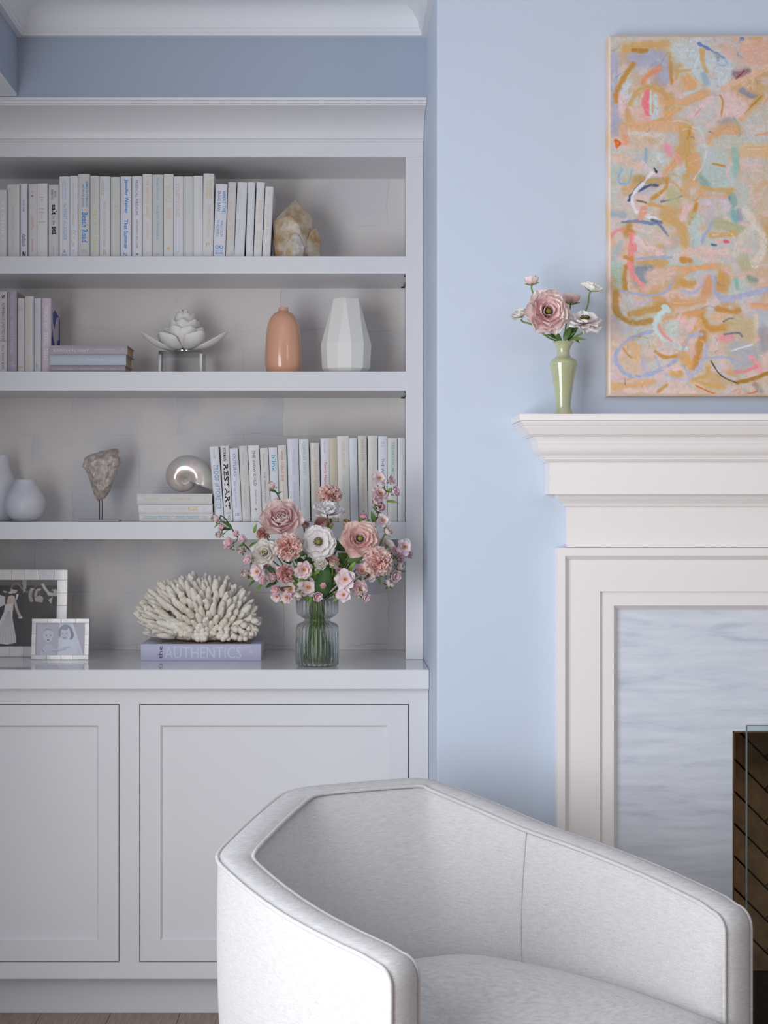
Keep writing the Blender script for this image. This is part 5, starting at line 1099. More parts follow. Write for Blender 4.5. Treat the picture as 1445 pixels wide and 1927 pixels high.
# ---------------------------------------------------------------- petals, shared by the lotus and the flowers
def petal_pts(L, W, th0, th1, cup=0.5, ruffle=0.0, point=0.0, ns=9, nt_=8, seed=0, base=0.18, curl=0.0):
    """petal surface grown from the origin: theta is the angle from the flower axis (+z) outwards (+x)"""
    R = random.Random(seed); ph = R.uniform(0, 6.28); ph2 = R.uniform(0, 6.28); rows = []; r = 0.0; z = 0.0
    for i in range(ns+1):
        s = i/ns
        if i:
            th = math.radians(th0+(th1-th0)*(s-0.5/ns)+curl*max(0, s-0.75)*4)
            r += math.sin(th)*L/ns; z += math.cos(th)*L/ns
        th = math.radians(th0+(th1-th0)*s)
        wpro = (base+(1-base)*math.sin(math.pi*min(1, s*0.62+0.0))**0.9) if s < .8 else None
        w1 = base+(1-base)*math.sin(math.pi/2*min(1, s/0.62))
        w2 = math.sqrt(max(0.05, 1-((s-0.62)/0.38)**2.6)) if s > 0.62 else 1.0
        if point: w2 = (1-point)*w2+point*(1-((s-0.62)/0.38)**1.3 if s > 0.62 else 1.0)
        w_ = W/2*w1*max(w2, 0.04)
        row = []
        for k in range(nt_+1):
            t = -1+2*k/nt_; inw = cup*(t*t)*w_; rf = ruffle*s*s*(math.sin(t*5+ph)+0.6*math.sin(t*9+ph2))*W*0.12
            # push edges inwards (towards the axis side) along the local normal
            nx, nz = -math.cos(th), math.sin(th)
            row.append((r+nx*(inw+rf), t*w_*(1-0.15*cup*abs(t)), z+nz*(inw+rf)+(ruffle*0.3*W*0.1*math.sin(t*7+ph) if s > .8 else 0)))
        rows.append(row)
    vs_ = [p for row in rows for p in row]; m = nt_+1
    fs = [(i*m+k, i*m+k+1, (i+1)*m+k+1, (i+1)*m+k) for i in range(ns) for k in range(nt_)]
    sv = [(i/ns, abs(-1+2*k/nt_)) for i in range(ns+1) for k in range(nt_+1)]
    return vs_, fs, sv
def lotus():
    D = 4.235; z1 = SHELF_Z[1]+.0004; s = D/F; cx = PX(346, D); zb_ = PZ(662, D)
    rs_ = empty('display_riser', (cx, D, z1), 'clear acrylic riser under the white ceramic lotus', 'display stand')
    ac = thin_glass('clear_acrylic', (240, 242, 244))
    x0, x1 = PX(303, D), PX(384, D); zt = PZ(663.5, D)-.0006
    mb = MB().box(x0, x1, D-.055, D+.055, zt-.0085, zt); mb.mk('riser_top', ac, rs_, bevel=.0006)
    MB().box(x1-.0075, x1, D-.055, D+.055, z1, zt-.009).mk('riser_leg', ac, rs_); MB().box(x0, x0+.0075, D-.055, D+.055, z1, zt-.009).mk('riser_leg', ac, rs_)
    # frosted front edges catch the light
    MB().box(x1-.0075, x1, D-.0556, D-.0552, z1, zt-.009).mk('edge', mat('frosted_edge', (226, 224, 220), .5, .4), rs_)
    rt = empty('lotus_candle_holder', (cx, D, zt+.0005), 'white ceramic lotus flower candle holder on the clear riser', 'candle holder')
    MB().lathe([(.028, 0), (.032, .001), (.032, .005), (.028, .006)], (cx, D, zt+.0005), 32, (True, True)).mk('base_plate', M_CHROME, rt, smooth=True, auto=40)
    MP = mat('bisque_porcelain', (236, 232, 226), .45, .4, sss=.15, sss_scale=.005)
    R = random.Random(9)
    # azimuth (0 = right, -90 = to the camera), length, width, theta start/end, lift
    rings = []
    # azimuth, length, width, theta start/end, root lift, root radius
    for a in (2, 48, 132, 182): rings.append((a, .150, .060, 100, 34, .008, .004))
    for a in (-146, -40, 100): rings.append((a, .100, .074, 98, 14, .008, .010))
    for a in (-172, -118, -66, -14, 30, 80, 150): rings.append((a, .098, .070, 86, -4, .012, .004))
    for a in (-148, -92, -34, 15, 66, 118, 168): rings.append((a, .104, .064, 62, -10, .014, .004))
    for a in (-120, -62, 0, 60, 120, 180): rings.append((a, .112, .056, 36, -8, .018, .003))
    for a in (-150, -30, 50, 110): rings.append((a, .118, .046, 18, -6, .020, .002))
    for i, (a, L, W, t0, t1, lift, r0) in enumerate(rings):
        v_, f_, _ = petal_pts(L*(.97 if i < 4 else .93), W*(1.0 if i < 4 else 1.22), t0+R.uniform(-3, 3), t1+R.uniform(-4, 4), cup=.5, point=.38, ns=10, nt_=8, seed=i, base=.35)
        ca, sa = math.cos(math.radians(a)), math.sin(math.radians(a)); pass
        w_ = [(cx+(x+r0)*ca-y*sa, D+(x+r0)*sa+y*ca, zt+.0005+lift+z) for x, y, z in v_]
        o = mk('petal', w_, f_, MP, rt, smooth=True); md = o.modifiers.new('solid', 'SOLIDIFY'); md.thickness = .0022; md.offset = 0
        md = o.modifiers.new('sub', 'SUBSURF'); md.levels = 1; md.render_levels = 1
lotus()

# ---------------------------------------------------------------- coral
def coral():
    D = 4.175; z0 = ZBK+.0012; s = D/F
    rt = empty('coral', (PX(372, D), D, z0), 'large white branching finger coral on the lilac book', 'coral')
    M = mat('coral_white', (250, 245, 236), .75, .25, bump=(300, .6), var=(25, .1), rgb2=(240, 230, 214))
    mb = MB(); R = random.Random(21)
    base = P(402, 1203, D); cen = P(373, 1156, D); ax_, ay_, az_ = 116*s, .108, 78*s
    N = 300; ga = math.pi*(3-5**.5)
    def blunt(p0, tip, rb, bend):
        n = 8; pts = []; rad = []
        for k in range(n+1):
            t = k/n; pts.append(p0.lerp(tip, t)+bend*math.sin(t*math.pi)); 
            rr = rb*(1.0+.22*math.sin(math.pi*min(1, t*1.3)))*(1.08-.25*t)
            if t > .72: rr = rb*.98*max(.12, (1-((t-.72)/.28)**1.9))**.6
            rad.append(rr*R.uniform(.94, 1.06))
        mb.tube(pts, rad, 9)
    for i in range(N):
        zz = 1-(i+.5)/N*1.52; az = i*ga; rr = math.sqrt(max(0, 1-zz*zz))
        d = Vector((rr*math.cos(az)*ax_, rr*math.sin(az)*ay_, zz*az_)); tip = cen+d*R.uniform(.86, 1.06)
        if tip.z < z0+.016: continue
        v = tip-base; ax = (v.normalized()*.75+Vector((d.x/ax_, d.y/ay_, d.z/az_)).normalized()*.45+Vector((0, 0, .22))).normalized()
        ln = R.uniform(.040, .062); p0 = tip-ax*ln; rb_ = R.uniform(.0062, .0094)
        if p0.z < z0+.013: p0.z = z0+.013
        blunt(p0, tip, rb_, Vector((R.uniform(-.003, .003), R.uniform(-.003, .003), 0)))
        for q in range(R.choice([0, 1, 1, 2])):
            c = p0.lerp(tip, R.uniform(.25, .7)); sd = ax.orthogonal().normalized(); sd.rotate(Matrix.Rotation(R.uniform(0, 6.28), 3, ax))
            e_ = c+sd*rb_*1.2+ax*R.uniform(.008, .016); mb.tube([c, c.lerp(e_, .5), c.lerp(e_, .85), e_], [rb_*.62, rb_*.66, rb_*.5, rb_*.12], 7)
    for (a, b_) in (((310, 1190), (251, 1153)), ((305, 1160), (262, 1133))):
        p0 = P(a[0], a[1], D-.03); p1 = P(b_[0], b_[1], D-.06); blunt(p0, p1, .0075, Vector((0, 0, -.004)))
        for k in range(5): c = p0.lerp(p1, .2+.15*k); mb.tube([c, c+Vector((-.004, -.006, .006*(-1)**k))*1.2, c+Vector((-.006, -.008, .008*(-1)**k))*1.3], [.006, .0055, .001], 7)
    # solid heart
    n = 30; m = 16; vs_ = []
    for i in range(m+1):
        el = -math.pi/2+math.pi*i/m
        for k in range(n):
            a = 2*math.pi*k/n; d = Vector((math.cos(el)*math.cos(a)*ax_, math.cos(el)*math.sin(a)*ay_, math.sin(el)*az_))*.62
            c = cen.lerp(base, .35); p = c+d; p += d.normalized()*mnoise.noise(p*60)*.006; p.z = max(p.z, z0+.004); vs_.append(p)
    mb.add(vs_, [(i*n+k, i*n+(k+1) % n, (i+1)*n+(k+1) % n, (i+1)*n+k) for i in range(m) for k in range(n)])
    # knobbly underside seen from the front
    for i in range(95):
        x = R.uniform(320, 482); yb_ = 1216-abs(x-415)**1.5*.028; y = R.uniform(max(1165, yb_-34), yb_-4)
        c = P(x, y, D-R.uniform(.05, .085)); c.z = max(c.z, z0+.012); e_ = c+Vector(((x-400)*s*.08+R.uniform(-.005, .005), -.014, R.uniform(-.004, .006))); rr = R.uniform(.0075, .0105)
        mb.tube([c+Vector((0, .02, .004)), c, c.lerp(e_, .7), e_], [rr, rr, rr*.9, rr*.2], 8)
    for v in range(len(mb.v)):
        p = mb.v[v]
        if p[2] < z0: mb.v[v] = (p[0], p[1], z0+.0001)
    mb.mk('coral_body', M, rt, smooth=True)
coral()

# ================================================================== upholstered barrel chair
def linen_mat():
    m = bpy.data.materials.new('woven_linen'); m.use_nodes = True; nt = m.node_tree; b = nt.nodes['Principled BSDF']
    tc = nt.nodes.new('ShaderNodeTexCoord'); acc = None
    for sc_, w_ in (((60, 60, 1300), .5), ((1100, 1100, 90), .3), ((1400, 1400, 1400), .35)):
        mp = nt.nodes.new('ShaderNodeMapping'); mp.inputs['Scale'].default_value = sc_; nt.links.new(tc.outputs['Object'], mp.inputs[0])
        n = nt.nodes.new('ShaderNodeTexNoise'); n.inputs['Scale'].default_value = 1; n.inputs['Detail'].default_value = 3; nt.links.new(mp.outputs[0], n.inputs[0])
        k = nt.nodes.new('ShaderNodeMath'); k.operation = 'MULTIPLY'; k.inputs[1].default_value = w_; nt.links.new(n.outputs['Fac'], k.inputs[0])
        if acc is None: acc = k
        else:
            a = nt.nodes.new('ShaderNodeMath'); a.operation = 'ADD'; nt.links.new(acc.outputs[0], a.inputs[0]); nt.links.new(k.outputs[0], a.inputs[1]); acc = a
    r = nt.nodes.new('ShaderNodeValToRGB'); e = r.color_ramp.elements; e[0].position = .42; e[0].color = (*lin((186, 183, 182)), 1); e[1].position = .70; e[1].color = (*lin((219, 218, 220)), 1)
    nt.links.new(acc.outputs[0], r.inputs[0]); nt.links.new(r.outputs[0], b.inputs['Base Color'])
    bp = nt.nodes.new('ShaderNodeBump'); bp.inputs['Strength'].default_value = .8; bp.inputs['Distance'].default_value = .002
    nt.links.new(acc.outputs[0], bp.inputs['Height']); nt.links.new(bp.outputs[0], b.inputs['Normal'])
    b.inputs['Roughness'].default_value = .9; b.inputs['Specular IOR Level'].default_value = .2; b.inputs['Sheen Weight'].default_value = .25
    return m
M_LINEN = linen_mat()
def chair():
    A, B, C, E, F_, G = [Vector(p) for p in ((.084, 2.385, .622), (-.248, 2.817, .700), (-.117, 3.174, .762), (.204, 3.31, .762), (.441, 3.10, .700), (.777, 2.73, .622))]
    O = Vector((.17, 2.93, 0)); fwd = Vector((.49, -.87, 0)).normalized(); up = Vector((0, 0, 1))
    rt = empty('armchair', (O.x, O.y, 0), 'off-white woven linen barrel armchair with piped edges in the foreground', 'armchair')
    def seg(p, q, n, bow=0.0, drop=0.0):
        d = (q-p); nrm = Vector((-d.y, d.x, 0)).normalized()
        if nrm.dot(Vector(((p+q)/2-O).to_tuple()[:2]+(0,))) < 0: nrm = -nrm
        return [p+d*(i/n)+nrm*bow*math.sin(math.pi*(i/n))+up*drop*math.sin(math.pi*(i/n)) for i in range(n)]
    path = seg(A, B, 26, .030, -.004)+seg(B, C, 16, .006)+seg(C, E, 16, .010)+seg(E, F_, 14, .008)+seg(F_, G, 26, .026, .0)+[G]
    iB, iF = 26, 26+16+16+14
    for it in range(5):
        q = list(path)
        for i in range(1, len(path)-1):
            k = .5 if not (abs(i-iB) <= 2 or abs(i-iF) <= 2) or it < 2 else .2
            q[i] = path[i].lerp((path[i-1]+path[i+1])/2, k)
        path = q
    n = len(path); T = .068
    def tang(i): return (Vector((path[min(i+1, n-1)].x-path[max(i-1, 0)].x, path[min(i+1, n-1)].y-path[max(i-1, 0)].y, 0))).normalized()
    nin = []
    for i in range(n):
        t = tang(i); q = Vector((-t.y, t.x, 0))
        if q.dot(O-Vector((path[i].x, path[i].y, 0))) < 0: q = -q
        nin.append(q)
    ZB = .13; r = .032
    frames = []   # (outer, inner, normal, path index)
    def endcap(i0, tdir, rev):
        p = path[i0]; f = []
        for z in [ZB+(p.z-r-ZB)*k/10 for k in range(10)]: f.append((Vector((p.x, p.y, z)), Vector((p.x, p.y, z))+nin[i0]*T, tdir, i0))
        for k in range(9):
            a = math.pi/2*k/8; q = Vector((p.x, p.y, 0))-tdir*(r-r*math.cos(a)); z = p.z-r+r*math.sin(a)
            q = Vector((q.x, q.y, z)); f.append((q, q+nin[i0]*T, tdir*math.cos(a)+up*math.sin(a), i0))
        return f
    fl_, fr_ = endcap(0, -tang(0), False), endcap(n-1, tang(n-1), True)
    mid = []
    for i in range(3, n-3): mid.append((path[i], path[i]+nin[i]*T, up, i))
    frames = fl_+mid+fr_[::-1]
    # top band
    vs_ = []; m = 9
    for (a, b, N, i) in frames:
        for k in range(m):
            u = k/(m-1); vs_.append(a.lerp(b, u)+N*(.011*math.sin(math.pi*u)**.55))
    fs = [(j*m+k, (j+1)*m+k, (j+1)*m+k+1, j*m+k+1) for j in range(len(frames)-1) for k in range(m-1)]
    fix_normals(mk('top_band', vs_, fs, M_LINEN, rt, smooth=True))
    # piping outside and inside
    for which, nm in ((0, 'outer'), (1, 'inner')):
        pts = []
        for (a, b, N, i) in frames: pts.append((a if which == 0 else b)+(nin[i]*(-.0015 if which == 0 else .0015))+N*.0012)
        MB().tube(pts, .0042, 8).mk('piping', M_LINEN, rt, smooth=True)
    # outer panels: facets down to the base
    sub = fl_[10:]+mid+fr_[10:][::-1]
    ia = [k for k, f in enumerate(sub)]
    vs_ = []; rows = 12
    for (a, b, N, i) in sub:
        for k in range(rows+1):
            v = k/rows; z = a.z+(ZB-a.z)*v; p = Vector((a.x, a.y, z))-nin[i]*(.006*math.sin(math.pi*min(1, v*1.3)))+nin[i]*(.012*v)
            vs_.append(p)
    fs = [(j*(rows+1)+k, j*(rows+1)+k+1, (j+1)*(rows+1)+k+1, (j+1)*(rows+1)+k) for j in range(len(sub)-1) for k in range(rows)]
    fix_normals(mk('outer_panel', vs_, fs, M_LINEN, rt, smooth=True))
    # inner panels: left arm, back, right arm
    def bottom(i, b):
        p = Vector((b.x, b.y, .36))
        if iB <= i <= iF:
            u = (i-iB)/(iF-iB); wgt = math.sin(math.pi*u)**.8; p += fwd*(.15*wgt)
        return p+nin[i]*.012
    def inner(idx, nm, bul):
        vs_ = []; rows = 14
        J = len(idx); grid = []
        for j, (a, b, N, i) in enumerate(idx):
            bt = bottom(i, b); col_ = []
            ends = math.sin(math.pi*j/(J-1))**.5 if nm == 'backrest' else 1.0
            endw = min(1.0, (j if i < iB else J-1-j)/7.0) if nm != 'backrest' else 1.0   # meets the band at the arm fronts
            if nm != 'backrest': bt = Vector((b.x, b.y, .36)).lerp(bt, endw)
            bb = .012+(bul-.012)*ends
            for k in range(rows+1):
                v = k/rows; p = b.lerp(bt, v)
                p = p+nin[i]*(bb*endw*max(0, math.sin(math.pi*v)))-up*(.004)*(1 if k == 0 else 0)
                col_.append(p)
            grid.append(col_)
        if nm == 'backrest':
            for k in range(1, rows+1):
                for it in range(int(90*min(1, k/rows*1.3))):
                    q_ = [g_[k] for g_ in grid]
                    for j in range(1, J-1): grid[j][k] = q_[j].lerp((q_[j-1]+q_[j+1])/2, .5)
        vs_ = [p for g_ in grid for p in g_]
        fs = [(j*(rows+1)+k, j*(rows+1)+k+1, (j+1)*(rows+1)+k+1, (j+1)*(rows+1)+k) for j in range(len(idx)-1) for k in range(rows)]
        fix_normals(mk(nm, vs_, fs, M_LINEN, rt, smooth=True))
    left = [f for f in fl_[10:]+mid if f[3] <= iB]; back = [f for f in mid if iB <= f[3] <= iF]; right = [f for f in mid+fr_[10:][::-1] if f[3] >= iF]
    inner(left, 'inner_arm_panel', .012); inner(back, 'backrest', .030); inner(right, 'inner_arm_panel', .012)
    for f in (back[0], back[-1]):   # seam welts between back and arms
        bt = bottom(f[3], f[1]); bul = .012
        MB().tube([f[1].lerp(bt, k/14)+nin[f[3]]*(bul*math.sin(math.pi*k/14)+.001) for k in range(15)], .0024, 6).mk('seam', M_LINEN, rt, smooth=True)
    # seat cushion
    rim = []
    for f in sub:
        bt = bottom(f[3], f[1]); bt = Vector((bt.x, bt.y, 0))
        rim.append(bt+nin[f[3]]*.004)
    for it in range(70):
        q_ = list(rim)
        for j in range(1, len(rim)-1):
            if iB-6 < sub[j][3] < iF+6: rim[j] = q_[j].lerp((q_[j-1]+q_[j+1])/2, .5)
    L0 = rim[0]; R0 = rim[-1]
    front = [R0+fwd*.03, ]
    for k in range(1, 12):
        u = k/12; front.append(R0.lerp(L0, u)+fwd*(.03+.045*math.sin(math.pi*u)**.6))
    front.append(L0+fwd*.03)
    rim = rim+front; cen = sum(rim, Vector((0, 0, 0)))/len(rim)
    prof = [(1.0, .30), (1.0, .395), (.995, .413), (.98, .425), (.95, .433), (.88, .441), (.75, .450), (.55, .458), (.3, .463), (.08, .465)]
    vs_ = []; nr = len(rim)
    for k, z in prof: vs_ += [Vector((cen.x+(p.x-cen.x)*k, cen.y+(p.y-cen.y)*k, z)) for p in rim]
    fs = [(i*nr+k, i*nr+(k+1) % nr, (i+1)*nr+(k+1) % nr, (i+1)*nr+k) for i in range(len(prof)-1) for k in range(nr)]+[tuple((len(prof)-1)*nr+k for k in range(nr))]
    fix_normals(mk('seat_cushion', vs_, fs, M_LINEN, rt, smooth=True))
    # front rail and recessed plinth
    q = [L0+fwd*.012, R0+fwd*.012]; vs_ = []
    for p in q:
        for dz in (ZB, .30): vs_ += [Vector((p.x, p.y, dz)), Vector((p.x, p.y, dz))-fwd*.05]
    fix_normals(mk('front_rail', vs_, [(0, 4, 6, 2), (1, 3, 7, 5), (2, 6, 7, 3), (0, 1, 5, 4), (0, 2, 3, 1), (4, 5, 7, 6)], M_LINEN, rt))
    b_ = [Vector((f[0].x, f[0].y, 0)).lerp(cen, .12) for f in sub]; nb = len(b_)
    vs_ = [Vector((p.x, p.y, z)) for z in (.0006, ZB+.02) for p in b_]
    fix_normals(mk('plinth', vs_, [(k, (k+1) % nb, nb+(k+1) % nb, nb+k) for k in range(nb)]+[tuple(range(nb)), tuple(range(2*nb-1, nb-1, -1))], mat('plinth_wood', (90, 74, 62), .5, .4), rt))
chair()

# ================================================================== flowers
M_PETAL = vcol_mat('petal', 0.6, 0.2, trans=0.2)
M_LEAF = vcol_mat('leaf', 0.42, 0.35, trans=0.15)
M_STEM = mat('green_stem', (112, 136, 66), .5, .3); M_STEM2 = mat('woody_twig', (92, 74, 58), .7, .2); M_STEMD = mat('dark_green_stem', (62, 92, 48), .5, .3)
def lerp3(a, b, t): return tuple(x+(y-x)*t for x, y in zip(a, b))
def ramp(stops, s):
    for (a, ca), (b, cb) in zip(stops[:-1], stops[1:]):
        if s <= b: return lerp3(ca, cb, max(0, (s-a)/(b-a)))
    return stops[-1][1]
def vc(cols): 
    a = np.ones((len(cols), 4), np.float32); c = np.clip(np.array(cols)/255.0, 0, 1); a[:, :3] = np.where(c <= .04045, c/12.92, ((c+.055)/1.055)**2.4); return a
def frame_of(axis, spin=0.0):
    z = Vector(axis).normalized(); h = Vector((0, 0, 1)) if abs(z.z) < .95 else Vector((1, 0, 0))
    x = h.cross(z).normalized(); y = z.cross(x); m = Matrix((x, y, z)).transposed(); return m @ Matrix.Rotation(spin, 3, 'Z')
_pm = {}
def petal_mesh(key, L, W, t0, t1, cup, ruffle, stops, seed, edge=None):
    k = (key, seed)
    if k in _pm: return _pm[k]
    v_, f_, sv = petal_pts(L, W, t0, t1, cup=cup, ruffle=ruffle, ns=9, nt_=8, seed=seed, base=.3)
    R = random.Random(seed); j = R.uniform(-5, 5)
    cols = []
    for s, t in sv:
        c = ramp(stops, min(1, s*(1-.05*t)+.10*t*t)); cols.append(tuple(min(250, x+j) for x in c))
    me = bpy.data.meshes.new('petal'); me.from_pydata(v_, [], f_); me.materials.append(M_PETAL); me.polygons.foreach_set('use_smooth', [True]*len(f_))
    at = me.color_attributes.new('Col', 'FLOAT_COLOR', 'POINT'); at.data.foreach_set('color', vc(cols).reshape(-1)); _pm[k] = me; return me
PINK = [(0, (244, 158, 174)), (.35, (251, 192, 202)), (.7, (253, 214, 216)), (1, (253, 234, 228))]
PINKO = [(0, (248, 196, 200)), (.5, (252, 216, 215)), (1, (253, 234, 228))]
PEACHY = [(0, (246, 172, 172)), (.4, (252, 200, 194)), (.8, (253, 216, 207)), (1, (253, 230, 221))]
WHITE = [(0, (232, 200, 196)), (.3, (244, 230, 228)), (1, (250, 246, 246))]
CREAM = [(0, (244, 222, 212)), (.4, (251, 240, 232)), (1, (252, 246, 240))]
DUSTY = [(0, (220, 150, 146)), (.5, (234, 180, 174)), (1, (242, 204, 196))]
CENT = mat('flower_centre_dark', (58, 62, 44), .7, .2, bump=(900, .8)); CENTG = mat('flower_centre_green', (150, 150, 60), .6, .3, bump=(900, .8))
def leaf_mesh(L, W, c1, c2, fold=.25, bend=.25, n=8):
    v_ = []; cols = []
    for i in range(n+1):
        s = i/n; w = W/2*math.sin(math.pi*min(1, .06+s*.94)**.8)**.9 if i < n else 0.0; z = -bend*L*s*s
        v_ += [(L*s, -w, z+fold*w), (L*s, 0, z), (L*s, w, z+fold*w)]; c = lerp3(c1, c2, s); cols += [c, lerp3(c, (190, 206, 130), .25), c]
    f_ = [(i*3+k, i*3+k+1, (i+1)*3+k+1, (i+1)*3+k) for i in range(n) for k in range(2)]
    me = bpy.data.meshes.new('leaf'); me.from_pydata(v_, [], f_); me.materials.append(M_LEAF); me.polygons.foreach_set('use_smooth', [True]*len(f_))
    at = me.color_attributes.new('Col', 'FLOAT_COLOR', 'POINT'); at.data.foreach_set('color', vc(cols).reshape(-1)); return me
LEAVES = [leaf_mesh(1, .42, (70, 104, 46), (88, 126, 54)), leaf_mesh(1, .34, (96, 136, 52), (130, 168, 66), bend=.1), leaf_mesh(1, .5, (44, 78, 44), (56, 92, 50), fold=.15, bend=.15), leaf_mesh(1, .3, (118, 150, 60), (150, 176, 84), bend=.35)]
def put_leaf(parent, p, direction, L, kind, roll=0.0):
    o = bpy.data.objects.new('leaf', LEAVES[kind]); COL.objects.link(o); o.parent = parent
    x = Vector(direction).normalized(); h = Vector((0, -.75, .66)); y = h.cross(x).normalized(); z = x.cross(y)
    m = Matrix((x, y, z)).transposed() @ Matrix.Rotation(roll, 3, 'X')
    o.matrix_local = Matrix.Translation(Vector(p)-org(parent)) @ (m.to_4x4()) @ Matrix.Scale(L, 4); return o
LAYERS = {
 'closed': [(6, 1.28, 1.30, 96, 42, 0), (6, 1.16, 1.2, 86, 20, .02), (6, 1.02, 1.05, 72, 2, .05), (5, .86, .95, 56, -12, .08), (5, .70, .8, 42, -16, .12), (4, .52, .6, 28, -18, .16)],
 'open': [(6, 1.24, 1.25, 98, 66, 0), (6, 1.12, 1.12, 90, 46, .02), (6, .98, .95, 80, 28, .05), (6, .82, .75, 68, 14, .07), (5, .62, .5, 54, 2, .10)],
 'flat': [(7, 1.10, .98, 99, 84, 0), (7, .98, .88, 90, 70, .03), (6, .78, .72, 78, 48, .07)],
 'cup': [(5, 1.15, 1.25, 84, -6, 0), (5, 1.05, 1.1, 70, -14, .03), (4, .85, .9, 50, -18, .06)],
 'half': [(7, 1.15, 1.0, 88, 52, 0), (7, 1.0, .9, 74, 34, .04), (6, .85, .75, 58, 16, .08), (5, .6, .6, 40, 0, .12)],
}
def stem_path(pts, n=7):
    pts = [Vector(p) for p in pts]; out = []
    for i in range(len(pts)-1):
        p0 = pts[max(i-1, 0)]; p1 = pts[i]; p2 = pts[i+1]; p3 = pts[min(i+2, len(pts)-1)]
        for k in range(n):
            f = k/n; out.append(0.5*((2*p1)+(-p0+p2)*f+(2*p0-5*p1+4*p2-p3)*f*f+(-p0+3*p1-3*p2+p3)*f**3))
    out.append(pts[-1]); return out
def flower(kind, x, y, D, rpx, axis, stops, label, group, stem, ruffle=.25, centre=True, seed=0, cup=.45, inner_stops=None, srad=.002, calyx=False, smat=None, leaves=()):
    r = rpx*D/F; c = P(x, y, D); ax = Vector(axis).normalized(); base = c-ax*r*.28
    rt = empty('flower', base, label, 'flower', group); R = random.Random(seed)
    m0 = frame_of(ax)
    for li, (n, Lf, Wf, t0, t1, lift) in enumerate(LAYERS[kind]):
        st = stops if (inner_stops is None or li < 2) else inner_stops
        for k in range(n):
            me = petal_mesh((kind, li, round(r, 4), id(st)), Lf*r, Wf*r, t0, t1, cup*(1-.1*li), ruffle, st, (k+seed) % 3)
            o = bpy.data.objects.new('petal', me); COL.objects.link(o); o.parent = rt
            sp = 2*math.pi*(k+.5*(li % 2))/n+R.uniform(-.16, .16)+li*.3
            tilt = Matrix.Rotation(R.uniform(-.10, .12), 3, 'Y')
            o.matrix_local = Matrix.Translation(ax*lift*r) @ (m0 @ Matrix.Rotation(sp, 3, 'Z') @ tilt).to_4x4()
    if centre:
        mb = MB(); q = base+ax*r*.20; rr = r*.15; pr = [(rr*math.sin(math.pi*i/8)+1e-5, rr*(1-math.cos(math.pi*i/8))*.8) for i in range(9)]
        vs_ = []; nn = 14
        for (a, z) in pr:
            for k in range(nn): vs_.append(q+m0 @ Vector((a*math.cos(6.2832*k/nn), a*math.sin(6.2832*k/nn), z)))
        mk('pistil', vs_, [(i*nn+k, i*nn+(k+1) % nn, (i+1)*nn+(k+1) % nn, (i+1)*nn+k) for i in range(8) for k in range(nn)], CENTG, rt, smooth=True)
        mb = MB()
        for k in range(34):
            a = 2.399*k; e = .7+.6*((k*7) % 5)/5; d = m0 @ Vector((math.cos(a)*math.sin(e), math.sin(a)*math.sin(e), math.cos(e))); p0 = q+d*rr*.6; p1 = q+d*rr*1.9
            mb.tube([p0, p1, p1+d*rr*.22], [rr*.07, rr*.07, rr*.26], 5)
        mb.mk('stamens', CENT, rt)
    if calyx:
        for k in range(5):
            o = put_leaf(rt, base-ax*r*.02, (m0 @ Vector((math.cos(k*1.2566), math.sin(k*1.2566), .35))), r*.8, 1)
    if stem:
        pts = stem_path([base+ax*r*.02, base-ax*r*.5]+stem); MB().tube(pts, srad, 7).mk('stem', smat or M_STEM, rt, smooth=True)
    for (lx, ly, lD, dx, dz, L, kd) in leaves: put_leaf(rt, P(lx, ly, lD), (dx, -.25, dz), L*D/F, kd)
    return rt
def pompon(x, y, D, rpx, axis, label, group, stem, seed, c0=(240, 140, 136), c1=(250, 200, 190), c2=(252, 230, 222), smat=None):
    r = rpx*D/F; ax = Vector(axis).normalized(); c = P(x, y, D); rt = empty('flower', c-ax*r*.5, label, 'flower', group); m0 = frame_of(ax); R = random.Random(seed)
    vs_ = []; fs = []; cols = []; N = 120
    for i in range(N):
        zz = 1-i/N*1.25; e = math.acos(max(-1, zz)); a = i*2.39996
        L = r*(.55+.30*min(1, e/1.4)); v_, f_, sv = petal_pts(L, L*.55, 6, 40+R.uniform(-12, 12), cup=.5, ruffle=.9, ns=5, nt_=4, seed=i, base=.3)
        d = Vector((math.cos(a)*math.sin(e), math.sin(a)*math.sin(e), math.cos(e))); fr = frame_of(d, R.uniform(0, 6.28)); o0 = d*r*.30-Vector((0, 0, r*.18)); n0 = len(vs_)
        for p in v_: vs_.append(c+m0 @ (o0+fr @ Vector(p)))
        fs += [tuple(k+n0 for k in f) for f in f_]; j = R.uniform(-8, 8)
        for s, t in sv: cols.append(tuple(min(252, q+j) for q in ramp([(0, c0), (.45, c1), (1, c2)], s)))
    mk('petals', vs_, fs, M_PETAL, rt, smooth=True, col=vc(cols))
    if stem: MB().tube(stem_path([c-ax*r*.4, c-ax*r*1.2]+stem), .0019, 7).mk('stem', smat or M_STEM, rt, smooth=True)
    return rt
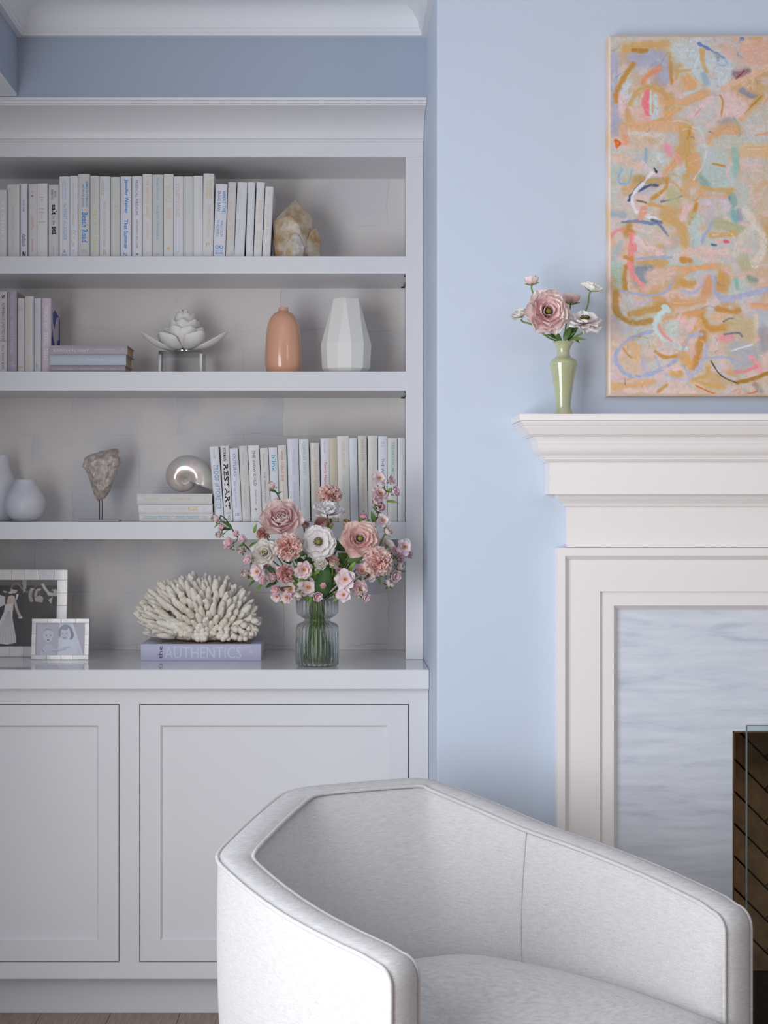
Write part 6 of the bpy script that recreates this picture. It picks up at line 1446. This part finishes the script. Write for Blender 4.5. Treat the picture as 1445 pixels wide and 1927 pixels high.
# --- small blossom meshes (unit radius, axis +z), four looks
def blossom_mesh(kind):
    R = random.Random(kind+40); vs_ = []; fs = []; cols = []
    layers = [[(5, 1.1, 1.0, 92, 70), (5, .85, .8, 78, 40)], [(6, 1.15, .95, 70, 20), (5, .9, .8, 55, 5)], [(5, 1.25, 1.1, 40, -16), (4, 1.0, .9, 28, -20)], [(7, 1.1, .8, 96, 78), (7, .95, .7, 82, 52), (6, .7, .6, 62, 30)]][kind]
    stops = [[(0, (244, 206, 160)), (.25, (244, 206, 214)), (.6, (251, 232, 236)), (1, (253, 244, 244))], [(0, (236, 160, 176)), (.5, (248, 206, 216)), (1, (252, 232, 236))], [(0, (250, 220, 218)), (.6, (252, 232, 230)), (1, (253, 242, 240))], [(0, (240, 180, 180)), (.4, (248, 214, 216)), (1, (252, 238, 238))]][kind]
    for li, (n, L, W, t0, t1) in enumerate(layers):
        for k in range(n):
            v_, f_, sv = petal_pts(L, W, t0, t1, cup=.4, ruffle=.6, ns=6, nt_=5, seed=k+10*li, base=.25); a = 6.2832*(k+.5*li)/n+R.uniform(-.15, .15); ca, sa = math.cos(a), math.sin(a); n0 = len(vs_)
            vs_ += [(x*ca-y*sa, x*sa+y*ca, z+.05*li) for x, y, z in v_]; fs += [tuple(q+n0 for q in f) for f in f_]; cols += [ramp(stops, s) for s, t in sv]
    mb = MB()
    for k in range(12): a = 2.4*k; mb.tube([(0, 0, .05), (.16*math.cos(a), .16*math.sin(a), .36)], [.02, .035], 4)
    n0 = len(vs_); vs_ += mb.v; fs += [tuple(q+n0 for q in f) for f in mb.f]; cols += [(226, 176, 90)]*len(mb.v)
    # calyx
    for k in range(5):
        a = 6.2832*k/5; ca, sa = math.cos(a), math.sin(a); n0 = len(vs_)
        vs_ += [(.08*ca, .08*sa, -.14), (.38*ca-.13*sa, .38*sa+.13*ca, -.02), (.62*ca, .62*sa, .02), (.38*ca+.13*sa, .38*sa-.13*ca, -.02)]; fs.append((n0, n0+1, n0+2, n0+3)); cols += [(96, 116, 50)]*4
    me = bpy.data.meshes.new('blossom'); me.from_pydata(vs_, [], fs); me.materials.append(M_PETAL); me.polygons.foreach_set('use_smooth', [True]*len(fs))
    at = me.color_attributes.new('Col', 'FLOAT_COLOR', 'POINT'); at.data.foreach_set('color', vc(cols).reshape(-1)); return me
BLOS = [blossom_mesh(k) for k in range(4)]
def bud_mesh(cp):
    mb = MB(); mb.lathe([(.02, -.3), (.45, -.2), (.75, .15), (.8, .5), (.6, .9), (.3, 1.12), (.02, 1.2)], (0, 0, 0), 12, flute=lambda r, z, a: 1+.06*math.sin(a*3+z*2)); cols = []
    for v in mb.v: cols.append((104, 126, 54) if v[2] < -.05 else ((140, 156, 70) if v[2] < .2 else cp))
    me = bpy.data.meshes.new('bud'); me.from_pydata(mb.v, [], mb.f); me.materials.append(M_PETAL); me.polygons.foreach_set('use_smooth', [True]*len(mb.f))
    at = me.color_attributes.new('Col', 'FLOAT_COLOR', 'POINT'); at.data.foreach_set('color', vc(cols).reshape(-1)); return me
BUDS = [bud_mesh((242, 190, 192)), bud_mesh((240, 110, 150)), bud_mesh((240, 212, 200))]
def inst(me, name, parent, p, axis, scale, spin=0.0):
    o = bpy.data.objects.new(name, me); COL.objects.link(o); o.parent = parent
    o.matrix_local = Matrix.Translation(Vector(p)-org(parent)) @ frame_of(axis, spin).to_4x4() @ Matrix.Scale(scale, 4); return o

# ---------------------------------------------------------------- ribbed glass vase
VD = 3.94; VXc = 597; vz = ZCT+.0006; vs0 = VD/F; vc0 = Vector((PX(VXc, VD), VD, vz)); VB = VY-(vz-CZ)*F/VD
gv = empty('glass_vase', vc0, 'clear ribbed glass vase with pinched neck holding the large bouquet', 'vase')
def gprof(pts): return [(r*vs0, (VB-y)*vs0) for r, y in pts]
yb_ = VB
outer = gprof([(1, yb_), (34, yb_), (38, yb_-1.5), (39.8, yb_-5), (40, 1225), (40, 1190), (39.5, 1180), (37, 1175), (30, 1171), (25, 1168.5), (23.5, 1166), (25, 1163.5), (30, 1160.5), (36, 1156.5), (38.8, 1152), (39.5, 1146), (39.5, 1126), (39.2, 1124)])
inner = gprof([(37.4, 1124), (37.4, 1146), (36.5, 1151), (34, 1155.5), (28, 1159.5), (23.5, 1162.5), (21.6, 1166), (23.5, 1169.5), (28, 1172.5), (35, 1176.5), (37.3, 1181), (37.8, 1190), (37.8, 1225), (37.4, yb_-8), (34, yb_-6), (1, yb_-6)])
gp_ = [(a[0], a[1]) for a in outer]+inner
no_ = len(outer)
def dens(p, k=3):
    o = []
    for a, b in zip(p[:-1], p[1:]): o += [(a[0]+(b[0]-a[0])*i/k, a[1]+(b[1]-a[1])*i/k) for i in range(k)]
    return o+[p[-1]]
NR = 26
def soft_glass(name, ior, k, tint):
    m = bpy.data.materials.new(name); m.use_nodes = True; nt = m.node_tree; b = nt.nodes['Principled BSDF']
    b.inputs['Base Color'].default_value = (*lin(tint), 1); b.inputs['Roughness'].default_value = 0; b.inputs['Transmission Weight'].default_value = 1; b.inputs['IOR'].default_value = ior
    t = nt.nodes.new('ShaderNodeBsdfTransparent'); t.inputs[0].default_value = (*lin(tint), 1)
    mx = nt.nodes.new('ShaderNodeMixShader'); mx.inputs[0].default_value = k; nt.links.new(b.outputs[0], mx.inputs[1]); nt.links.new(t.outputs[0], mx.inputs[2])
    nt.links.new(mx.outputs[0], nt.nodes['Material Output'].inputs[0]); return m
M_VGLASS = soft_glass('ribbed_glass', 1.45, .22, (252, 254, 254))
MB().lathe(outer+inner, tuple(vc0), n=NR*10, flute=lambda r, z, a: (1.022-.055*(1-abs(math.sin(a*NR/2)))**1.0) if r > .0395 and z > .004 else 1.0).mk('vase_body', M_VGLASS, gv, smooth=True)
fix_normals(gv.children[0])
M_WATER = soft_glass('water', 1.33, .3, (240, 248, 240))
wprof = gprof([(1, yb_-7), (33.5, yb_-7), (36.2, yb_-9.5), (36.6, 1225), (36.4, 1211), (36.0, 1209.5), (1, 1209.5)])
fix_normals(MB().lathe(wprof, tuple(vc0), n=48, cap=(True, True)).mk('water', M_WATER, gv, smooth=True, auto=40))

RS = random.Random(77); _sc = [0]
# every stem has its own lane through the neck, ordered by where its flower stands so that stems do not cross
DEST = [(530, 3.86), (677, 3.87), (599, 3.85), (497, 3.86), (617, 3.93), (612, 3.97), (574, 3.95), (729, 3.90), (731, 3.94), (604, 3.85), (622, 3.88), (684, 3.92), (651, 3.89), (626, 3.84), (543, 3.84), (710, 3.84), (619, 3.95), (537, 3.86), (496, 3.90),
        (425, 3.87), (470, 3.86), (522, 3.85), (576, 3.84), (518, 3.95), (724, 3.91), (760, 3.90), (732, 3.88), (680, 3.86), (608, 3.87), (560, 3.96), (668, 3.95), (592, 3.93), (652, 3.91), (578, 3.91)]
_lanes = [(i*.0072+(j % 2)*.0036, j*.0064) for i in range(-4, 5) for j in range(-4, 5) if math.hypot(i*.0072+(j % 2)*.0036, j*.0064) < .0262]
_lanes = sorted(_lanes, key=lambda q: math.hypot(*q))[:len(DEST)]
_lanes.sort(); _ord = sorted(range(len(DEST)), key=lambda i: DEST[i][0]); LANE = {}
for c0 in range(0, len(DEST), 6):
    ids = sorted(_ord[c0:c0+6], key=lambda i: DEST[i][1]); ln = sorted(_lanes[c0:c0+6], key=lambda q: q[1])
    for i, q in zip(ids, ln): LANE[i] = q
def vstem():
    """remaining way of a stem: above the rim, through the neck, down into the water"""
    i = _sc[0]; _sc[0] += 1; x, y = LANE[i]
    def pt(k, ypx): return vc0+Vector((x*k, y*k, (VB-ypx)*vs0))
    return [pt(1.25, 1128), pt(1.0, 1158), pt(1.0, 1172), vc0+Vector((x*1.95, y*1.95, .0125))]
GBQ = 'flowers of the large bouquet in the ribbed glass vase'
flower('closed', 530, 977, 3.86, 37, (-.12, -.88, .42), PINKO, 'largest pale pink many-petalled flower at upper left of the large bouquet', GBQ, [P(560, 1060, 3.90)]+vstem(), inner_stops=PINK, seed=1, cup=.5, leaves=[(548, 1060, 3.92, -.6, .5, 34, 2)])
flower('open', 677, 1014, 3.87, 33, (.10, -.92, .30), PEACHY, 'peach-pink cupped flower with dark centre at right of the large bouquet', GBQ, [P(640, 1070, 3.91)]+vstem(), seed=2, cup=.45, leaves=[(650, 1035, 3.93, -.7, .4, 44, 2), (640, 1060, 3.93, .6, .3, 36, 0)])
flower('flat', 599, 1020, 3.85, 31, (-.05, -.98, .12), WHITE, 'large white ruffled flower facing forward with a dark eye, middle of the bouquet', GBQ, [P(598, 1070, 3.90)]+vstem(), ruffle=.75, seed=3, cup=.3, leaves=[(585, 1050, 3.90, -.5, -.5, 34, 2)])
flower('half', 497, 1040, 3.86, 26, (-.08, -.95, .2), CREAM, 'cream rounded flower with dark eye at left of the large bouquet', GBQ, [P(545, 1085, 3.90)]+vstem(), ruffle=.35, seed=4, cup=.5)
flower('half', 617, 962, 3.90, 29, (.05, -.50, .85), WHITE, 'white ruffled flower tilted upwards at the top of the large bouquet', GBQ, [P(612, 1010, 3.93), P(603, 1070, 3.94)]+vstem(), ruffle=.8, seed=5, cup=.3, leaves=[(612, 1000, 3.93, .6, .5, 22, 1)])
flower('cup', 612, 992, 3.97, 29, (-.3, -.5, .5), DUSTY, 'dusty rose flower hidden behind the white ones in the large bouquet', GBQ, [P(605, 1060, 3.96)]+vstem(), centre=False, seed=6)
flower('cup', 574, 990, 3.95, 12, (.2, -.6, .7), DUSTY, 'small dusty pink half-closed flower right of the largest pink bloom', GBQ, [P(575, 1020, 3.95), P(580, 1080, 3.94)]+vstem(), centre=False, seed=7, smat=M_STEMD)
flower('cup', 729, 1002, 3.90, 13, (.55, -.6, .5), PINKO, 'round pale pink bud with green sepals on the right edge of the bouquet', GBQ, [P(705, 1040, 3.91), P(650, 1090, 3.92)]+vstem(), centre=False, calyx=True, seed=8)
flower('half', 731, 1025, 3.94, 15, (.5, .35, .5), CREAM, 'pale flower seen from behind with green sepals, right of the peach one', GBQ, [P(690, 1070, 3.94)]+vstem(), centre=False, calyx=True, seed=9)
flower('closed', 604, 1061, 3.85, 12, (-.2, -.85, .4), CREAM, 'small creamy yellow round bloom below the large white flower', GBQ, [P(603, 1090, 3.90)]+vstem(), centre=False, seed=10)
flower('flat', 622, 1050, 3.88, 18, (.2, -.35, .9), DUSTY, 'flat dusty pink bloom seen edge-on under the large white flower', GBQ, [P(615, 1090, 3.91)]+vstem(), centre=False, ruffle=.6, seed=11)
flower('cup', 684, 974, 3.92, 11, (0, -.3, .95), [(0, (222, 120, 140)), (1, (244, 186, 196))], 'closed bright pink bud standing up right of the tilted white flower', GBQ, [P(683, 1000, 3.92), P(655, 1060, 3.93)]+vstem(), centre=False, calyx=True, seed=12, leaves=[(683, 992, 3.92, -.3, .9, 22, 1), (684, 992, 3.92, .5, .8, 20, 0)])
flower('cup', 651, 984, 3.93, 10.5, (.05, -.8, .6), [(0, (150, 170, 70)), (.6, (196, 196, 120)), (1, (240, 200, 196))], 'green and pink unopened bud above the peach flower', GBQ, [P(640, 1020, 3.90), P(615, 1075, 3.92)]+vstem(), centre=False, calyx=True, seed=13, smat=M_STEMD)
flower('cup', 626, 1062, 3.83, 11, (.1, -.7, .7), [(0, (150, 170, 70)), (.6, (200, 200, 120)), (1, (244, 214, 210))], 'green and white unopened bud in front, below centre of the bouquet', GBQ, [P(624, 1085, 3.86), P(610, 1110, 3.90)]+vstem(), centre=False, calyx=True, seed=14)
pompon(543, 1028, 3.805, 25, (.05, -.97, .2), 'pink pompon flower left of the large white flower', GBQ, [P(560, 1080, 3.88)]+vstem(), 15)
pompon(712, 1056, 3.80, 26, (.12, -.95, .15), 'pink pompon flower at lower right of the large bouquet', GBQ, [P(660, 1100, 3.88)]+vstem(), 16)
pompon(620, 929, 3.965, 22, (.1, -.55, .8), 'pink pompon flower at the very top of the large bouquet', GBQ, [P(622, 980, 3.95), P(606, 1070, 3.95)]+vstem(), 17, smat=M_STEMD)
pompon(537, 1080, 3.86, 16, (.2, -.8, -.1), 'small rose pompon low at the left of the large bouquet', GBQ, [P(560, 1100, 3.88)]+vstem(), 18, (214, 120, 120), (232, 166, 164), (244, 206, 200))
pompon(496, 1003, 3.90, 14, (-.4, -.6, .6), 'small dusty pompon peeping out left of the largest pink bloom', GBQ, [P(530, 1060, 3.91)]+vstem(), 19, (206, 110, 110), (224, 150, 146), (240, 200, 192))
BR = [
 ('blossom twig reaching far left over the shelf edge', [(500, 1062), (455, 1020), (436, 995), (424, 976), (414, 970)], 3.87, [(409, 978, 12, 2), (415, 1006, 10, 2), (433, 1024, 12, 1), (446, 1005, 7, 1), (458, 1016, 10, 1), (454.6, 1037, 11, 2), (419, 992, 8, 1)], [(436, 994, -.6, .6, 26, 0), (434, 996, -.8, .1, 20, 2), (478, 1003, .25, .95, 20, 1), (470, 1030, .5, .5, 18, 0)]),
 ('blossom twig at the left, above the coral', [(540, 1090), (500, 1070), (468, 1060)], 3.86, [(470, 1055, 11, 1), (496, 1059, 11, 1), (464, 1080, 13, 2), (483, 1076, 13, 0), (497, 1092, 9, 1), (512, 1076, 11, 0), (516, 1087, 10, 1)], [(480, 1092, -.7, -.5, 18, 0), (505, 1066, .5, -.6, 22, 2), (520, 1096, -.8, -.3, 24, 2)]),
 ('blossom twig drooping at the lower left beside the vase rim', [(565, 1112), (545, 1104), (522, 1108)], 3.85, [(520, 1109, 10, 1), (546, 1108, 14, 0), (520, 1123, 9, 0), (538, 1124, 9, 3), (563, 1119, 12, 2), (530, 1108, 5, -1)], [(560, 1098, -.3, .6, 24, 1), (552, 1095, .4, -.4, 18, 0)]),
 ('short blossom twig in front of the vase rim', [(588, 1110), (580, 1090), (574, 1076)], 3.84, [(572, 1073, 13, 3), (579.5, 1105, 15, 0), (596, 1121, 10, 1), (609, 1103, 6, 1)], [(586, 1124, -.3, -.9, 18, 0), (580, 1088, -.8, -.2, 22, 1), (590, 1082, .6, .5, 24, 3)]),
 ('thin twig with a single pink bud above the largest pink bloom', [(560, 1050), (540, 975), (527, 940), (518, 925)], 3.95, [(513, 917, 11, 2), (521, 943, 6, 1)], [(521, 930, .6, .4, 12, 0)]),
 ('tall blossom twig rising at the right in front of the books', [(660, 1060), (698, 1000), (714, 960), (722, 925), (724, 905)], 3.91, [(714, 899, 11, 0), (735, 905.5, 9, 1), (716, 928, 13, 3), (741, 926, 11, 1), (706.5, 945, 10, 1), (714.5, 958, 12, 1), (721.5, 979, 11, 0), (704, 990, 9, 2), (722, 909, 5, 0)], [(722, 934, .6, .75, 24, 1), (727, 944, .9, .1, 24, 3), (714, 966, -.4, .5, 20, 0), (705, 985, -.2, .9, 24, 0), (706, 984, .6, .5, 18, 2)]),
 ('blossom twig reaching to the far right edge of the bouquet', [(690, 1090), (728, 1062), (752, 1040), (760, 1034)], 3.90, [(762, 1029, 13, 0), (768.5, 1045, 8, 1), (743, 1040, 10, 1), (752.6, 1052, 9, 1), (749.5, 1067, 11, 2)], [(750, 1042, .3, -.6, 16, 0), (735, 1056, -.4, .5, 16, 2)]),
 ('blossom twig at lower right with two large pale blossoms', [(660, 1102), (700, 1090), (732, 1080)], 3.88, [(741.4, 1083, 12, 1), (732, 1099, 14, 2), (694, 1080, 13, 0), (682.5, 1074, 13, 1), (728, 1072, 8, 3)], [(724, 1082, .1, .8, 20, 3), (712, 1088, .3, -.7, 14, 0), (676, 1092, .5, .3, 24, 2)]),
 ('blossom twig low at the right of the vase rim', [(630, 1112), (655, 1106), (682, 1112)], 3.86, [(649, 1090, 15, 0), (660, 1104, 6, -1), (678, 1108, 13, 3), (686, 1123, 9, 1), (646, 1119, 11, 0), (633, 1119, 8, 1), (638, 1073, 7, 1), (661, 1088, 9, 2)], [(668, 1113, .7, -.4, 22, 0), (640, 1108, -.2, .9, 26, 3), (630, 1098, -.4, .8, 26, 0), (655, 1076, .4, .6, 26, 1)]),
]
for bi, (lab, pts, D, bl, lv) in enumerate(BR):
    q = [P(x, y, D+.035*(1-i/(len(pts)-1))) for i, (x, y) in enumerate(pts)]
    rt = empty('blossom_branch', q[-1], lab, 'blossom branch', 'blossom twigs in the ribbed glass vase')
    st = vstem(); pth = stem_path(q[::-1]+st); MB().tube(pth, [.0011+.0009*min(1, i/12) for i in range(len(pth))], 6).mk('twig', M_STEM2 if bi in (0, 5, 6, 7) else M_STEMD, rt, smooth=True)
    cxm = sum(b[0] for b in bl)/len(bl)
    for k, (x, y, r, kd) in enumerate(bl):
        Db = D-.02+.012*((k*3) % 4); p = P(x, y, Db); dv = Vector(((x-597)/190, 0, (1090-y)/220)); ax = (dv*.7+Vector((RS.uniform(-.35, .35), -.95 if kd in (0, 3) else -.6, RS.uniform(-.3, .3)))).normalized()
        s = r*Db/F
        if kd == -1: inst(BUDS[1], 'bud', rt, p-ax*s*.5, ax, s)
        else: inst(BLOS[kd], 'blossom', rt, p-ax*s*.35, ax, s*1.30, RS.uniform(0, 6))
        # short stalk to the nearest twig point
        near = min(pth[:max(6, len(pth)-10)], key=lambda w_: (w_-p).length); MB().tube(stem_path([p-ax*s*.4, (p-ax*s*.9).lerp(near, .5), near], 4), .0008, 5).mk('stalk', M_STEMD, rt, smooth=True)
    lv = lv+[(x+RS.uniform(-6, 6), y+RS.uniform(2, 10), RS.uniform(-1, 1), RS.uniform(-.8, .6), RS.uniform(13, 20), RS.choice([0, 1, 3, 1])) for x, y, r_, k_ in bl[::2]]
    for (x, y, dx, dz, L, kd) in lv: put_leaf(rt, P(x, y, D+.012), (dx, -.3, dz), L*D/F, kd, RS.uniform(-.4, .4))
# loose foliage sprays filling the middle of the bouquet
for fi, (lab, pts, D) in enumerate([('broad dark green leaf spray in the centre of the bouquet', [(606, 1100), (618, 1064)], 3.87), ('leafy green spray behind the flowers, left of centre', [(575, 1080), (560, 1045)], 3.96), ('leafy green spray behind the flowers, right of centre', [(640, 1075), (668, 1045)], 3.95), ('light green leaf spray above the vase rim', [(598, 1100), (590, 1070)], 3.93), ('leafy spray of mixed greens under the peach-pink flower', [(632, 1100), (652, 1058)], 3.91), ('leafy spray of mixed greens under the pink pompon, left of centre', [(588, 1100), (572, 1066)], 3.91)]):
    q = [P(x, y, D) for x, y in pts]; rt = empty('leaf_spray', q[-1], lab, 'foliage', 'leaf sprays in the ribbed glass vase'); st = vstem(); pth = stem_path(q[::-1]+st)
    MB().tube(pth, .0015, 6).mk('stem', M_STEM, rt, smooth=True)
    if fi == 0:
        put_leaf(rt, P(602, 1124, D-.02), (.22, -.1, .95), 66*D/F, 2, .5); put_leaf(rt, P(604, 1110, D), (.7, -.2, .5), 40*D/F, 0); put_leaf(rt, P(606, 1100, D), (-.6, -.2, .7), 34*D/F, 1)
    else:
        for k in range(9):
            p = pth[min(len(pth)-1, int(k*1.25))]; a = RS.uniform(-2.9, 0.0) if k % 2 else RS.uniform(-.3, 3.2); put_leaf(rt, p, (math.cos(k*2.1)*1.0, RS.uniform(-.5, .2), .35+.5*math.sin(k*1.7)), RS.uniform(22, 34)*D/F, [0, 2, 1, 3][k % 4] if fi != 3 else [1, 3][k % 2], RS.uniform(-.5, .5))

# ---------------------------------------------------------------- celadon vase on the mantel
MZ = PZ(787.2, DB); MD = 3.462
gvz = MZ+.0006; yb2 = VY-(gvz-CZ)*F/MD
mv = empty('vase', (PX(1060, MD), MD, gvz), 'sage green glazed vase with flared lip on the white mantel', 'vase')
M_SAGE = mat('celadon_glaze', (184, 186, 150), .12, .5, coat=.8, var=(14, .12), rgb2=(170, 174, 136))
body = smooth_prof([(17.0, yb2-4.5), (14.5, yb2-12), (13.6, yb2-18), (15.5, 745), (20, 715), (24.8, 690), (25.6, 683), (22, 677), (14, 671.5), (11.8, 665), (12.4, 658), (16, 649), (20.4, 643.8)], 6)+[(19.6, 643), (15, 649), (10.5, 660), (10, 672)]
def pm_(p): return [(r*MD/F, (yb2-y)*MD/F) for r, y in p]
MB().lathe(pm_(body), (PX(1060, MD), MD, gvz), 48).mk('vase_body', M_SAGE, mv, smooth=True)
MB().lathe(pm_([(1, yb2), (20.4, yb2), (20.6, yb2-1.5), (19, yb2-4), (17, yb2-4.6)]), (PX(1060, MD), MD, gvz), 48).mk('foot', mat('bare_clay', (206, 176, 146), .8, .2), mv, smooth=True, auto=40)
NK = Vector((PX(1060, MD), MD, PZ(650, MD)))
def mst(deg): a = math.radians(deg); c, s_ = .0082*math.cos(a), .0082*math.sin(a); return [NK+Vector((c*1.1, s_*1.1, .006)), NK+Vector((c, s_, -.015)), NK+Vector((c, s_, -.05))]
GM = 'flowers in the sage green vase on the mantel'
flower('open', 1031, 586, 3.40, 38, (.12, -.96, .12), PINKO, 'large open pink flower facing forward in the sage green vase', GM, [P(1048, 625, 3.45)]+mst(240), inner_stops=PINK, seed=21, cup=.45, srad=.0024, ruffle=.4)
flower('cup', 1000, 531, 3.46, 20, (-.10, -.15, 1), PINKO, 'pink cup-shaped bloom standing highest at the left of the sage green vase', GM, [P(1012, 570, 3.47), P(1045, 630, 3.47)]+mst(120), centre=False, calyx=True, seed=22, srad=.002)
flower('half', 1113, 542, 3.45, 21, (.3, -.05, .95), CREAM, 'pale blush bloom seen from below at upper right beside the painting', GM, [P(1104, 580, 3.46), P(1080, 625, 3.46)]+mst(15), centre=False, calyx=True, ruffle=.6, seed=23, srad=.002)
flower('half', 979, 592, 3.44, 19, (-.35, -.45, .8), CREAM, 'cream bloom on a drooping stem at the far left of the sage green vase', GM, [P(1003, 612, 3.44), P(1030, 634, 3.45)]+mst(180), centre=False, calyx=True, ruffle=.5, seed=24, srad=.0022)
flower('flat', 1101, 600, 3.41, 34, (.08, -.52, .85), WHITE, 'white ruffled flower with dark eye at the right of the sage green vase', GM, [P(1104, 622, 3.43), P(1082, 634, 3.45)]+mst(-50), ruffle=.8, cup=.3, seed=25, srad=.0024)
flower('cup', 1074, 566, 3.48, 24, (.1, -.1, 1), PEACHY, 'pink bloom seen side-on behind the large open one on the mantel', GM, [P(1066, 605, 3.48)]+mst(70), centre=False, calyx=True, seed=26)
sp = empty('leaf_spray', NK, 'small jagged green leaves around the lip of the sage green vase', 'foliage')
for k, (x, y, dx, dz, L, kd) in enumerate([(1062, 640, .35, .9, 30, 0), (1060, 640, .75, .55, 26, 1), (1055, 640, -.85, .45, 30, 0), (1066, 638, .6, .8, 34, 2), (1052, 642, -.5, .8, 26, 1), (1072, 640, .95, .25, 30, 3), (1063, 642, .1, .98, 22, 3), (1078, 636, .8, -.5, 16, 0), (1048, 636, -.7, .6, 20, 2)]):
    put_leaf(sp, P(x, y, 3.445+.004*(k % 4)), (dx, -.3, dz), L*MD/F, kd)
MB().tube([NK+Vector((0, 0, .012)), NK+Vector((0, 0, -.05))], .002, 6).mk('stem', M_STEM, sp)
